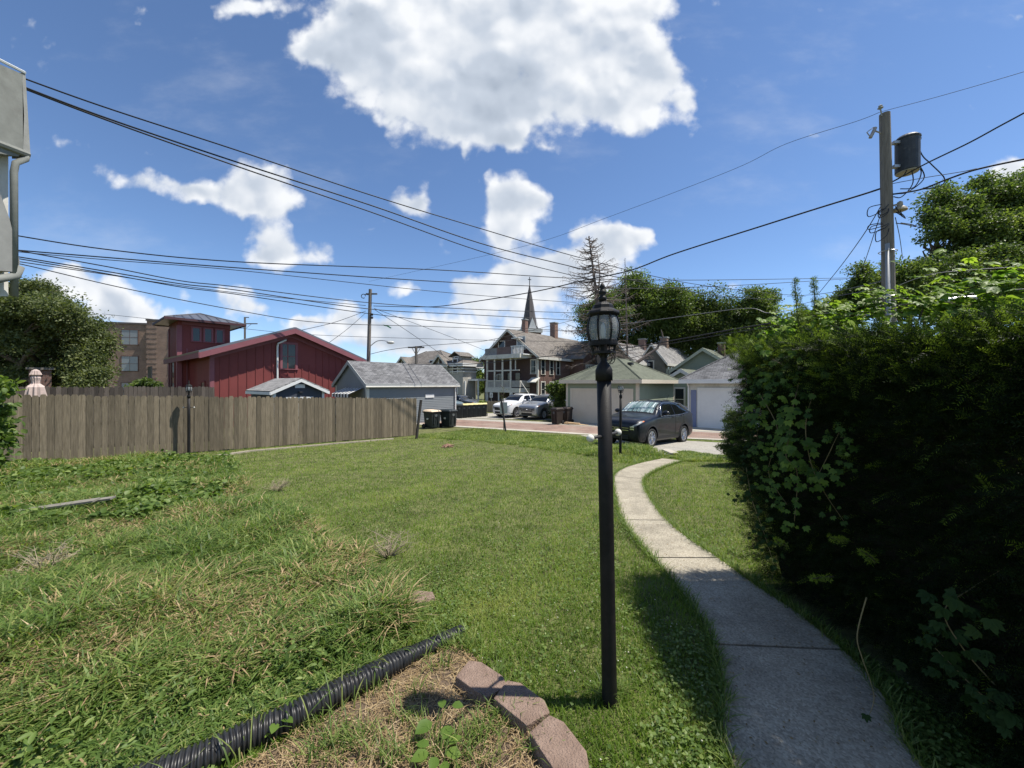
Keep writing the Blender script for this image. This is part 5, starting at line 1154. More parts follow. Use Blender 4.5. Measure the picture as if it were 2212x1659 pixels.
        for x in wx:
            ar = MB(); P2 = []
            for a in np.linspace(-.15, math.pi+.15, 24):
                for rad_ in (.412, .46):
                    xx = x+rad_*math.cos(a); zz = wr_+.02+rad_*math.sin(a)
                    uu = np.interp(xx, [s[0] for s in S], range(len(S))); sc_ = sect(uu); best = min(np.linspace(1.0,5.2,64), key=lambda v: abs(cr1(sc_, v)[2]-zz)); yy = cr1(sc_, best)[1]
                    P2.append((xx, -(yy+.010)*sg, zz))
            ar._add(P2, [(i*2, i*2+1, i*2+3, i*2+2) for i in range(23)]); ar.build('wheel_arch', M['clad'], root, smooth=True)
    un = MB(); un.box(.4*L_/4.53, 4.15*L_/4.53, -.60, .60, .19, .62); un.build('underbody', M['plastic_dark'], root)
    for x in wx:
        for sg in (1, -1):
            y_ = -sg*.80; T_ = Matrix.Translation((x, y_, wr_)) @ Matrix.Rotation(R(90)*sg, 4, 'X')
            ty = MB(); ty.T = T_; ty.lathe([(.235,-.10),(.33,-.11),(wr_,-.085),(wr_,.085),(.335,.108),(.25,.10),(.243,.055)], 32); t_ = ty.build('wheel', M['rubber'], root, smooth=True)
            rm = MB(); rm.T = T_; rm.lathe([(.245,.03),(.246,.098),(.228,.100),(.215,.06)], 28); 
            for k in range(5):
                for da in (-.16, .16):
                    a = 2*math.pi*k/5+.3; rm.tube([(.05*math.cos(a+da*2),.05*math.sin(a+da*2),.083),(.14*math.cos(a+da*1.1),.14*math.sin(a+da*1.1),.082),(.228*math.cos(a+da*1.5),.228*math.sin(a+da*1.5),.088)], .016, 6)
            rm.lathe([(.06,.07),(.055,.092),(.02,.098)], 14); rm.build('rim', M['alloy'], t_, smooth=False)
            dk2 = MB(); dk2.T = T_; dk2.lathe([(.24,.0),(.24,.045)], 24); dk2.build('brake_disc', M['plastic_dark'], t_)
    an = MB(); an.tube([(3.75*L_/4.53,0,1.6*Hs),(3.95*L_/4.53,0,1.6*Hs+.28)], .006, 4); an.build('antenna', M['plastic_dark'], root)
    return root
def paintmat(name, col, metal=.35, rough=.22, coat=.55):
    m, nt, N, L, out = newmat(name); b = N.new('ShaderNodeBsdfPrincipled'); b.inputs['Base Color'].default_value = rgb(col); b.inputs['Metallic'].default_value = metal; b.inputs['Roughness'].default_value = rough
    b.inputs['Coat Weight'].default_value = coat; b.inputs['Specular IOR Level'].default_value = .5 if coat > .3 else .3; b.inputs['Coat Roughness'].default_value = .04
    n = N.new('ShaderNodeTexNoise'); n.inputs['Scale'].default_value = 3; n.inputs['Detail'].default_value = 8; tc = N.new('ShaderNodeTexCoord'); L.new(tc.outputs['Object'], n.inputs['Vector'])
    mr = N.new('ShaderNodeMapRange'); mr.inputs['To Min'].default_value = rough*.7; mr.inputs['To Max'].default_value = rough*1.8; L.new(n.outputs['Fac'], mr.inputs[0]); L.new(mr.outputs[0], b.inputs['Roughness'])
    L.new(b.outputs[0], out.inputs[0]); return m
def shademat():
    m, nt, N, L, out = newmat('silver_foil_sunshade'); b = N.new('ShaderNodeBsdfPrincipled'); b.inputs['Roughness'].default_value = .42; b.inputs['Metallic'].default_value = .25
    tc = N.new('ShaderNodeTexCoord'); mp = N.new('ShaderNodeMapping'); mp.inputs['Rotation'].default_value = (0,0,0); mp.inputs['Scale'].default_value = (.4,3.4,.4); L.new(tc.outputs['Object'], mp.inputs[0])
    n = N.new('ShaderNodeTexNoise'); n.inputs['Scale'].default_value = 2.3; n.inputs['Detail'].default_value = 5; n.inputs['Roughness'].default_value = .7; L.new(mp.outputs[0], n.inputs['Vector'])
    cr = N.new('ShaderNodeValToRGB'); L.new(n.outputs['Fac'], cr.inputs[0]); cr.color_ramp.elements[0].position = .38; cr.color_ramp.elements[0].color = (.16,.30,.30,1); cr.color_ramp.elements[1].position = .55; cr.color_ramp.elements[1].color = (.72,.84,.84,1)
    L.new(cr.outputs[0], b.inputs['Base Color']); L.new(b.outputs[0], out.inputs[0]); return m
fw = Vector((4.97,13.9)); rw = Vector((6.90,15.65))
car = suv('black SUV with a silver sunshade in its windscreen, parked on the gravel driveway', paintmat('black_car_paint', (.006,.008,.014), .0, .25, .22), Hs=1.03, shade=shademat(), face_='a')
dv = (rw-fw).normalized(); ang = math.atan2(dv.y, dv.x); side = Vector((-dv.y, dv.x)); org = fw-dv*.86+side*.80
car.location = (org.x, org.y, gz(13.9)+.014); car.rotation_euler = (0, math.atan2(gz(13.9)-gz(15.65), 2.5), ang)
sil = suv('silver SUV with a V shaped grille, parked right of the white one', paintmat('silver_car_paint', (.36,.37,.38), .7, .25), L_=4.6, Hs=1.03, face_='c')
c0 = Vector((1.75, 26.4)); sil.location = (c0.x, c0.y, gz(26)+.03); sil.rotation_euler = (0,0,TH)
c0 = c0+PM.to_2d()*.95; sil.location = (c0.x, c0.y, gz(26)+.03)
whi = suv('white SUV with a dark lower grille, parked beside the tan fence', paintmat('white_car_paint', (.74,.74,.74), 0, .25), L_=4.6, Hs=1.04, face_='b')
c1 = c0+PM.to_2d()*2.35-Q.to_2d()*.2; whi.location = (c1.x, c1.y, gz(26)+.03); whi.rotation_euler = (0,0,TH)
d1_ = suv('dark grey car far behind the row of bins, only its roof and windows showing', paintmat('grey_car_paint', (.09,.10,.11), .5, .25), L_=4.7, Hs=.9)
p_ = at(1040, 0, 35.5); d1_.location = (p_.x, 35.5, gz(30)); d1_.rotation_euler = (0,0,TH+R(100))
d2_ = suv('pale teal car beside the grey garage corner, behind the wheeled bins', paintmat('teal_car_paint', (.20,.28,.30), .5, .25), L_=4.5, Hs=.95)
p_ = at(990, 0, 33.0); d2_.location = (p_.x, 33.0, gz(30)); d2_.rotation_euler = (0,0,TH+R(90))

# ------------------------------------------------------------------ wheeled bins
def wheelie(label, body, lidm, group, open_=0):
    root = empty('wheeled_bin', (0,0,0), 0, label, 'bin', group); H_ = .98
    def ring(s, z, dx=0): return [(-.25*s+dx,-.29*s,z),(.25*s+dx,-.29*s,z),(.25*s+dx,.33*s,z),(-.25*s+dx,.33*s,z)]
    mb = MB(); vs = ring(.84,.06)+ring(.90,.35)+ring(1.0,H_-.09)+ring(1.07,H_-.09)+ring(1.07,H_-.03)+ring(.98,H_-.03)
    mb._add(vs, [(3,2,1,0)]+[(i*4+k, i*4+(k+1)%4, (i+1)*4+(k+1)%4, (i+1)*4+k) for i in range(5) for k in range(4)]+[(20,21,22,23)]); bo = mb.build('bin_body', body, root, bevel=.02)
    for s_ in (-1,1):
        rb = MB(); rb.box(s_*.12-.02, s_*.12+.02, -.305, -.27, .2, H_-.15); rb.build('body_rib', body, bo)
    ld = MB(); ld._add([(-.28,-.33,H_-.02),(.28,-.33,H_-.02),(.28,.36,H_-.02),(-.28,.36,H_-.02),(-.22,-.25,H_+.05),(.22,-.25,H_+.05),(.22,.30,H_+.075),(-.22,.30,H_+.075)], [(0,3,2,1),(4,5,6,7),(0,1,5,4),(1,2,6,5),(2,3,7,6),(3,0,4,7)]); ld.build('lid', lidm, root, bevel=.015)
    hn = MB(); hn.tube([(-.24,.36,H_-.06),(-.24,.43,H_-.03),(.24,.43,H_-.03),(.24,.36,H_-.06)], .016, 6); hn.build('handle', body, root)
    em = MB(); em.lathe([(.06,0),(.06,.004)], 14); 
    em.T = None; eo = MB(); eo.T = Matrix.Translation((0,-.287,.74)) @ Matrix.Rotation(R(90),4,'X') ; eo.lathe([(.075,0),(.075,.012)], 14); eo.build('round_emblem', mat('bin_emblem', (.10,.11,.11), .6, .1, 3) if 'bin_emblem' not in bpy.data.materials else bpy.data.materials['bin_emblem'], bo)
    sl_ = MB(); sl_.box(-.262,-.25,-.05,.08,.50,.60); sl_.build('label_sticker', M['offwhite'], bo)
    for s_ in (-1,1):
        w_ = MB(); w_.T = Matrix.Translation((s_*.27,.27,.13)) @ Matrix.Rotation(R(90),4,'Y'); w_.lathe([(.03,-.03),(.12,-.03),(.13,-.015),(.13,.015),(.12,.03),(.03,.03)], 16); w_.build('wheel', M['rubber'], root)
    return root
def put(o, px, py, rz, s=1.0, Y=None):
    g_ = G(px, py) if Y is None else on((px-CX)/F*Y, Y); o.location = g_; o.rotation_euler = (0,0,rz); o.scale = (s,s,s); return o
gb = 'bins beside the grey garage'
put(wheelie('dark wheeled bin with a tan lid right next to the fence end', M['bin'], M['lid_tan'], gb), 934, 925, TH, 1.0).scale = (1.3, 1.2, 1.0)
put(wheelie('dark wheeled bin with a dark lid at the right corner of the grey garage', M['bin'], M['bin'], gb), 970, 923, TH+.1, 1.0).scale = (1.3, 1.2, 1.0)
gb = 'row of bins in front of the far cars'
rowm = [('far left dark bin of the row along the alley, with a dark lid', M['bin'])]+[(f'{w} yellow lidded bin of the row along the alley', M['lid_yellow']) for w in ('first', 'second', 'third', 'fourth', 'last')]
proto = None
for k, (lab, lm) in enumerate(rowm):
    t_ = k/5; o = wheelie(lab, M['bin'], lm, gb); put(o, 993+t_*52, 0, R(-25+30), 1.0, Y=28.2+t_*1.6)
gb = 'bins beside the green garage'
put(wheelie('brown wheeled bin half behind the banana plant left of the green garage', M['bin_brown'], M['bin_brown'], gb), 1203, 917, R(-48), 1.0)
put(wheelie('brown wheeled bin touching the left corner of the green garage', M['bin_brown'], M['bin_brown'], gb), 1224, 914.5, R(-42), 1.0)
put(wheelie('dark bin with a tan lid in the gap between the two garages', M['bin'], M['lid_tan'], gb), 1478, 918, R(-35), 1.1)

# ------------------------------------------------------------------ small things
# leaning sign seen from the back
g_ = G(1093, 934); Ys = g_.y; r = empty('sign_post', g_, 0, 'leaning sign on a thin grey post at the edge of the lawn, seen from behind', 'sign')
tp = at(1083, 862, Ys)-g_; mb = MB(); mb.tube([(0,-.02,-.1), (tp.x, tp.y-.12, tp.z)], .05, 4); mb.build('post', M['clad'], r)
a_, b_ = at(1080,893,Ys-.04)-g_, at(1096,869,Ys-.04)-g_
mb = MB(); mb.box(a_.x-.0, b_.x, -.06, -.05, a_.z, b_.z); mb.build('sign_panel', M['galv'], r)
# staked young tree beside the sign is bare: see vegetation
# wooden boards in front of the green garage door
g_ = G(1245, 918); mb = MB(); mb.box(-.75,.75,-.16,.12,.02,.07); mb.box(-.7,.2,-.1,.16,.075,.12)
o = mb.build('wooden_board', mat('new_plywood', (.46,.33,.19), .8, .15, 4), bevel=.006); o.location = g_; o.rotation_euler = (R(1),R(3),R(-24)); tag(o, 'pale wooden boards lying flat in front of the cream garage door', 'board')
# closed patio umbrella behind the fence
Yu = 13.0; g_ = on((77-CX)/F*Yu, Yu); r = empty('patio_umbrella', g_, 0, 'closed pale pink patio umbrella standing behind the tall dark fence', 'umbrella')
b_ = zat(835, Yu)-g_.z; t_ = zat(798, Yu)-g_.z; um = mat('pale_pink_canvas', (.50,.40,.36), .85, .15, 5)
mb = MB(); mb.tube([(0,0,0),(0,0,t_)], .025, 8); mb.build('pole', M['offwhite'], r)
vs = []; prof = [(.24,b_-.35),(.20,b_-.02),(.09,b_+.10),(.09,b_+.2),(.11,b_+.30),(.07,b_+.36),(.13,b_+.40),(.08,t_-.04),(.02,t_)]
for rr, z_ in prof:
    for k in range(24): vs.append((rr*(1+.12*(k%2*2-1))*math.cos(k*math.pi/12), rr*(1+.12*(k%2*2-1))*math.sin(k*math.pi/12), z_))
mb = MB(); mb._add(vs, [(i*24+k, i*24+(k+1)%24, (i+1)*24+(k+1)%24, (i+1)*24+k) for i in range(len(prof)-1) for k in range(24)]); mb.build('canopy', um, r)
# grill on the far side between the garages
# small twig heap on the lawn
g_ = G(967, 966); rt = random.Random(3); mb = MB()
for k in range(9):
    a = rt.uniform(0, 6.28); l_ = rt.uniform(.12, .3); z_ = rt.uniform(.02,.10); mb.tube([(-math.cos(a)*l_,-math.sin(a)*l_,z_*.4+.01),(math.cos(a)*l_*.3,math.sin(a)*l_*.3,z_+.03),(math.cos(a)*l_,math.sin(a)*l_,.02)], rt.uniform(.006,.03), 5)
o = mb.build('broken_branch', mat('red_brown_bark', (.22,.13,.09), .9, .3, 6)); o.location = g_; tag(o, 'broken reddish branch lying on the lawn in front of the fence end', 'branch')
# old plank in the weeds
g_ = G(80, 1125); mb = MB(); mb.box(-.7,.7,-.07,.07,.16,.185); mb.box(-.6,.8,.09,.2,.12,.145); o = mb.build('old_plank', mat('silvered_plank', (.19,.175,.15), .9, .2, 5)); o.location = g_; o.rotation_euler = (R(4),R(-6),R(14)); tag(o, 'silvery old planks lying in the weeds at the left edge', 'plank')
# carved plant pot with a leafy plant near the tan fence
g_ = G(1041, 899); Yg = min(g_.y, 31); g_ = on((1041-CX)/F*Yg, Yg); r = empty('potted_plant', g_, 0, 'leafy plant in a white pierced pot at the end of the bin row', 'plant')
mb = MB(); mb.lathe([(.20,0),(.28,.1),(.30,.35),(.26,.55),(.24,.57),(.02,.56)], 14); mb.build('pot', mat('white_plaster', (.62,.60,.55), .8, .1, 3, dirt=(.2,.2,.16)), r)
PLANT_ROOT = r
# ------------------------------------------------------------------ vegetation
def blades(pos, h, w, lean, ang, bend=.5, seg=2):
    """curved grass blades: seg quads and a tip. returns verts, faces(flat), sizes"""
    n = len(pos); ca, sa = np.cos(ang), np.sin(ang); d = np.stack([ca, sa, np.zeros(n)], 1); s = np.stack([-sa, ca, np.zeros(n)], 1)
    V_ = []; 
    for k in range(seg+1):
        t = k/(seg+.0) if seg else 0; t = k/(seg+1)
        off = lean*(t**(1+bend)); z = h*t*(1-.35*np.clip(lean/np.maximum(h, 1e-6), 0, 1.6)*t*.6)
        c = pos+d*off[:, None]; c[:, 2] += z; ww = w*(1-.35*t)
        V_.append(c-s*(ww/2)[:, None]); V_.append(c+s*(ww/2)[:, None])
    tip = pos+d*lean[:, None]; tip[:, 2] += h*(1-.35*np.clip(lean/np.maximum(h, 1e-6), 0, 1.6)*.75); V_.append(tip)
    m_ = 2*(seg+1)+1; V_ = np.stack(V_, 1).reshape(-1, 3); base = (np.arange(n)*m_)[:, None]
    q = []
    for k in range(seg): q.append(np.array([2*k, 2*k+1, 2*k+3, 2*k+2]))
    qa = np.concatenate(q) if q else np.zeros(0, int); tr = np.array([2*seg, 2*seg+1, m_-1])
    F_ = np.concatenate([np.concatenate([qa, tr])[None, :]+base]).ravel(); sizes = np.tile(np.array([4]*seg+[3]), n); return V_, F_, sizes, m_
def leaves(pos, size, d, nrm, aspect=.55, fold=.12):
    """folded diamond leaves"""
    d = d/np.maximum(np.linalg.norm(d, axis=1, keepdims=True), 1e-9); s = np.cross(nrm, d); s /= np.maximum(np.linalg.norm(s, axis=1, keepdims=True), 1e-9); n_ = np.cross(d, s)
    L_ = size[:, None]; mid = pos+d*L_*.48+n_*L_*fold
    V_ = np.stack([pos, mid+s*L_*aspect*.5, pos+d*L_, mid-s*L_*aspect*.5, pos+d*L_*.5], 1).reshape(-1, 3)
    b = (np.arange(len(pos))*5)[:, None]; F_ = (np.array([0,4,1, 1,4,2, 0,3,4, 3,2,4])[None, :]+b).ravel(); return V_, F_, 3, 5
def oval(pos, size, d, nrm, aspect=.6, fold=.10, droop=.15):
    """broad pointed leaf with a folded midrib, 2 x 4 faces"""
    d = d/np.maximum(np.linalg.norm(d, axis=1, keepdims=True), 1e-9); s = np.cross(nrm, d); s /= np.maximum(np.linalg.norm(s, axis=1, keepdims=True), 1e-9); n_ = np.cross(d, s); L_ = size[:, None]
    ts = [0, .22, .55, .82, 1]; ws = [.0, .78, 1.0, .55, 0]; rows = []
    for t, w in zip(ts, ws):
        c = pos+d*L_*t-n_*L_*droop*t*t; rows.append(c)
        if 0 < t < 1: rows.append(c+s*L_*aspect*.5*w+n_*L_*fold*w); rows.append(c-s*L_*aspect*.5*w+n_*L_*fold*w)
    V_ = np.stack(rows, 1).reshape(-1, 3)     # 0 base, 1 c,2 l,3 r, 4 c,5 l,6 r, 7 c,8 l,9 r, 10 tip
    tri = np.array([0,1,2, 0,3,1, 1,4,5, 1,5,2, 1,3,6, 1,6,4, 4,7,8, 4,8,5, 4,6,9, 4,9,7, 7,10,8, 7,9,10])
    b = (np.arange(len(pos))*11)[:, None]; return V_, (tri[None, :]+b).ravel(), 3, 11
def rdir(n, r, zb=0.0):
    v = r.normal(size=(n, 3)); v[:, 2] += zb; return v/np.linalg.norm(v, axis=1, keepdims=True)
def fbm2(x, y, r, s=1.0):
    o = np.zeros_like(x); rr = np.random.default_rng(r)
    for k in range(6):
        f = s*(1.0+.9*k); a = rr.uniform(0, 6.28); p = rr.uniform(0, 6.28, 2); o += np.sin(f*(x*np.cos(a)+y*np.sin(a))+p[0]+1.3*np.sin(f*.6*(x*np.sin(a)-y*np.cos(a))+p[1]))/(1+.5*k)
    return o/2.6

# ---- lawn
DRV = DRIVE; WEED = GP([(-700,985),(0,985),(300,985),(505,1000),(535,1050),(530,1090),(640,1110),(740,1180),(830,1260),(880,1310),(900,1345),(806,1462),(700,1520),(620,1560),(430,1680),(200,1800),(-500,2100),(-3500,2300),(-3500,985)])
BED = GP([(300,1800),(640,1590),(880,1440),(985,1395),(1045,1440),(1105,1500),(1180,1570),(1260,1700),(1480,2100),(0,2100)])
ALLEY = [tuple((A0+AD*l+AN*n)[:2]) for l, n in ((-90,-.35),(60,-.35),(60,30),(-90,30))]
def lawn_mask(x, y):
    m = ~inpoly(x, y, PATH); m &= ~inpoly(x, y, BED) & ~inpoly(x, y, DRV) & ~inpoly(x, y, ALLEY)
    fd = (p_far-p_near); m &= ((x-p_near.x)*fd.y-(y-p_near.y)*fd.x) > .05          # this side of the fence
    m |= False
    return m & ~((x > 2.3) & (x < 6.5) & (y < 3.4))
def scatter(n, y0, y1, r, mask, power=1.0, xl=-1.42, xr=1.42):
    """points spread over the visible wedge, denser near the camera"""
    s = 1.1 if y0 < 2 else 0.0; a, b = (y0-.75 if s else y0)+s, y1+s        # carried on behind and beside the camera too
    u = r.random(n); y = (a**(1-power)+(b**(1-power)-a**(1-power))*u)**(1/(1-power)) if abs(power-1) > 1e-3 else a*(b/a)**u
    x = y*r.uniform(xl, xr, n); y = y-s; k = mask(x, y); return x[k], y[k]
r_ = np.random.default_rng(11)
def lawn_blades():
    x, y = scatter(760000, 1.25, 24, r_, lambda x, y: lawn_mask(x, y) & ~inpoly(x, y, WEED), 1.15)
    n = len(x); pos = np.stack([x, y, gzn(y)], 1); big = 1+np.clip((y-2.5)/9, 0, 1.6)
    nz = fbm2(x, y, 5, 1.4); nz2 = fbm2(x, y, 8, 5.0)
    h = r_.uniform(.026, .060, n)*(1+.25*nz)*(1+.10*(big-1)); w = r_.uniform(.003, .0055, n)*big
    V_, F_, S_, m_ = blades(pos, h, w, h*r_.uniform(.2, 1.3, n), r_.uniform(0, 6.28, n), .5, 1)
    # mower stripes run away from the camera; dry and lush patches are real differences in the grass
    stripe = np.sin((x*.83-y*.34)*4.2+.5*np.sin(y*.7))
    t = np.clip(.38+.20*nz+.12*nz2+.12*stripe+r_.normal(0, .13, n), 0, 1); dry = r_.random(n) < .04+.05*(nz2 > .3); t[dry] = r_.uniform(.8, 1, dry.sum())
    tag(npmesh('lawn_grass', V_, F_, S_, M['grass'], tint=np.repeat(t, m_)), kind='stuff')
    # clover and plantain leaves low in the near lawn
    x, y = scatter(230000, 1.25, 9, r_, lambda x, y: lawn_mask(x, y) & ~inpoly(x, y, WEED) & (fbm2(x, y, 21, 2.2)+.5*fbm2(x, y, 22, 7)+r_.normal(0, .35, len(x)) > .15), 1.5)
    n = len(x); pos = np.stack([x, y, gzn(y)+r_.uniform(.018, .05, n)], 1); d = rdir(n, r_); d[:, 2] = np.abs(d[:, 2])*.4-.05
    V_, F_, S_, m_ = leaves(pos, r_.uniform(.014, .030, n), d, np.tile([0,0,1.], (n,1))+r_.normal(0,.3,(n,3)), .75, .06)
    tag(npmesh('clover', V_, F_, S_, M['clover'], tint=np.repeat(np.clip(r_.normal(.5,.22,n),0,1), m_)), kind='stuff')
    # white clover heads and pale clippings
    x, y = scatter(1500, 1.4, 12, r_, lambda x, y: lawn_mask(x, y) & ~inpoly(x, y, WEED) & (fbm2(x, y, 23, 1.7) > -.2), 1.1); n = len(x)
    o6 = np.array([(1,0,0),(-1,0,0),(0,1,0),(0,-1,0),(0,0,1),(0,0,-1)], float); f8 = np.array([0,2,4, 2,1,4, 1,3,4, 3,0,4, 2,0,5, 1,2,5, 3,1,5, 0,3,5])
    V_ = (np.stack([x,y,gzn(y)+r_.uniform(.03,.06,n)],1)[:,None,:]+o6[None]*r_.uniform(.003,.006,n)[:,None,None]).reshape(-1,3); F_ = (f8[None,:]+(np.arange(n)*6)[:,None]).ravel()
    tag(npmesh('clover_flowers', V_, F_, 3, mat('clover_flower_white', (.55,.54,.42), .9, .2, 9)), kind='stuff')
lawn_blades()
# rough verge weeds between lawn and alley
def verge():
    V1 = GP([(905,930),(985,922),(1095,931),(1235,943),(1330,960),(1345,972),(1380,966),(1412,975),(1440,984),(1437,996),(1400,1000),(1345,1004),(1310,992),(1200,975),(1100,962),(1000,950),(905,946)])
    V2 = GP([(1450,982),(1500,978),(1545,985),(1640,990),(1640,1004),(1560,996),(1480,998),(1452,992)])
    pts = []
    for P_, n, hh in ((V1, 42000, .8), (V2, 12000, .55)):
        a = np.array(P_); x = r_.uniform(a[:,0].min(), a[:,0].max(), n*3); y = r_.uniform(a[:,1].min(), a[:,1].max(), n*3); k = inpoly(x+.22*fbm2(y, x, 35, 3)+.12*fbm2(x, y, 37, 9), y+.35*fbm2(x, y, 36, 3), P_) & lawn_mask(x, y); x, y = x[k][:n], y[k][:n]
        nz = fbm2(x, y, 31, 2.5); pts.append((x, y, hh*(1+.6*nz)))
    x = np.concatenate([p[0] for p in pts]); y = np.concatenate([p[1] for p in pts]); s_ = np.clip(np.concatenate([p[2] for p in pts]), .25, 2); n = len(x)
    pos = np.stack([x, y, gzn(y)], 1); mound = np.exp(-(((x-3.9)/1.1)**2+((y-12.4)/1.0)**2))*.22; h = r_.uniform(.04, .17, n)*s_+mound*.5
    pos[:, 2] += mound*.5
    V_, F_, S_, m_ = blades(pos, h, r_.uniform(.008, .016, n), h*r_.uniform(.3, 1.2, n), r_.uniform(0, 6.28, n), .8, 2)
    t = np.clip(.52+.3*fbm2(x, y, 33, 3)+r_.normal(0, .2, n), 0, 1); t[r_.random(n) < .14] = 1
    tag(npmesh('verge_weeds', V_, F_, S_, M['weed'], tint=np.repeat(t, m_)), kind='stuff')
verge()
# long weeds at left
def offpipe(x, y, d_=.085):
    k = np.ones(len(x), bool)
    for c_ in cl[::12]: k &= (x-c_[0])**2+(y-c_[1])**2 > d_*d_
    return k
def weeds():
    mask = lambda x, y: inpoly(x+.10*fbm2(y, x, 65, 6), y+.12*fbm2(x, y, 66, 6), WEED) & lawn_mask(x, y) & offpipe(x, y)
    x, y = scatter(470000, 1.2, 13, r_, mask, 1.35, -1.5, .3); n = len(x); nz = fbm2(x, y, 41, 2.1); nz3 = fbm2(x, y, 43, 6)
    pos = np.stack([x, y, gzn(y)], 1); big = 1+np.clip((y-2.5)/7, 0, 1.5)
    nearp = np.clip((y-(2.75+.55*(x+.3)))/.5+.2, .28, 1) ; h = np.clip(r_.uniform(.05, .24, n)*(1+.45*nz), .04, .45)*np.where(x > -2.6, nearp, 1); w = r_.uniform(.005, .0125, n)*np.where(r_.random(n) < .15, 1.5, 1)*big**.5
    lean = h*r_.uniform(.4, 1.7, n); ang = .9*fbm2(x, y, 47, 1.6)*3+r_.normal(0, 2.3, n)
    V_, F_, S_, m_ = blades(pos, h, w, lean, ang, .9, 3)
    dead = (fbm2(x, y, 51, 1.9)+.6*fbm2(x, y, 52, 6)) > .12; t = np.clip(.45+.16*nz3+.12*fbm2(x, y, 53, 1.1)+r_.normal(0, .24, n), 0, 1)
    k = dead & (r_.random(n) < .40) | (r_.random(n) < .05)
    rep = np.repeat(k, len(S_)//n); vrep = np.repeat(k, m_)
    def sub(kk, name, mt, tt):
        idx_ = np.where(kk)[0]
        V2, F2, S2, m2 = blades(pos[idx_]+np.array([0,0,.02]), h[idx_]*(.9 if name == 'dry_grass' else 1), w[idx_], lean[idx_]*(1.1 if name == 'dry_grass' else 1), ang[idx_], .9, 3)
        tag(npmesh(name, V2, F2, S2, mt, tint=np.repeat(tt[idx_], m2)), kind='stuff')
    sub(~k, 'tall_grass', M['weed'], t); sub(k, 'dry_grass', M['straw'], np.clip(r_.normal(.5,.2,n),0,1))
    # broad leaves among the blades and the rampant ground vine near the fence
    VINE = GP([(-700,985),(0,985),(500,998),(520,1040),(470,1085),(300,1130),(0,1150),(-700,1200)])
    x, y = scatter(62000, 4.5, 13.5, r_, lambda x, y: inpoly(x+.15*fbm2(y, x, 63, 5), y+.2*fbm2(x, y, 64, 4), VINE) & lawn_mask(x, y), 1.3, -1.5, -.4); n = len(x); hz_ = .14+.13*fbm2(x, y, 61, 1.3)+.09*fbm2(x, y, 62, 5)
    hz_ = np.clip(hz_, .05, .6); pos = np.stack([x, y, gzn(y)+hz_*np.sqrt(r_.random(n))], 1); d = rdir(n, r_); d[:, 2] = d[:, 2]*.5-.1
    V_, F_, S_, m_ = oval(pos, r_.uniform(.035, .105, n), d, np.tile([0,0,1.], (n,1))+r_.normal(0,.6,(n,3)), .75)
    tag(npmesh('ground_vine', V_, F_, S_, M['clover'], tint=np.repeat(np.clip(r_.normal(.45,.26,n),0,1), m_)), kind='stuff')
    x, y = scatter(14000, 1.2, 6, r_, lambda x, y: mask(x, y) & (fbm2(x, y, 55, 2.4) > .1), 1.3, -1.5, .3); n = len(x); pos = np.stack([x, y, gzn(y)+r_.uniform(.05, .24, n)], 1); d = rdir(n, r_); d[:, 2] = np.abs(d[:, 2])*.3
    V_, F_, S_, m_ = oval(pos, r_.uniform(.02, .055, n), d, np.tile([0,0,1.], (n,1))+r_.normal(0,.5,(n,3)), .42)
    tag(npmesh('broadleaf_weeds', V_, F_, S_, M['clover'], tint=np.repeat(np.clip(r_.normal(.55,.2,n),0,1), m_)), kind='stuff')
weeds()
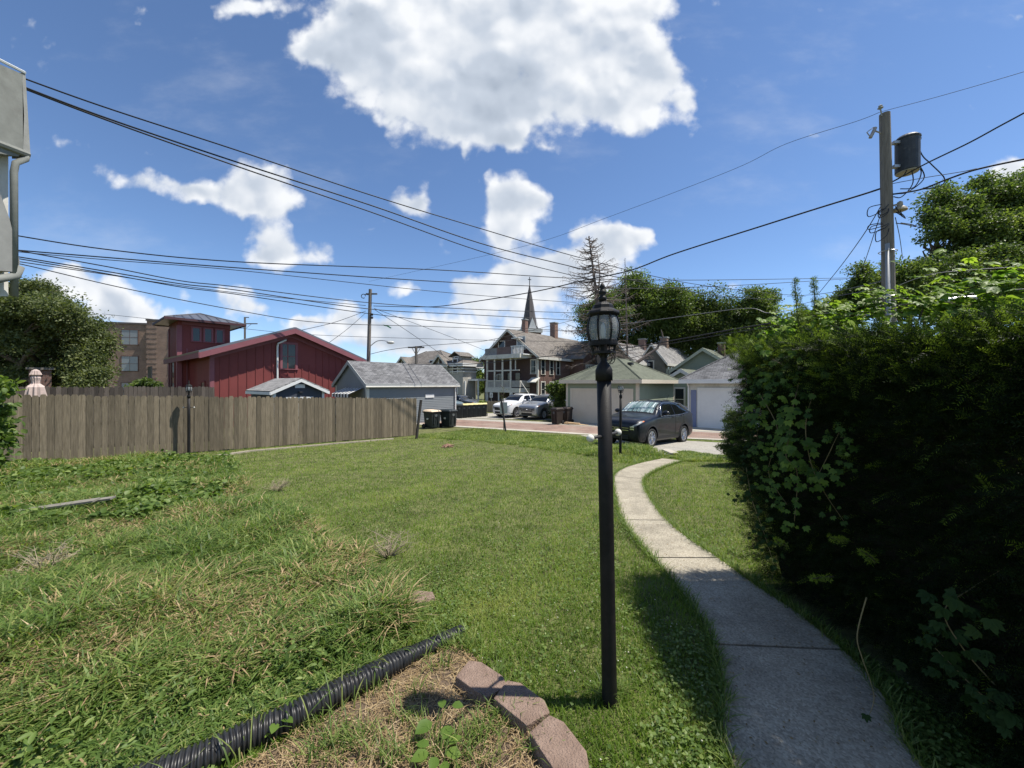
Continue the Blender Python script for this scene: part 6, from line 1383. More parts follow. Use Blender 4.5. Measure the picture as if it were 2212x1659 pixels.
# straw and tufts on the bare bed
def straw():
    a = np.array(BED); n = 5200; x = r_.uniform(a[:,0].min(), a[:,0].max(), n*3); y = r_.uniform(a[:,1].min(), a[:,1].max(), n*3); k = inpoly(x, y, BED); x, y = x[k][:n], y[k][:n]; n = len(x)
    z = gzn(y)+r_.uniform(.004, .035, n)*(1+.8*fbm2(x, y, 71, 6)); an = r_.uniform(0, 6.28, n); L_ = r_.uniform(.03, .13, n); d = np.stack([np.cos(an), np.sin(an), r_.normal(0, .12, n)], 1); s = np.stack([-np.sin(an), np.cos(an), np.zeros(n)], 1)*r_.uniform(.0008, .0018, n)[:, None]
    c = np.stack([x, y, z], 1); bow = np.zeros((n,3)); bow[:,2] = r_.uniform(-.006,.012,n); bow[:,:2] = s[:,:2]*r_.normal(0,4,(n,1))
    V_ = np.stack([c-d*L_[:,None]/2-s, c-d*L_[:,None]/2+s, c+bow+s, c+bow-s, c+d*L_[:,None]/2+s, c+d*L_[:,None]/2-s], 1).reshape(-1,3); b = (np.arange(n)*6)[:,None]
    F_ = (np.array([0,1,2,3, 3,2,4,5])[None,:]+b).ravel(); tag(npmesh('straw', V_, F_, 4, M['straw'], tint=np.repeat(np.clip(r_.normal(.42,.28,n),0,1), 6)), kind='stuff')
    # green tufts poking through, and grass hugging the pipe, blocks, posts and the path rim
    X_, Y_ = [], []
    for (cx_, cy_, rr, m2) in [(1318,1508,.035,70),(1330,1500,.05,70),(700,1630,.10,160),(880,1560,.06,60),(1040,1590,.06,80),(800,1500,.04,40),(930,1620,.1,120),(760,1600,.07,90),(840,1640,.08,100),(1010,1640,.09,130),(900,1500,.05,40),(1090,1560,.07,90),(1160,1620,.06,60),(960,1440,.05,50),(690,1570,.05,50),(1000,1400,.07,120),(1070,1470,.03,50),(1150,1545,.03,40)]:
        g_ = G(cx_, cy_); X_.append(g_.x+r_.normal(0, rr, m2)); Y_.append(g_.y+r_.normal(0, rr*.6, m2))
    for k_ in range(0, len(cl), 2):
        X_.append(cl[k_][0:1]+r_.normal(0,.012,1)-.05); Y_.append(cl[k_][1:2]+.065+r_.normal(0,.012,1))
    Ppts = PLs+PRs
    for (u_, v_) in zip((PLs, PRs), (-1, 1)):
        for i_ in range(len(u_)-1):
            m2 = int(22+200*math.hypot(u_[i_+1][0]-u_[i_][0], u_[i_+1][1]-u_[i_][1])); t = r_.random(m2); X_.append(u_[i_][0]+(u_[i_+1][0]-u_[i_][0])*t+v_*r_.normal(.008,.02,m2)); Y_.append(u_[i_][1]+(u_[i_+1][1]-u_[i_][1])*t)
    x = np.concatenate(X_); y = np.concatenate(Y_); n = len(x); h = r_.uniform(.05,.13,n)
    V_, F_, S_, m_ = blades(np.stack([x,y,gzn(y)],1), h, r_.uniform(.003,.007,n), h*r_.uniform(.3,1.2,n), r_.uniform(0,6.28,n), .7, 2)
    gt0 = (V_, F_, S_)
    tag(npmesh('grass_tufts', V_, F_, S_, M['weed'], tint=np.repeat(np.clip(r_.normal(.5,.2,n),0,1), m_)), kind='stuff')
straw()
def drape():      # long blades and straws fallen across the pipe
    k = r_.choice(np.where(np.arange(len(cl)) > len(cl)*.12)[0], 170, p=None); c = cl[k]; n = len(k); side = np.where(r_.random(n) < .75, 1, -1)
    pos = np.stack([c[:,0]-.045*side+r_.normal(0,.02,n), c[:,1]+.085*side+r_.normal(0,.015,n), gzn(c[:,1])+.01],1); ang = np.where(side > 0, -1.1, 2.0)+r_.normal(0,.8,n); h = r_.uniform(.12,.22,n)
    V_, F_, S_, m_ = blades(pos, h, r_.uniform(.004,.009,n), h*r_.uniform(.5,1.3,n), ang, .9, 3); tag(npmesh('overhanging_grass', V_, F_, S_, M['weed'], tint=np.repeat(np.clip(r_.normal(.55,.25,n),0,1), m_)), kind='stuff')
drape()
def litter():     # bits of dry leaf and twig on the path
    n = 900; i_ = r_.integers(0, len(PLs)-1, n); t = r_.random(n); a_ = np.array(PLs)[i_]; y = 1.5+r_.random(n)**1.4*8; xl = np.interp(y, [p[1] for p in PLs], [p[0] for p in PLs]); xr = np.interp(y, [p[1] for p in PRs], [p[0] for p in PRs])
    f = np.where(r_.random(n) < .7, r_.beta(.35, .35, n), r_.random(n)); x = xl+(xr-xl)*f; k = inpoly(x, y, PATH); x, y = x[k], y[k]; n = len(x)
    V_, F_, S_, m_ = leaves(np.stack([x, y, gzn(y)+.032],1), r_.uniform(.006,.022,n), np.stack([r_.normal(0,1,n), r_.normal(0,1,n), r_.normal(0,.08,n)],1), np.tile([0,0,1.],(n,1))+r_.normal(0,.25,(n,3)), .5, .1)
    tag(npmesh('leaf_litter', V_, F_, S_, M['straw'], tint=np.repeat(np.clip(r_.normal(.15,.25,n),0,1), m_)), kind='stuff')
litter()
def weed_plant(px, py, size, nl, label, hh=.10):
    g_ = G(px, py); r = empty('weed_plant', g_, 0, label, 'weed', 'broad leaved weeds in the bed'); rr = np.random.default_rng(px)
    mb = MB(); P_, D_ = [], []
    for k in range(nl):
        a = 2*math.pi*k/nl+rr.uniform(-.4,.4); l_ = size*rr.uniform(.3,.8); z_ = hh*rr.uniform(.5,1.1); tip = Vector((math.cos(a)*l_, math.sin(a)*l_, z_)); mb.tube([(0,0,0), tuple(tip*.5+Vector((0,0,z_*.3))), tuple(tip)], .002, 4); P_.append(tip); D_.append((math.cos(a), math.sin(a), .1))
    mb.build('stem', M['vine_stem'], r); n = nl
    V_, F_, S_, m_ = oval(np.array([tuple(p) for p in P_]), rr.uniform(.7,1.1,n)*size, np.array(D_), np.tile([0,-.25,1.],(n,1))+rr.normal(0,.2,(n,3)), .75); 
    for k in range(n): npmesh('leaf', V_[k*m_:(k+1)*m_], np.asarray(F_).reshape(n,-1)[0], S_, M['creeper'], r, tint=np.full(m_, rr.uniform(.35,.7)))
weed_plant(957, 1580, .085, 3, 'weed with two big toothed leaves standing in the straw', .13)
weed_plant(950, 1650, .08, 7, 'leafy weed at the bottom edge left of the nearest block', .07)
weed_plant(600, 1590, .07, 6, 'small leafy weed growing against the corrugated pipe', .09)
weed_plant(1200, 1640, .05, 5, 'small weed at the foot of the nearest block', .07)

# ---- trees
def limb(mb, a, b, r0, r1, rnd, wob=.08, n=5):
    a, b = Vector(a), Vector(b); L_ = (b-a).length; P_ = [a]
    for k in range(1, n): P_.append(a.lerp(b, k/n)+Vector((rnd.gauss(0,1), rnd.gauss(0,1), rnd.gauss(0,.6)))*L_*wob*.5)
    P_.append(b); mb.tube(P_, [r0+(r1-r0)*k/n for k in range(n+1)], 6); return P_
def tree(name, label, base, lobes, m, nleaf, lsize, seed, trunk_r=.25, group=None, clump=.55, cat='tree', nper=34, inner=.35, zb=.2, asp=.6, leaf='d', sub=1.0):
    """lobes: (x, y, z, rx, ry, rz) in world metres around the base"""
    r = empty(name, base, 0, label, cat, group); rr = np.random.default_rng(seed); rnd = random.Random(seed); bx, by, bz = base
    lb = np.array([(l[0]-bx, l[1]-by, l[2]-bz, l[3], l[4], l[5]) for l in lobes]); top = lb[:,2].max()
    mb = MB(); fork = Vector((rnd.uniform(-.3,.3), rnd.uniform(-.3,.3), top*.33)); limb(mb, (0,0,-.2), fork, trunk_r, trunk_r*.75, rnd, .04)
    tips = []
    for l in lb:
        c = Vector(l[:3]); P_ = limb(mb, fork, c, trunk_r*.5, trunk_r*.12, rnd, .12)
        for k in range(5):
            d = Vector(rdir(1, rr, .2)[0]); e = c+Vector((d.x*l[3], d.y*l[4], d.z*l[5]))*.85; limb(mb, P_[rnd.choice((-3,-2,-1))], e, trunk_r*.14, trunk_r*.02, rnd, .15, 4)
    mb.build('trunk', M['bark'], r, smooth=True)
    vol = lb[:,3]*lb[:,4]+lb[:,4]*lb[:,5]+lb[:,3]*lb[:,5]; pr = vol/vol.sum(); nc = int(nleaf/nper); 
    ns_ = max(3, int(22*sub)); sl = np.repeat(lb, ns_, 0); sd = rdir(len(sl), rr, zb); sl = sl.copy(); sl[:, :3] += sd*sl[:, 3:6]*rr.uniform(.5, 1.12, (len(sl), 1)); sl[:, 3:6] *= rr.uniform(.20, .42, (len(sl), 1))
    lb2 = np.concatenate([lb*np.array([1,1,1,.62,.62,.62]), sl]); pr = np.concatenate([pr*.30, np.repeat(pr, ns_)/ns_*.70]); lb = lb2; pr = pr/pr.sum(); li = rr.choice(len(lb), nc, p=pr)
    d = rdir(nc, rr, zb); rad = np.where(rr.random(nc) < inner, rr.uniform(.2,.8,nc), rr.uniform(.82,1.10,nc))
    c = lb[li,:3]+d*lb[li,3:6]*rad[:,None]; c[:,2] -= .0
    # ragged outline: push clumps by low frequency noise
    c += np.stack([fbm2(c[:,1]*1.0, c[:,2], seed+k, 1.2) for k in range(3)], 1)*clump*.5
    lt = rr.normal(0,.16,len(lb)); ct = np.clip(rr.normal(.42,.16,nc)+lt[li], 0, 1)
    n = nc*nper; ci = np.repeat(np.arange(nc), nper); off = rr.normal(size=(n,3))*clump*np.array([.42,.42,.24]); pos = c[ci]+off
    dd = off/np.maximum(np.linalg.norm(off,axis=1,keepdims=True),1e-6)*.6+rdir(n, rr)*.7; dd[:,2] -= .25; nn = rdir(n, rr, .9)
    f_ = oval if leaf == 'o' else leaves
    V_, F_, S_, m_ = f_(pos, lsize*rr.uniform(.6,1.35,n), dd, nn, asp); t = np.clip(ct[ci]+rr.normal(0,.15,n), 0, 1)
    npmesh('crown', V_, F_, S_, m, r, tint=np.repeat(t, m_)); return r
def LB(items, Y, dY=2.5, seed=1):      # lobes given by picture outline (px, py, rx, ry in px) at depth Y
    rnd = random.Random(seed); out = []
    for (px, py, rx, ry) in items:
        y = Y+rnd.uniform(-dY, dY)*.5; p = at(px, py, y); out.append((p.x, p.y, p.z, rx/F*y, min(rx, ry)/F*y*1.05, ry/F*y))
    return out
gt_ = 'leafy trees behind the houses'
tree('leafy_tree', 'big dark leafy tree behind the fences at the left edge', on((60-CX)/F*24,24), LB([(10,655,60,34),(80,630,46,26),(50,700,90,55),(135,675,44,34),(170,725,44,48),(110,760,90,50),(20,770,80,50),(195,785,28,34),(-60,700,80,80),(205,745,30,40),(60,745,110,60),(190,815,50,30),(120,815,110,34),(120,655,30,22)], 24, 5, 2), M['leaf_grey'], 150000, .15, 101, .4, gt_, .55)
tree('leafy_tree', 'large grey green tree directly behind the bare spruce', on(9.0,50), LB([(1330,690,80,50),(1390,650,70,48),(1370,620,38,26),(1430,690,70,60),(1350,740,90,40),(1440,640,38,26),(1290,690,40,50)], 50, 5, 3), M['leaf_mid'], 80000, .25, 102, .5, gt_, .85)
tree('leafy_tree', 'dense dark tree behind the grey and green houses', on(20,54), LB([(1500,700,60,55),(1545,680,50,48),(1530,740,80,40),(1480,660,34,30),(1590,720,50,50),(1460,740,50,40)], 52, 5, 4), M['leaf_dark'], 66000, .25, 103, .5, gt_, .85)
tree('leafy_tree', 'rounded tree rising left of the two yew shoots', on(27,50), LB([(1625,665,44,38),(1640,710,58,50),(1600,740,70,40),(1680,725,28,30),(1655,640,24,14)], 48, 4, 5), M['leaf_mid'], 56000, .24, 104, .5, gt_, .8)
tree('leafy_tree', 'low trees just right of the yew shoots under the cables', on(30,38), LB([(1745,710,40,30),(1790,690,40,34),(1840,660,42,44),(1860,610,26,34),(1800,730,70,30),(1890,640,40,60)], 36, 3, 6), M['leaf_mid'], 56000, .20, 105, .4, gt_, .6)
tree('leafy_tree', 'tall spreading tree behind the transformer pole at the right edge', on(33,28), LB([(2055,445,50,28),(2012,455,20,12),(2030,420,24,12),(2005,515,18,10),(2120,400,30,18),(2130,430,50,36),(2100,490,70,40),(2190,450,60,60),(2040,500,34,20),(2180,540,80,50),(2260,480,70,80),(2090,545,60,34),(2150,470,40,40),(2200,400,40,30),(2030,470,26,18),(2210,560,60,60),(2130,560,70,40)], 27, 3, 7), M['leaf_mid'], 84000, .175, 106, .4, gt_, .62, inner=.2)
tree('leafy_tree', 'broad dark tree mass behind the hedge right of the transformer pole', on(28,26), LB([(1960,600,50,40),(2020,610,60,44),(2090,600,60,46),(2170,610,80,60),(1985,650,70,30),(2080,660,90,40),(2240,620,80,70),(2150,560,50,30),(1930,630,30,36)], 25, 3, 8), M['leaf_mid'], 105000, .165, 107, .4, gt_, .55)
tree('leafy_tree', 'distant tree seen between the Victorian and the brown house', on(-3.2,62), LB([(1022,800,24,26),(1035,830,24,24),(1012,840,20,24)], 62, 2, 9), M['leaf_mid'], 9000, .34, 108, .3, gt_, .7)
tree('leafy_shrub', 'banana like young tree between the silver SUV and the green garage', on((1208-CX)/F*27,27), LB([(1210,860,16,26),(1195,840,12,14),(1215,890,18,18),(1220,835,10,14)], 27, 1, 10), M['leaf_mid'], 4500, .17, 109, .06, None, .28, cat='shrub')
tree('leafy_shrub', 'small shrub behind the dark fence below the barn tower', on((310-CX)/F*20,20), LB([(312,832,16,10),(330,838,18,9),(295,840,14,8)], 20, 1, 12), M['leaf_mid'], 4000, .12, 110, .04, None, .2, cat='shrub')
tree('leafy_shrub', 'dark round yew bush at the far end of the path beside the driveway', on(5.85,9.9), LB([(1582,915,14,34),(1588,955,20,34),(1568,972,15,20),(1595,985,20,18),(1610,930,20,44)], 9.9, .5, 13), M['leaf_dark'], 16000, .05, 111, .05, None, .10, cat='bush', inner=.5, asp=.35)
tree('leafy_shrub', 'big leaved shrub at the left edge in front of the long fence', on(-7.0,5.1), LB([(-22,835,24,22),(-30,905,30,32),(-16,950,24,28),(6,870,9,10),(-70,900,50,80),(-6,985,16,14)], 5.1, .3, 14), M['clover'], 4200, .075, 112, .03, None, .10, cat='shrub', leaf='o', asp=.75, nper=16)
# leaves of the potted plant
rr = np.random.default_rng(5); n = 160; V_, F_, S_, m_ = oval(np.stack([rr.normal(0,.14,n), rr.normal(0,.14,n), rr.uniform(.5,1.15,n)],1), rr.uniform(.12,.26,n), rdir(n, rr, .1), rdir(n, rr, 1.2), .5); npmesh('leaf', V_, F_, S_, M['leaf_mid'], PLANT_ROOT, tint=np.repeat(rr.uniform(.4,1,n), m_))
# dead spruce
def spruce():
    Y = 34.0; base = on((1300-CX)/F*Y, Y); r = empty('bare_spruce', base, 0, 'tall dead spruce with drooping bare branches left of the lantern', 'tree'); rnd = random.Random(21); rr = np.random.default_rng(21)
    top = at(1272, 510, Y)-base; tr = MB(); kink = at(1290, 650, Y)-base; tr.tube([(0,0,-.2), (kink.x*.6,0,kink.z*.5), tuple(kink), tuple(top)], [.26,.20,.15,.05], 8)
    t2 = at(1290, 545, Y)-base; tr.tube([tuple(kink), tuple((kink+t2)/2+Vector((.25,0,0))), tuple(t2)], [.08,.06,.02], 6); tr.build('trunk', M['bark_dead'], r, smooth=True)
    br = MB(); tw = []
    for k in range(165):
        f_ = rnd.random()**.8; z = top.z*(.30+.69*f_)
        q_ = kink*(z/kink.z) if z < kink.z else kink.lerp(top, (z-kink.z)/(top.z-kink.z))
        L_ = (4.7*(1-f_)**.7+.35)*rnd.uniform(.55,1.1); a = rnd.uniform(0, 6.28)
        dx, dy = math.cos(a), math.sin(a); droop = -.18-.25*(1-f_)
        P_ = [Vector(q_)+Vector((dx*L_*t, dy*L_*t, L_*(droop*t*1.2+.42*t*t*(1 if f_ > .2 else .7))+rnd.uniform(-.04,.04)*L_)) for t in (0,.2,.4,.6,.8,1)]
        br.tube(P_, [.045,.038,.032,.026,.020,.012], 4)
        for j in range(int(L_*8)):
            t = rnd.uniform(.15, 1); i_ = min(int(t*5), 4); p = P_[i_].lerp(P_[i_+1], t*5-i_); s_ = rnd.choice((-1,1)); l2 = rnd.uniform(.15,.55)*min(1, L_/2)
            e = p+Vector((dx*l2*.5-dy*s_*l2*.7, dy*l2*.5+dx*s_*l2*.7, -l2*rnd.uniform(.15,.7))); br.tube([p, (p+e)/2+Vector((0,0,.04)), e], [.012,.009,.006], 3, caps=False)
            if rnd.random() < .5: e2 = e+Vector((rnd.uniform(-.08,.08), rnd.uniform(-.08,.08), -rnd.uniform(.08,.22))); br.tube([(p+e)/2, e2], [.008,.005], 3, caps=False)
    br.build('branches', M['bark_dead'], r)
    # thin second leader to the right
    b2 = empty('bare_sapling', on((1358-CX)/F*38, 38), 0, 'thin bare treetop poking above the leaves right of the dead spruce', 'tree'); m2 = MB(); tp = at(1350, 558, 38)-b2.location; m2.tube([(0,0,0), (tp.x*.5,0,tp.z*.5), tuple(tp)], [.12,.08,.02], 6)
    for k in range(40):
        z = rnd.uniform(.72,1); p = tp*z; l2 = rnd.uniform(.2,.8)*(1.3-z); a = rnd.uniform(0,6.28); m2.tube([p, p+Vector((math.cos(a)*l2, math.sin(a)*l2, rnd.uniform(-.1,.3)*l2))], [.02,.008], 3)
    m2.build('trunk', M['bark_dead'], b2)
    # one thick bent bough below, right of the lantern
    b3 = MB(); g3 = on((1400-CX)/F*36, 36); 
    b3.tube([at(1372,786,33), at(1395,770,33), at(1420,752,33), at(1432,728,33), at(1428,712,33)], [.16,.13,.10,.07,.03], 7); 
    o = b3.build('bough', M['bark_dead'], r); o.matrix_parent_inverse = Matrix.Translation(base).inverted()
spruce()
# staked sapling near the sign
g_ = on((1088-CX)/F*20.5, 20.5); r = empty('sapling', g_, 0, 'thin young tree just behind the leaning sign post', 'tree'); rnd = random.Random(8); mb = MB(); tp = at(1087, 836, 20.5)-g_; mb.tube([(0,0,0), (tp.x*.5+.02,0,tp.z*.5), tuple(tp)], [.022,.018,.006], 6)
for k in range(14):
    z = rnd.uniform(.6,1); p = tp*z; a = rnd.uniform(0,6.28); l2 = rnd.uniform(.1,.35); mb.tube([p, p+Vector((math.cos(a)*l2, math.sin(a)*l2, l2*.8))], [.008,.003], 3)
mb.build('trunk', M['bark'], r)
rr = np.random.default_rng(9); n = 70; V_, F_, S_, m_ = leaves(np.stack([rr.normal(tp.x,.12,n), rr.normal(0,.12,n), rr.uniform(tp.z*.6,tp.z,n)],1), rr.uniform(.04,.08,n), rdir(n, rr), rdir(n, rr)); npmesh('crown', V_, F_, S_, M['leaf_grey'], r, tint=np.repeat(rr.uniform(.2,.8,n), m_))
# dry twig bushes in the weeds
def twig_bush(px, py, R_, H_, n, label, seed):
    g_ = G(px, py); rnd = random.Random(seed); mb = MB()
    for k in range(n):
        a = rnd.uniform(0,6.28); l_ = rnd.uniform(.4,1)*R_; h = rnd.uniform(.4,1)*H_; e = Vector((math.cos(a)*l_, math.sin(a)*l_, h)); mid = e*.5+Vector((rnd.gauss(0,.04), rnd.gauss(0,.04), h*.18)); mb.tube([(0,0,0), tuple(mid), tuple(e)], [.005,.0035,.0015], 4, caps=False)
        for j in range(3): t = rnd.uniform(.3,.9); p = Vector(mid).lerp(e, t); mb.tube([p, p+Vector((rnd.gauss(0,.06), rnd.gauss(0,.06), rnd.uniform(-.02,.1)))], [.0025,.001], 3, caps=False)
    o = mb.build('dry_twigs', mat('dry_twig_'+str(seed), (.30,.25,.17), .9, .3, 8)); o.location = g_; tag(o, label, 'twigs')
twig_bush(600, 1062, .22, .20, 34, 'clump of dry brown twigs at the right end of the ground vines', 31)
twig_bush(840, 1205, .28, .26, 30, 'bare pale twigs sticking out of the weeds in mid lawn', 32)
twig_bush(95, 1250, .26, .28, 36, 'grey dead stalks standing in the weeds at the far left', 33)

# ---- hedge beside the path
def hedge():
    hx0, hy0, hy1, hx1 = 2.02, .2, 3.62, 5.4
    r = empty('yew_hedge', (hx0, 2.0, 0), 0, 'tall dark yew hedge overgrown with creeper along the right side of the path', 'hedge'); rr = np.random.default_rng(77); rnd = random.Random(77)
    def facex(y, z): # face toward the path; leans in at the foot, swells at the shoulder
        return 1.975+.075*(y-2)+.32*np.clip(1-z/1.1, 0, 1)**1.3+.05*np.sin(3.1*y+1.7*z)+.04*np.sin(5.3*z-2.2*y)
    def topz(x, y): return 1.93+.05*(y-1.5)+.035*(x-2)+.05*np.sin(2.9*y+2.1*x)+.04*np.sin(6*x-3*y)
    # dark solid core added inside to block light, in place of branches
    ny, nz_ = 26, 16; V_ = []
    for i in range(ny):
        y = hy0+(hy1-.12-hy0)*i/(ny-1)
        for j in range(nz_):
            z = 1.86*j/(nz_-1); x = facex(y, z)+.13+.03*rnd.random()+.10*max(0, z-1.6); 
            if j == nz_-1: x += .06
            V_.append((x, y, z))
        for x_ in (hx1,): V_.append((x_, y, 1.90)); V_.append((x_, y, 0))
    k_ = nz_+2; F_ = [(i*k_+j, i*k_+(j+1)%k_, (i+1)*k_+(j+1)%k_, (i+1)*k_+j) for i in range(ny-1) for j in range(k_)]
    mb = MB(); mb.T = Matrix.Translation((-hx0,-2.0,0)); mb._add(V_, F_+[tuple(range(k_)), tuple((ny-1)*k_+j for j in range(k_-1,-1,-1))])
    mb.build('branches', M['hedge_core'], r)
    org = np.array([hx0, 2.0, 0])
    # sprigs: stem direction plus flat rows of needles
    def sprigs(P_, D_, L_, per, nl, nw, tint, name, up=None):
        n = len(P_); D_ = D_/np.linalg.norm(D_,axis=1,keepdims=True); ref = rdir(n, rr); S_ = np.cross(D_, ref); S_ /= np.maximum(np.linalg.norm(S_,axis=1,keepdims=True),1e-6)
        t = np.linspace(.05,1,per); ii = np.repeat(np.arange(n), per*2); tt = np.tile(np.repeat(t,2), n); sg = np.tile(np.tile([1,-1], per), n)
        p = P_[ii]+D_[ii]*(L_[ii]*tt)[:,None]; p[:,2] -= .15*L_[ii]*tt*tt
        N3 = np.cross(D_, S_)[ii]; d = S_[ii]*sg[:,None]*.85+D_[ii]*.75+N3*rr.normal(0,.35,(len(ii),1)); sz = nl*rr.uniform(.7,1.15,len(ii))*(1-.35*tt)
        d /= np.linalg.norm(d,axis=1,keepdims=True); w = np.cross(d, N3+1e-3); w /= np.maximum(np.linalg.norm(w,axis=1,keepdims=True),1e-6)
        V_ = np.stack([p, p+d*sz[:,None]*.5+w*nw/2, p+d*sz[:,None], p+d*sz[:,None]*.5-w*nw/2],1).reshape(-1,3)-org; F_ = (np.array([0,1,2,3])[None,:]+(np.arange(len(p))*4)[:,None]).ravel()
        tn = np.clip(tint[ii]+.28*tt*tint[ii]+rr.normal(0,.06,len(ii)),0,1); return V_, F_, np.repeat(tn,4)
    A_ = []; 
    def facepts(n, z0=0.02, z1=1.98):
        y = rr.uniform(.9, hy1, n); z = rr.uniform(z0, z1, n); x = facex(y, z)+rr.uniform(-.0,.12,n); return np.stack([x,y,z],1)
    P1 = facepts(9500); D1 = np.stack([-np.abs(rr.normal(.8,.35,len(P1))), rr.normal(0,.5,len(P1)), rr.normal(.12,.45,len(P1))],1); P4 = facepts(5200, 1.5, 2.02); D4 = np.stack([-np.abs(rr.normal(.5,.35,len(P4))), rr.normal(0,.5,len(P4)), np.abs(rr.normal(.6,.4,len(P4)))],1); P1 = np.concatenate([P1,P4]); D1 = np.concatenate([D1,D4]); t1 = rr.uniform(.05,.42,len(P1)); fr = rr.random(len(P1)) < .04+.22*(P1[:,2] > 1.75); t1[fr] = rr.uniform(.5,.9,fr.sum())  # brighter tint high up: sunlit look put into the sprig colour
    n = 8200; x = 1.98+(hx1-1.98)*rr.random(n)**1.5; y = rr.uniform(.9,hy1,n); P2 = np.stack([x,y,topz(x,y)-rr.uniform(0,.18,n)],1); D2 = np.stack([rr.normal(-.1,.5,n), rr.normal(0,.5,n), np.abs(rr.normal(.8,.4,n))],1); t2 = rr.uniform(.15,.95,n)
    n = 2600; x = rr.uniform(2.1,hx1,n); z = rr.uniform(.1,2.0,n); P3 = np.stack([x, hy1-rr.uniform(0,.12,n)+.05*np.sin(4*z), z],1); D3 = np.stack([rr.normal(-.2,.5,n), np.abs(rr.normal(.8,.3,n)), rr.normal(.2,.4,n)],1); t3 = rr.uniform(.1,.6,n)
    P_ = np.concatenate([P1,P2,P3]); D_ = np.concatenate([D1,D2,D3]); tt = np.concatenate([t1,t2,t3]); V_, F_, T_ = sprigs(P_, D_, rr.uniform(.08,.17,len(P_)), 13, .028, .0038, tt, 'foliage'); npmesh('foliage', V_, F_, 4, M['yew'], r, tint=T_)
    # long shoots above the hedge and a few bright fresh shoots on the face
    st = MB(); st.T = Matrix.Translation((-hx0,-2.0,0)); SP, SD, SL, ST = [], [], [], []
    def shoot(a, b, tint, dens=120, bl=.07):
        a, b = Vector(a), Vector(b); st.tube([a, (a+b)/2+Vector((rnd.gauss(0,.012),rnd.gauss(0,.012),0)), b], [.005,.004,.002], 5); d = (b-a); L_ = d.length; d.normalize()
        for k in range(int(dens*L_)):
            t = rnd.random()**.8; aa = rnd.uniform(0,6.28); o1 = d.orthogonal().normalized(); o2 = d.cross(o1); q_ = (o1*math.cos(aa)+o2*math.sin(aa))*.75+d*.7; SP.append(a+(b-a)*t); SD.append(q_); SL.append(bl*rnd.uniform(.6,1.1)*(1.1-t*.6)); ST.append(tint)
    for (x0,y0,x1,y1,Y) in ((1745,770,1716,605,2.95),(1775,760,1757,602,3.0),(1765,745,1738,660,3.1),(1810,720,1822,650,2.9),(1985,690,1988,650,2.5),(2060,690,2070,655,2.4),(1900,720,1892,668,2.8)): shoot(at(x0,y0,Y), at(x1,y1,Y), .6, 330, .10)
    for (x0,y0,x1,y1,Y) in ((2056,892,1987,762,2.12),(2059,895,2056,706,2.12),(2030,850,2010,770,2.15),(1780,900,1765,800,2.5),(1850,780,1835,720,2.5)): shoot(at(x0,y0,Y+.12), at(x1,y1,Y), .95, 150, .075)
    for (x0,y0,x1,y1,Y) in ((1997,1068,1932,993,2.12),(1971,1100,1930,1072,2.15),(1987,986,1926,928,2.16),(1867,1006,1822,983,2.3),(1800,1245,1755,1250,2.1),(1835,1170,1790,1160,2.15),(1890,1215,1860,1190,2.05),(1700,1180,1675,1165,2.5)): shoot(at(x0,y0,Y+.15), at(x1,y1,Y), .85, 110, .055)
    shoot_obj = st.build('shoot_stems', M['bark'], r)
    V_, F_, T_ = sprigs(np.array([tuple(p) for p in SP]), np.array([tuple(d) for d in SD]), np.array(SL)*.55, 3, .03, .0042, np.array(ST), 'shoots'); npmesh('fresh_shoots', V_, F_, 4, M['yew'], r, tint=T_)
    # a lower stretch of the same planting running away behind it
    r2 = empty('yew_hedge', (4.4, 6, gz(6)), 0, 'far lower stretch of the yew hedge beyond the tall one, beside the lawn', 'hedge'); n = 9000; u = rr.random(n); y = 3.7+u*6.3; x = 3.5+(y-3.7)*.53; hgt = 1.75
    side = rr.random(n); X_ = np.where(side < .6, x-.0+rr.uniform(0,.15,n), x+rr.uniform(0,1.5,n)); Z_ = gzn(y)+np.where(side < .6, rr.uniform(0,hgt,n), hgt+rr.uniform(-.1,.05,n)); 
    P_ = np.stack([X_,y,Z_],1); D_ = np.stack([np.where(side<.6,-.8,0)+rr.normal(0,.4,n), rr.normal(-.2,.4,n), np.where(side<.6,.1,.8)+rr.normal(0,.3,n)],1)
    org[:] = (4.4, 6, gz(6)); V_, F_, T_ = sprigs(P_, D_, rr.uniform(.12,.22,n), 8, .05, .010, rr.uniform(.1,.5,n), 'f'); npmesh('foliage', V_, F_, 4, M['yew'], r2, tint=T_)
    c = MB(); c.T = Matrix.Translation((-4.4,-6,-gz(6))); c._add([(3.65,3.75,gz(3.7)),(5.0,3.75,gz(3.7)),(8.2,9.9,gz(9.9)),(6.85,9.9,gz(9.9)),(3.65,3.75,1.6),(5.0,3.75,1.6),(8.2,9.9,1.3),(6.85,9.9,1.3)], [(0,3,2,1),(4,5,6,7),(0,1,5,4),(1,2,6,5),(2,3,7,6),(3,0,4,7)]); c.build('branches', M['hedge_core'], r2)  # dark box core added inside this stretch too, blocking light
hedge()
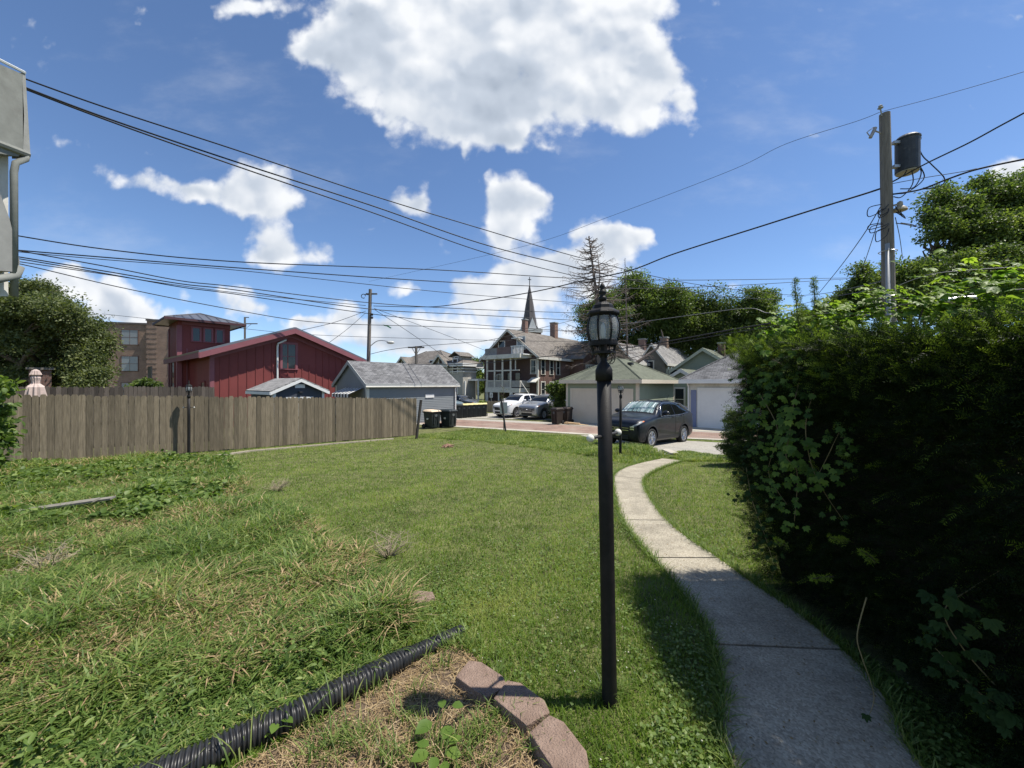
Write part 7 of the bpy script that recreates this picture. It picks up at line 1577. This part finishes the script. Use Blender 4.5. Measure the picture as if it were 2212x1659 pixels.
# ---- creeper: five-fingered leaves along trailing stems
def palmate(P_, size, facing, rr, k5=5):
    """P_ leaf bases; facing = unit normals; returns oval leaf arrays"""
    n = len(P_); ref = np.tile([0,0,-1.], (n,1)); d0 = ref-facing*np.sum(ref*facing,axis=1,keepdims=True); d0 /= np.maximum(np.linalg.norm(d0,axis=1,keepdims=True),1e-6); s0 = np.cross(facing, d0); rot = rr.normal(0,.5,n)
    PP, DD, NN, SS = [], [], [], []
    for a, s_ in zip((-1.25,-.62,0,.62,1.25)[:k5], (.72,.95,1.1,.95,.72)):
        an = a+rot; PP.append(P_); DD.append(d0*np.cos(an)[:,None]+s0*np.sin(an)[:,None]+facing*.12); NN.append(facing+rr.normal(0,.12,(n,3))); SS.append(size*s_)
    return np.concatenate(PP), np.concatenate(SS), np.concatenate(DD), np.concatenate(NN)
def creeper(label, pts, nleaf, size, m, seed, spread=.05, stem_r=.0035, tint=.5, leaf_from=0.0, up=False):
    rr = np.random.default_rng(seed); P_ = [at(x, y, Y) for x, y, Y in pts]; C_ = [Vector(c) for c in catm([tuple(p) for p in P_], 8)]; base = P_[0]; r = empty('creeper_vine', base, 0, label, 'vine', 'creeper strands on the hedge')
    mb = MB(); mb.T = Matrix.Translation(-base); mb.tube(C_, [stem_r*(1-.6*i/len(C_)) for i in range(len(C_))], 5); mb.build('stem', M['vine_stem'], r, smooth=True)
    t = rr.uniform(leaf_from, 1, nleaf)*(len(C_)-1); i0 = np.minimum(t.astype(int), len(C_)-2); A = np.array([tuple(c) for c in C_]); p = A[i0]+(A[i0+1]-A[i0])*(t-i0)[:,None]
    p += np.stack([rr.normal(-.02,.02,nleaf), rr.normal(0,spread,nleaf), rr.normal(0,spread,nleaf)],1); fc = np.stack([-np.abs(rr.normal(.7,.25,nleaf)), rr.normal(-.45,.25,nleaf), rr.normal(.55,.3,nleaf)],1)
    if up: fc = np.stack([rr.normal(.05,.3,nleaf), rr.normal(-.35,.3,nleaf), rr.uniform(.6,1,nleaf)],1)
    fc /= np.linalg.norm(fc,axis=1,keepdims=True)
    q, s_, d, nn = palmate(p, size*rr.uniform(.55,1.15,nleaf)*(1-.35*t/len(C_)), fc, rr); V_, F_, S_, m_ = oval(q-np.array(tuple(base)), s_, d, nn, .5, .06, .2)
    npmesh('leaves', V_, F_, S_, m, r, tint=np.repeat(np.clip(np.tile(rr.normal(tint,.17,nleaf),5),0,1), m_))
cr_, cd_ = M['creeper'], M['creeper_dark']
creeper('longest creeper strand hanging down the near left corner of the hedge', [(1790,735,2.75),(1745,770,2.68),(1711,889,2.52),(1706,938,2.5),(1698,985,2.48),(1722,1022,2.44),(1716,1126,2.42)], 60, .055, cr_, 1, .055, leaf_from=.1)
creeper('second creeper strand hanging beside the longest one', [(1830,725,2.6),(1776,807,2.5),(1742,905,2.45),(1749,990,2.42),(1776,1055,2.38),(1822,1125,2.30)], 52, .052, cr_, 2, .05, tint=.35)
creeper('creeper strand reaching right with a reddish bare tip near the hedge middle', [(1880,740,2.4),(1925,800,2.3),(1930,860,2.24),(1975,900,2.2),(2060,905,2.16),(2130,903,2.14)], 22, .055, cr_, 3, .035, tint=.65)
creeper('creeper strand with a pale curled tip in the hedge centre', [(1850,800,2.45),(1870,850,2.35),(1890,890,2.3),(1900,920,2.28),(1860,945,2.26),(1815,945,2.3)], 26, .055, cr_, 4, .05, tint=.45)
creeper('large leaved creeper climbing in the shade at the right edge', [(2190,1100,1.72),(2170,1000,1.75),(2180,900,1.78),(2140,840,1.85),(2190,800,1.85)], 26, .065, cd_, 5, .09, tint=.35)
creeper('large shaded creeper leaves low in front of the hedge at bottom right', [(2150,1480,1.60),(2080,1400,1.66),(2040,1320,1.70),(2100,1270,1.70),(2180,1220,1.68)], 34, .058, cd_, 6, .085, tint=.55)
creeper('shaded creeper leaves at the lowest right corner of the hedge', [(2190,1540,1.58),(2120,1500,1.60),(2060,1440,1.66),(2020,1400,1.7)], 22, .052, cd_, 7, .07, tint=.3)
creeper('creeper curtain over the far upper left corner of the hedge', [(1710,735,3.1),(1660,755,3.2),(1634,815,3.3),(1626,880,3.35),(1622,940,3.38)], 190, .045, cr_, 8, .13, tint=.45)
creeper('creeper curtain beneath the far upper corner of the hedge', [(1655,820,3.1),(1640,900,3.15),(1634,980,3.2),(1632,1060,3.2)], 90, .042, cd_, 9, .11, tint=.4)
creeper('bare woody creeper stem trailing over the path edge at bottom right', [(1872,1290,2.05),(1852,1370,2.02),(1862,1420,2.0),(1880,1470,1.98),(1888,1510,1.96),(1878,1545,1.95)], 1, .045, cd_, 10, .02, tint=.5, leaf_from=.1)
for k_, (lab, pts_, nl_, sz_) in enumerate((('creeper leaves in half shade below the hedge top, left part', [(1660,770,2.9),(1720,800,2.6),(1790,790,2.5),(1850,770,2.4)], 90, .05), ('creeper leaves in half shade below the hedge top, middle part', [(1850,760,2.4),(1920,790,2.25),(1990,770,2.15),(2060,760,2.05)], 70, .055),
        ('creeper leaves spilling down the left rim of the hedge at knee height', [(1612,1010,3.2),(1625,1080,3.1),(1650,1150,3.0),(1672,1220,2.9)], 60, .04), ('creeper leaves spread over the left third of the hedge face', [(1640,850,2.95),(1680,930,2.7),(1660,1020,2.8),(1700,1090,2.6)], 110, .045), ('creeper leaves draped in the upper middle of the hedge face', [(1790,800,2.45),(1830,880,2.35),(1800,960,2.35),(1760,1040,2.4)], 60, .05))):
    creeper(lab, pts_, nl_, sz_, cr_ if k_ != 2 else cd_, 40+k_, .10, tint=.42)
for k_, (lab, x0, x1, y0, y1, Y0_, Y1_, nl) in enumerate((('bright creeper leaves lying over the hedge top left of the yew shoots', 1660,1790,742,700,3.1,2.9,120), ('bright creeper leaves spreading over the middle of the hedge top', 1790,1960,705,672,2.9,2.6,150), ('bright creeper leaves piled on the hedge top towards the right edge', 1960,2120,680,655,2.55,2.3,130), ('big bright leaves highest on the hedge at the right edge', 2080,2260,668,628,2.3,2.1,120))):
    creeper(lab, [(x0,y0-2,Y0_),((x0*2+x1)/3,(y0*2+y1)/3-16,Y0_+.1),((x0+2*x1)/3,(y0+2*y1)/3-10,Y1_+.15),(x1,y1-14,Y1_)], int(nl*1.7), .058 if k_ < 3 else .08, cr_, 20+k_, .10, tint=.72, up=True)
